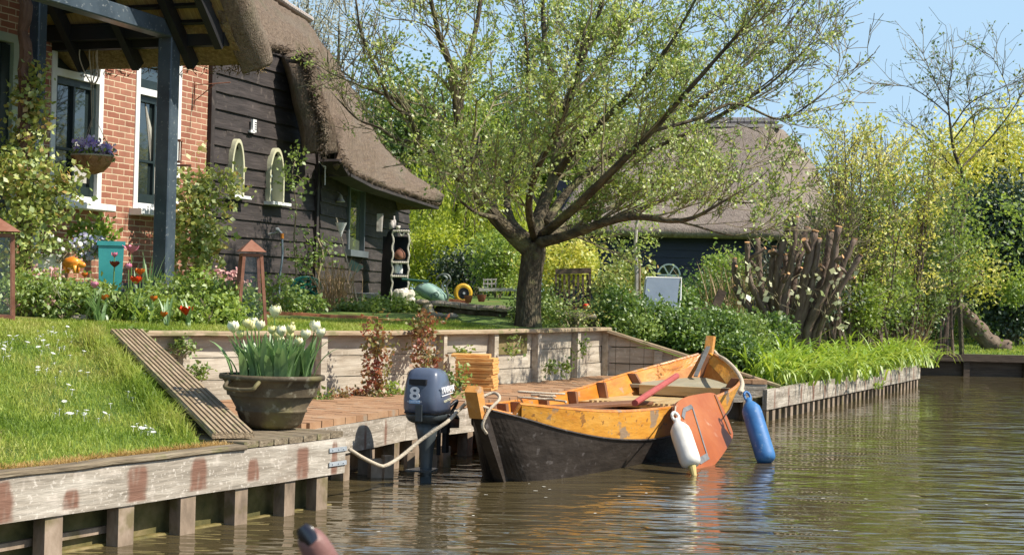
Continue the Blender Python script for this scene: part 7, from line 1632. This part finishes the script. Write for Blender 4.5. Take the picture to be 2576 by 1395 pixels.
# hedge mounds along the right bank
G3 = 'leafy mounds between the stone wall and the canal'
for (x, y0, y1, Y, rx, m, lb) in ((1560, 730, 870, 17.9, 60, m_hedge, 'dark leafy mound above the wall corner'), (1650, 770, 880, 17.9, 70, m_hedge, 'dense mound below the blue grey lounger'), (1720, 790, 890, 17.8, 70, m_hedge, 'rounded mound behind the bow post of the punt'), (1600, 810, 865, 17.6, 50, m_bed, 'low mound directly over the sloping wall cap'), (1800, 780, 900, 18.0, 75, m_hedge, 'broad mound right of the bow post'), (1870, 800, 930, 18.0, 70, m_bed, 'bright leafed mound left of the daylilies'), (1700, 730, 800, 19.4, 55, m_hedge, 'upper mound touching the lounger frame'), (1930, 790, 880, 19.2, 70, m_hedge, 'mound at the foot of the pollarded shrub'), (1860, 850, 960, 17.5, 45, m_hedge, 'leafy mound spilling over the bank edge by the blue fender'), (1540, 700, 790, 19.6, 40, m_rose, 'reddish tipped mound beside the rattan chair')):
    bush(x, y0, y1, Y, rx, m, lb, leaf=.045, K=150, per=22, spread=.055, group=G3, shell=.6, stems=8, name='leafy_mound')
# daylilies
G4 = 'daylily clumps along the right bank'
dl = [(1905, 17.55), (1945, 17.9), (1985, 18.2), (2010, 18.8), (2045, 18.9), (2085, 19.6), (2125, 20.2), (2165, 21.0), (2205, 21.8), (2240, 22.6), (2275, 23.5), (1975, 18.9), (2060, 20.0), (2140, 21.6), (2300, 24.4), (2200, 22.8)]
for i, (x, Y) in enumerate(dl):
    p = at(x, 900, Y); g = gz(p.x, p.y); lab = 'first daylily clump from the blue fender, hanging over the bank' if i == 0 else 'last daylily clump at the far corner of the bank' if i == 14 else 'arching bright green daylily clump on the right bank'
    tuft('daylily', (p.x, p.y, g - .03), 110, .62, .042, 1.25, m_lily, lab, 'daylily', G4, spread=.14, seg=6)
for (x, y, Y, n, L_, lb) in ((2260, 810, 25.0, 160, .8, 'straw coloured dry reeds at the far end of the daylilies'), (1860, 720, 20.6, 120, .75, 'dry rusty grass stems left of the pollarded shrub')):
    p = gp(x, y + 80, Y); tuft('dry_reeds', p, n, L_, .014, .18, m_dry, lb, 'reeds', spread=.22)
tuft('water_weed', V((C0.lerp(C1, .62).x, C0.lerp(C1, .62).y - .05, .12)), 26, .22, .02, 1.2, m_lily, 'green tuft growing out of the bank piles', 'weed', spread=.05)
# pollarded shrub
pb_ = gp(2010, 830, 19.6); pb_ = V((at(2010, 830, 19.6).x, 19.6, gz(at(2010, 830, 19.6).x, 19.6))); e = empty('pollarded_shrub', pb_, 'many stemmed shrub cut back hard with fresh orange cut ends', 'shrub')
m_st = mat('pollard_bark', [(.08, .055, .04), (.17, .12, .09), (.27, .21, .16)], scale=9, stretch=(2, 2, .7), rough=.9, bump=.6); m_cut = mat('fresh_cut_wood', [(.6, .27, .1), (.75, .45, .22)], scale=20, bump=.1)
sp = [((1895, 790), (1850, 700), (1848, 650), .035), ((1930, 800), (1885, 700), (1880, 610), .04), ((1940, 810), (1915, 720), (1905, 600), .045), ((1950, 800), (1940, 700), (1948, 620), .04), ((1960, 790), (1955, 680), (1985, 560), .045), ((1965, 760), (1990, 660), (2002, 545), .05), ((1965, 700), (2000, 640), (2032, 573), .05), ((1985, 820), (2000, 700), (2028, 600), .04), ((2000, 830), (2025, 700), (2050, 580), .06), ((2010, 830), (2045, 700), (2060, 600), .045), ((2020, 830), (2070, 700), (2090, 580), .055), ((2030, 830), (2085, 700), (2110, 570), .05), ((2040, 830), (2100, 710), (2150, 600), .045), ((2050, 835), (2105, 740), (2165, 640), .04), ((2015, 830), (2060, 760), (2120, 690), .03), ((1940, 720), (1970, 690), (1990, 655), .03), ((1975, 830), (1980, 740), (1975, 640), .04), ((2060, 835), (2080, 790), (2110, 760), .03), ((1925, 820), (1870, 760), (1845, 720), .035), ((1990, 830), (1960, 760), (1975, 690), .035)]
for (a, b, c_, r_) in sp:
    dY = R.uniform(-.35, .35); P = catmull([pb_*0 + (at(a[0], a[1], 19.6 + dY*.3) - pb_), at(b[0], b[1], 19.6 + dY*.7) - pb_, at(c_[0], c_[1], 19.6 + dY) - pb_], 6); P = [V((P[0].x*.8, P[0].y*.5, -.05))] + P
    n = len(P); mb = MB(); mb.tube(P, [r_*1.12*(1 - .3*i/n)*(1 + .17*math.sin(i*2.6 + a[0])) for i in range(n)], 8); s_ = mb.build('stem', m_st, e, smooth=True)
    if True:
        mb2 = MB(); j = R.randint(n//2, n-3); q0 = P[j]; q1 = q0 + V((R.uniform(-.22, .22), R.uniform(-.15, 0), R.uniform(.04, .2))); mb2.tube([q0, q0.lerp(q1, .5), q1], [r_*.6, r_*.55, r_*.5], 7); mb2.build('side_stub', m_st, s_, smooth=True)
        mb2 = MB(); d2 = (q1-q0).normalized(); mb2.tube([q1 - d2*.004, q1 + d2*.006], r_*.5, 9); mb2.build('cut_end', m_cut, s_)
        mb2 = MB()
        for q in range(16):
            j = R.randint(3, n-2); q0 = P[j]; dd = V((R.gauss(0, .5), R.gauss(-.2, .3), R.uniform(.2, 1))).normalized()*R.uniform(.15, .45); mb2.tube([q0, q0 + dd*.5 + V((R.gauss(0, .02), 0, 0)), q0 + dd], [.006, .004, .002], 3)
        mb2.build('thin_shoots', m_twig, s_)
    d = (P[-1]-P[-2]).normalized(); mb = MB(); mb.tube([P[-1] - d*.005, P[-1] + d*.008], r_*.84, 10); mb.build('cut_end', m_cut, s_)
m_var = leafmat('variegated_leaf', [(.2, .32, .1), (.6, .62, .35), (.78, .76, .55)], trans=.35, gloss=.1)
for (x, y, lb) in ((1885, 680, 0), (1925, 720, 0), (2045, 715, 0), (2110, 745, 0), (1960, 800, 0), (2110, 820, 0), (2000, 740, 0), (2105, 700, 0), (1870, 750, 0)):
    p = at(x, y, 19.2) - pb_; npmesh('new_leaves', leafverts(np.array([tuple(p)])[[0]*9] + NR.normal(size=(9, 3))*.07, .085, aspect=.85, up=.1), 4, m_var, e)
bush(2010, 620, 820, 20.6, 130, m_bushdark, 'dark foliage behind the pollarded stems', leaf=.05, K=150, per=16, stems=14)  # bush in the dark leaf colour
# right side shrubs and trees
G5 = 'shrubs and trees on the right bank'
def stemmy(label, x, y0, y1, Y, rx, m, leaf, n=26, lv=2, dens_=1.0, group=G5, name='flowering_shrub', cat='shrub', r=.02, base=None, L_=1.0, kleaf=3, up=1.0):
    b = at(x if base is None else base, y1, Y); b.z = gz(b.x, b.y); e = empty(name, b, label, cat, group=group); t = Tree()
    for k in range(n):
        xt = x + rx*R.uniform(-1, 1); yt = y0 + (y1 - y0)*R.uniform(0, .35) + abs(xt - x)/rx*(y1-y0)*.12; tp = at(xt, yt, Y + R.uniform(-.5, .5)) - b
        P = catmull([V((R.gauss(0, .1), R.gauss(0, .1), 0)), tp*.4 + V((tp.x*.15, 0, 0)) , tp*.75 + V((0, 0, .02)), tp], 4); t.mb.tube(P, [r*(1 - .8*i/len(P)) for i in range(len(P))], 5)
        for q in range(int(9*dens_)):
            i = R.randint(3, len(P)-2); dd = (P[i+1] - P[i]).normalized(); t.twig(P[i], dd*.6 + V((R.gauss(0, .6), R.gauss(0, .6), R.uniform(0, .6)*up)), R.uniform(.3, .75)*L_, .006, 1, up*.6, 1 + lv, (2, 3), 1)
    t.mb.build('stems', m_st, e); 
    if t.tw.v: t.tw.build('twigs', m_twig, e)
    TPs = np.array([tuple(p) for p in t.tips]); LPs = np.repeat(TPs, kleaf, 0) + NR.normal(size=(len(TPs)*kleaf, 3))*.035*leaf/.05
    npmesh('foliage', leafverts(LPs, leaf, aspect=.6, up=.35), 4, m, e); return e
stemmy('tall yellow flowering shrub next to the barn roof end', 2140, 290, 760, 22, 75, m_yel2, .05, n=12, lv=1)
stemmy('green and yellow shrub left of the bare tree', 2270, 290, 780, 24, 90, m_yel2, .055, n=17, lv=1)
stemmy('mid green upright shrub behind the pollarded stems', 2200, 420, 800, 22.5, 90, m_lt, .055, n=20, lv=1)
for (x, y0, y1, Y, rx, m, lb) in ((2200, 640, 830, 23.5, 80, m_mid, 'dark undergrowth behind the pollarded shrub'), (2290, 640, 850, 25.8, 70, m_mid, 'undergrowth at the far corner of the right bank'), (2120, 560, 780, 24.0, 90, m_lt, 'green undergrowth between barn end and yellow shrub')): bush(x, y0, y1, Y, rx, m, lb, group=G5, leaf=.06, K=170, per=22, spread=.14)
bgtree('yellow tree at the right picture edge behind the evergreen', 2530, 260, 560, 44, 110, 150, 40, .4, .13, m_yel2, group=G5, nl=16)
bgtree('golden tree above the dark evergreen', 2400, 330, 600, 43, 90, 110, 40, .4, .13, m_yel2, group=G5, nl=14)
stemmy('green shrub thicket above the far corner of the bank', 2320, 520, 830, 25.5, 45, m_mid, .065, n=14, lv=1)
stemmy('thin branched bush left of the yellow shrub, mostly bare', 2090, 480, 790, 21.5, 60, m_lt, .04, n=16, lv=1, kleaf=1)
for (x, y0, y1, Y, rx, m, lb) in ((2170, 700, 830, 22.0, 60, m_lt, 'light low shrub right of the pollarded stems'), (2255, 690, 850, 24.2, 60, m_mid, 'dense low shrub before the reeds'), (2120, 640, 790, 22.6, 55, m_mid, 'twiggy green shrub between pollard and yellow shrub')): bush(x, y0, y1, Y, rx, m, lb, group=G5, leaf=.055, K=120, per=18, spread=.1)
# bare tree against the sky
stemmy('light green shrub around the stem of the bare tree', 2385, 430, 860, 27, 34, m_lt, .06, n=9, lv=1)
bb = gp(2420, 860, 28); e = empty('bare_tree', bb, 'nearly leafless tree with knotted twigs against the sky', 'tree', group=None); t = Tree()
def TT(x, y, d=0): return at(x, y, 28 + d) - bb
t.limb([V((0, 0, 0)), TT(2410, 620), TT(2430, 480), TT(2400, 380), TT(2390, 310)], .045, .024)
for pts, r0, r1 in (([(2390, 310), (2385, 240), (2395, 170), (2398, 90)], .03, .006), ([(2388, 290), (2340, 250), (2290, 220), (2240, 215)], .024, .005), ([(2386, 270), (2350, 200), (2315, 120)], .02, .005), ([(2395, 320), (2440, 260), (2500, 230), (2560, 205)], .024, .005), ([(2400, 350), (2460, 280), (2540, 260), (2500, 150), (2455, 125)], .022, .005), ([(2420, 420), (2480, 360), (2530, 300), (2575, 230), (2600, 180)], .03, .006), ([(2410, 400), (2450, 340), (2440, 260), (2430, 200)], .022, .006), ([(2425, 450), (2360, 380), (2320, 330), (2290, 320)], .02, .005)):
    P, rr_ = t.limb([TT(x, y, R.uniform(-.5, .5)) for x, y in pts], r0*.65, r1*.7, 5, 5)
    for q in range(16): i = R.randint(3, len(P)-2); t.twig(P[i], (P[i+1]-P[i]).normalized()*.7 + V((R.gauss(0, .6), R.gauss(0, .6), R.uniform(-.1, .6))), R.uniform(.25, .8), .007, 1, .3, 2, (2, 4), 1)
t.mb.build('trunk', m_barkgrey, e); t.tw.build('twigs', m_twig, e); TPs = np.array([tuple(p) for p in t.tips]); TPs = TPs[NR.random(len(TPs)) < .35]; npmesh('crown', leafverts(TPs + NR.normal(size=TPs.shape)*.02, .06, aspect=.6), 4, m_mid, e)
# dark evergreen and trees beyond the far lawn
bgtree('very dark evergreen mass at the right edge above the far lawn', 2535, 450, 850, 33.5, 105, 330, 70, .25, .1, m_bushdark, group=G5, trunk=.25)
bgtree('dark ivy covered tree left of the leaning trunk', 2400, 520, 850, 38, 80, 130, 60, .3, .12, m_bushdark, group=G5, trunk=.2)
bgtree('mid green tree on the far side of the lawn', 2300, 560, 850, 40, 90, 140, 60, .35, .12, m_mid, group=G5, trunk=.2)
bush(2480, 700, 850, 36, 90, m_mid, 'green shrubs bordering the far lawn', group=G5, leaf=.1, spread=.2, K=120)
bush(2555, 720, 850, 35, 40, m_yel2, 'yellow orange azalea at the right edge of the far lawn', group=G5, leaf=.09, spread=.15)
bush(2360, 740, 855, 35, 70, m_mid, 'low shrubs behind the thin tree on the far lawn', group=G5, leaf=.09, spread=.2)
for (x, y0, y1, Y, rx, m, lb) in ((2470, 640, 760, 30.5, 60, m_yel2, 'yellow sprays hanging round the leaning trunk'), (2560, 690, 760, 30, 30, m_lt, 'light leafed boughs above the leaning trunk')):
    bush(x, y0, y1, Y, rx, m, lb, group=G5, leaf=.08, spread=.12, K=60, per=12, stems=0)
# leaning trunk
lb0 = gp(2505, 878, 31.0); e = empty('leaning_tree', lb0, 'leaning thick trunk with ivy on the far lawn', 'tree'); mb = MB()
P = catmull([at(2535, 882, 31) - lb0, at(2490, 862, 31) - lb0, at(2450, 815, 31) - lb0, at(2418, 780, 31) - lb0, at(2405, 750, 31) - lb0, at(2425, 715, 31) - lb0, at(2480, 690, 31) - lb0], 5); n = len(P); mb.tube(P, [lerp(.2, .09, i/n)*(1 + .12*math.sin(i*1.7)) for i in range(n)], 10); mb.tube([P[22], P[22] + V((-.15, 0, .7)), P[22] + V((.1, 0, 1.5))], [.08, .06, .04], 7); mb.build('trunk', m_st, e, smooth=True)
npmesh('ivy', leafverts(np.array([tuple(p) for p in P[:18]]).repeat(16, 0) + NR.normal(size=(18*16, 3))*.12, .08, aspect=.8), 4, m_mid, e); npmesh('crown', leafverts(clumps((0, 0, 2.4), (1.2, .9, .7), 60, 14, .15), .09, aspect=.6), 4, m_lt, e)
lb1 = gp(2378, 868, 30.5); e = empty('thin_tree', lb1, 'thin upright trunk standing left of the leaning trunk', 'tree'); mb = MB(); P = [at(x, y, 30.5) - lb1 for x, y in ((2378, 870), (2385, 830), (2398, 760), (2405, 690), (2400, 600))]; P = catmull(P, 4); mb.tube(P, [lerp(.12, .04, i/len(P)) for i in range(len(P))], 8); mb.build('trunk', m_barkgrey, e, smooth=True); npmesh('crown', leafverts(clumps(tuple(at(2400, 640, 30.5) - lb1), (.7, .6, .6), 60, 14, .15), .08, aspect=.6), 4, m_lt, e)
# far woodland behind everything
P = []
for k in range(900):
    x = R.uniform(-30, 60); y = R.uniform(66, 84); h = R.uniform(.5, 4.6) + 1.2*noise.noise(V((x*.12, 0, 0))); P.append((x, y, h))
P = np.array(P); idx = np.repeat(np.arange(len(P)), 60); Q = P[idx] + NR.normal(size=(len(idx), 3))*.7; Q = Q[Q[:, 2] > .3]
tag(npmesh('far_woodland', leafverts(Q, .28, aspect=.7), 4, m_mid), 'distant belt of trees closing the view', 'woodland', kind='stuff')
# bits floating on the canal
m_petal = mat('floating_petal', [(.6, .58, .5)], bump=0)
mb = MB(); mb.add([(-.012, -.006, .004), (.012, -.008, .004), (.014, .006, .004), (-.01, .008, .004)], [(0, 1, 2, 3)]); pt = mb.build('floating_petal', m_petal); first = True
for k in range(26):
    p = onz(R.uniform(850, 2500), R.uniform(1040, 1380), 0.003) if k > 8 else onz(R.uniform(1200, 1700), R.uniform(1215, 1260), .003)
    if first: pt.location = p; tag(pt, 'tiny pale petal floating on the brown water', 'petal', 'petals floating on the canal'); first = False
    else: dup(pt, p, R.uniform(0, 6), scale=R.uniform(.6, 1.3))
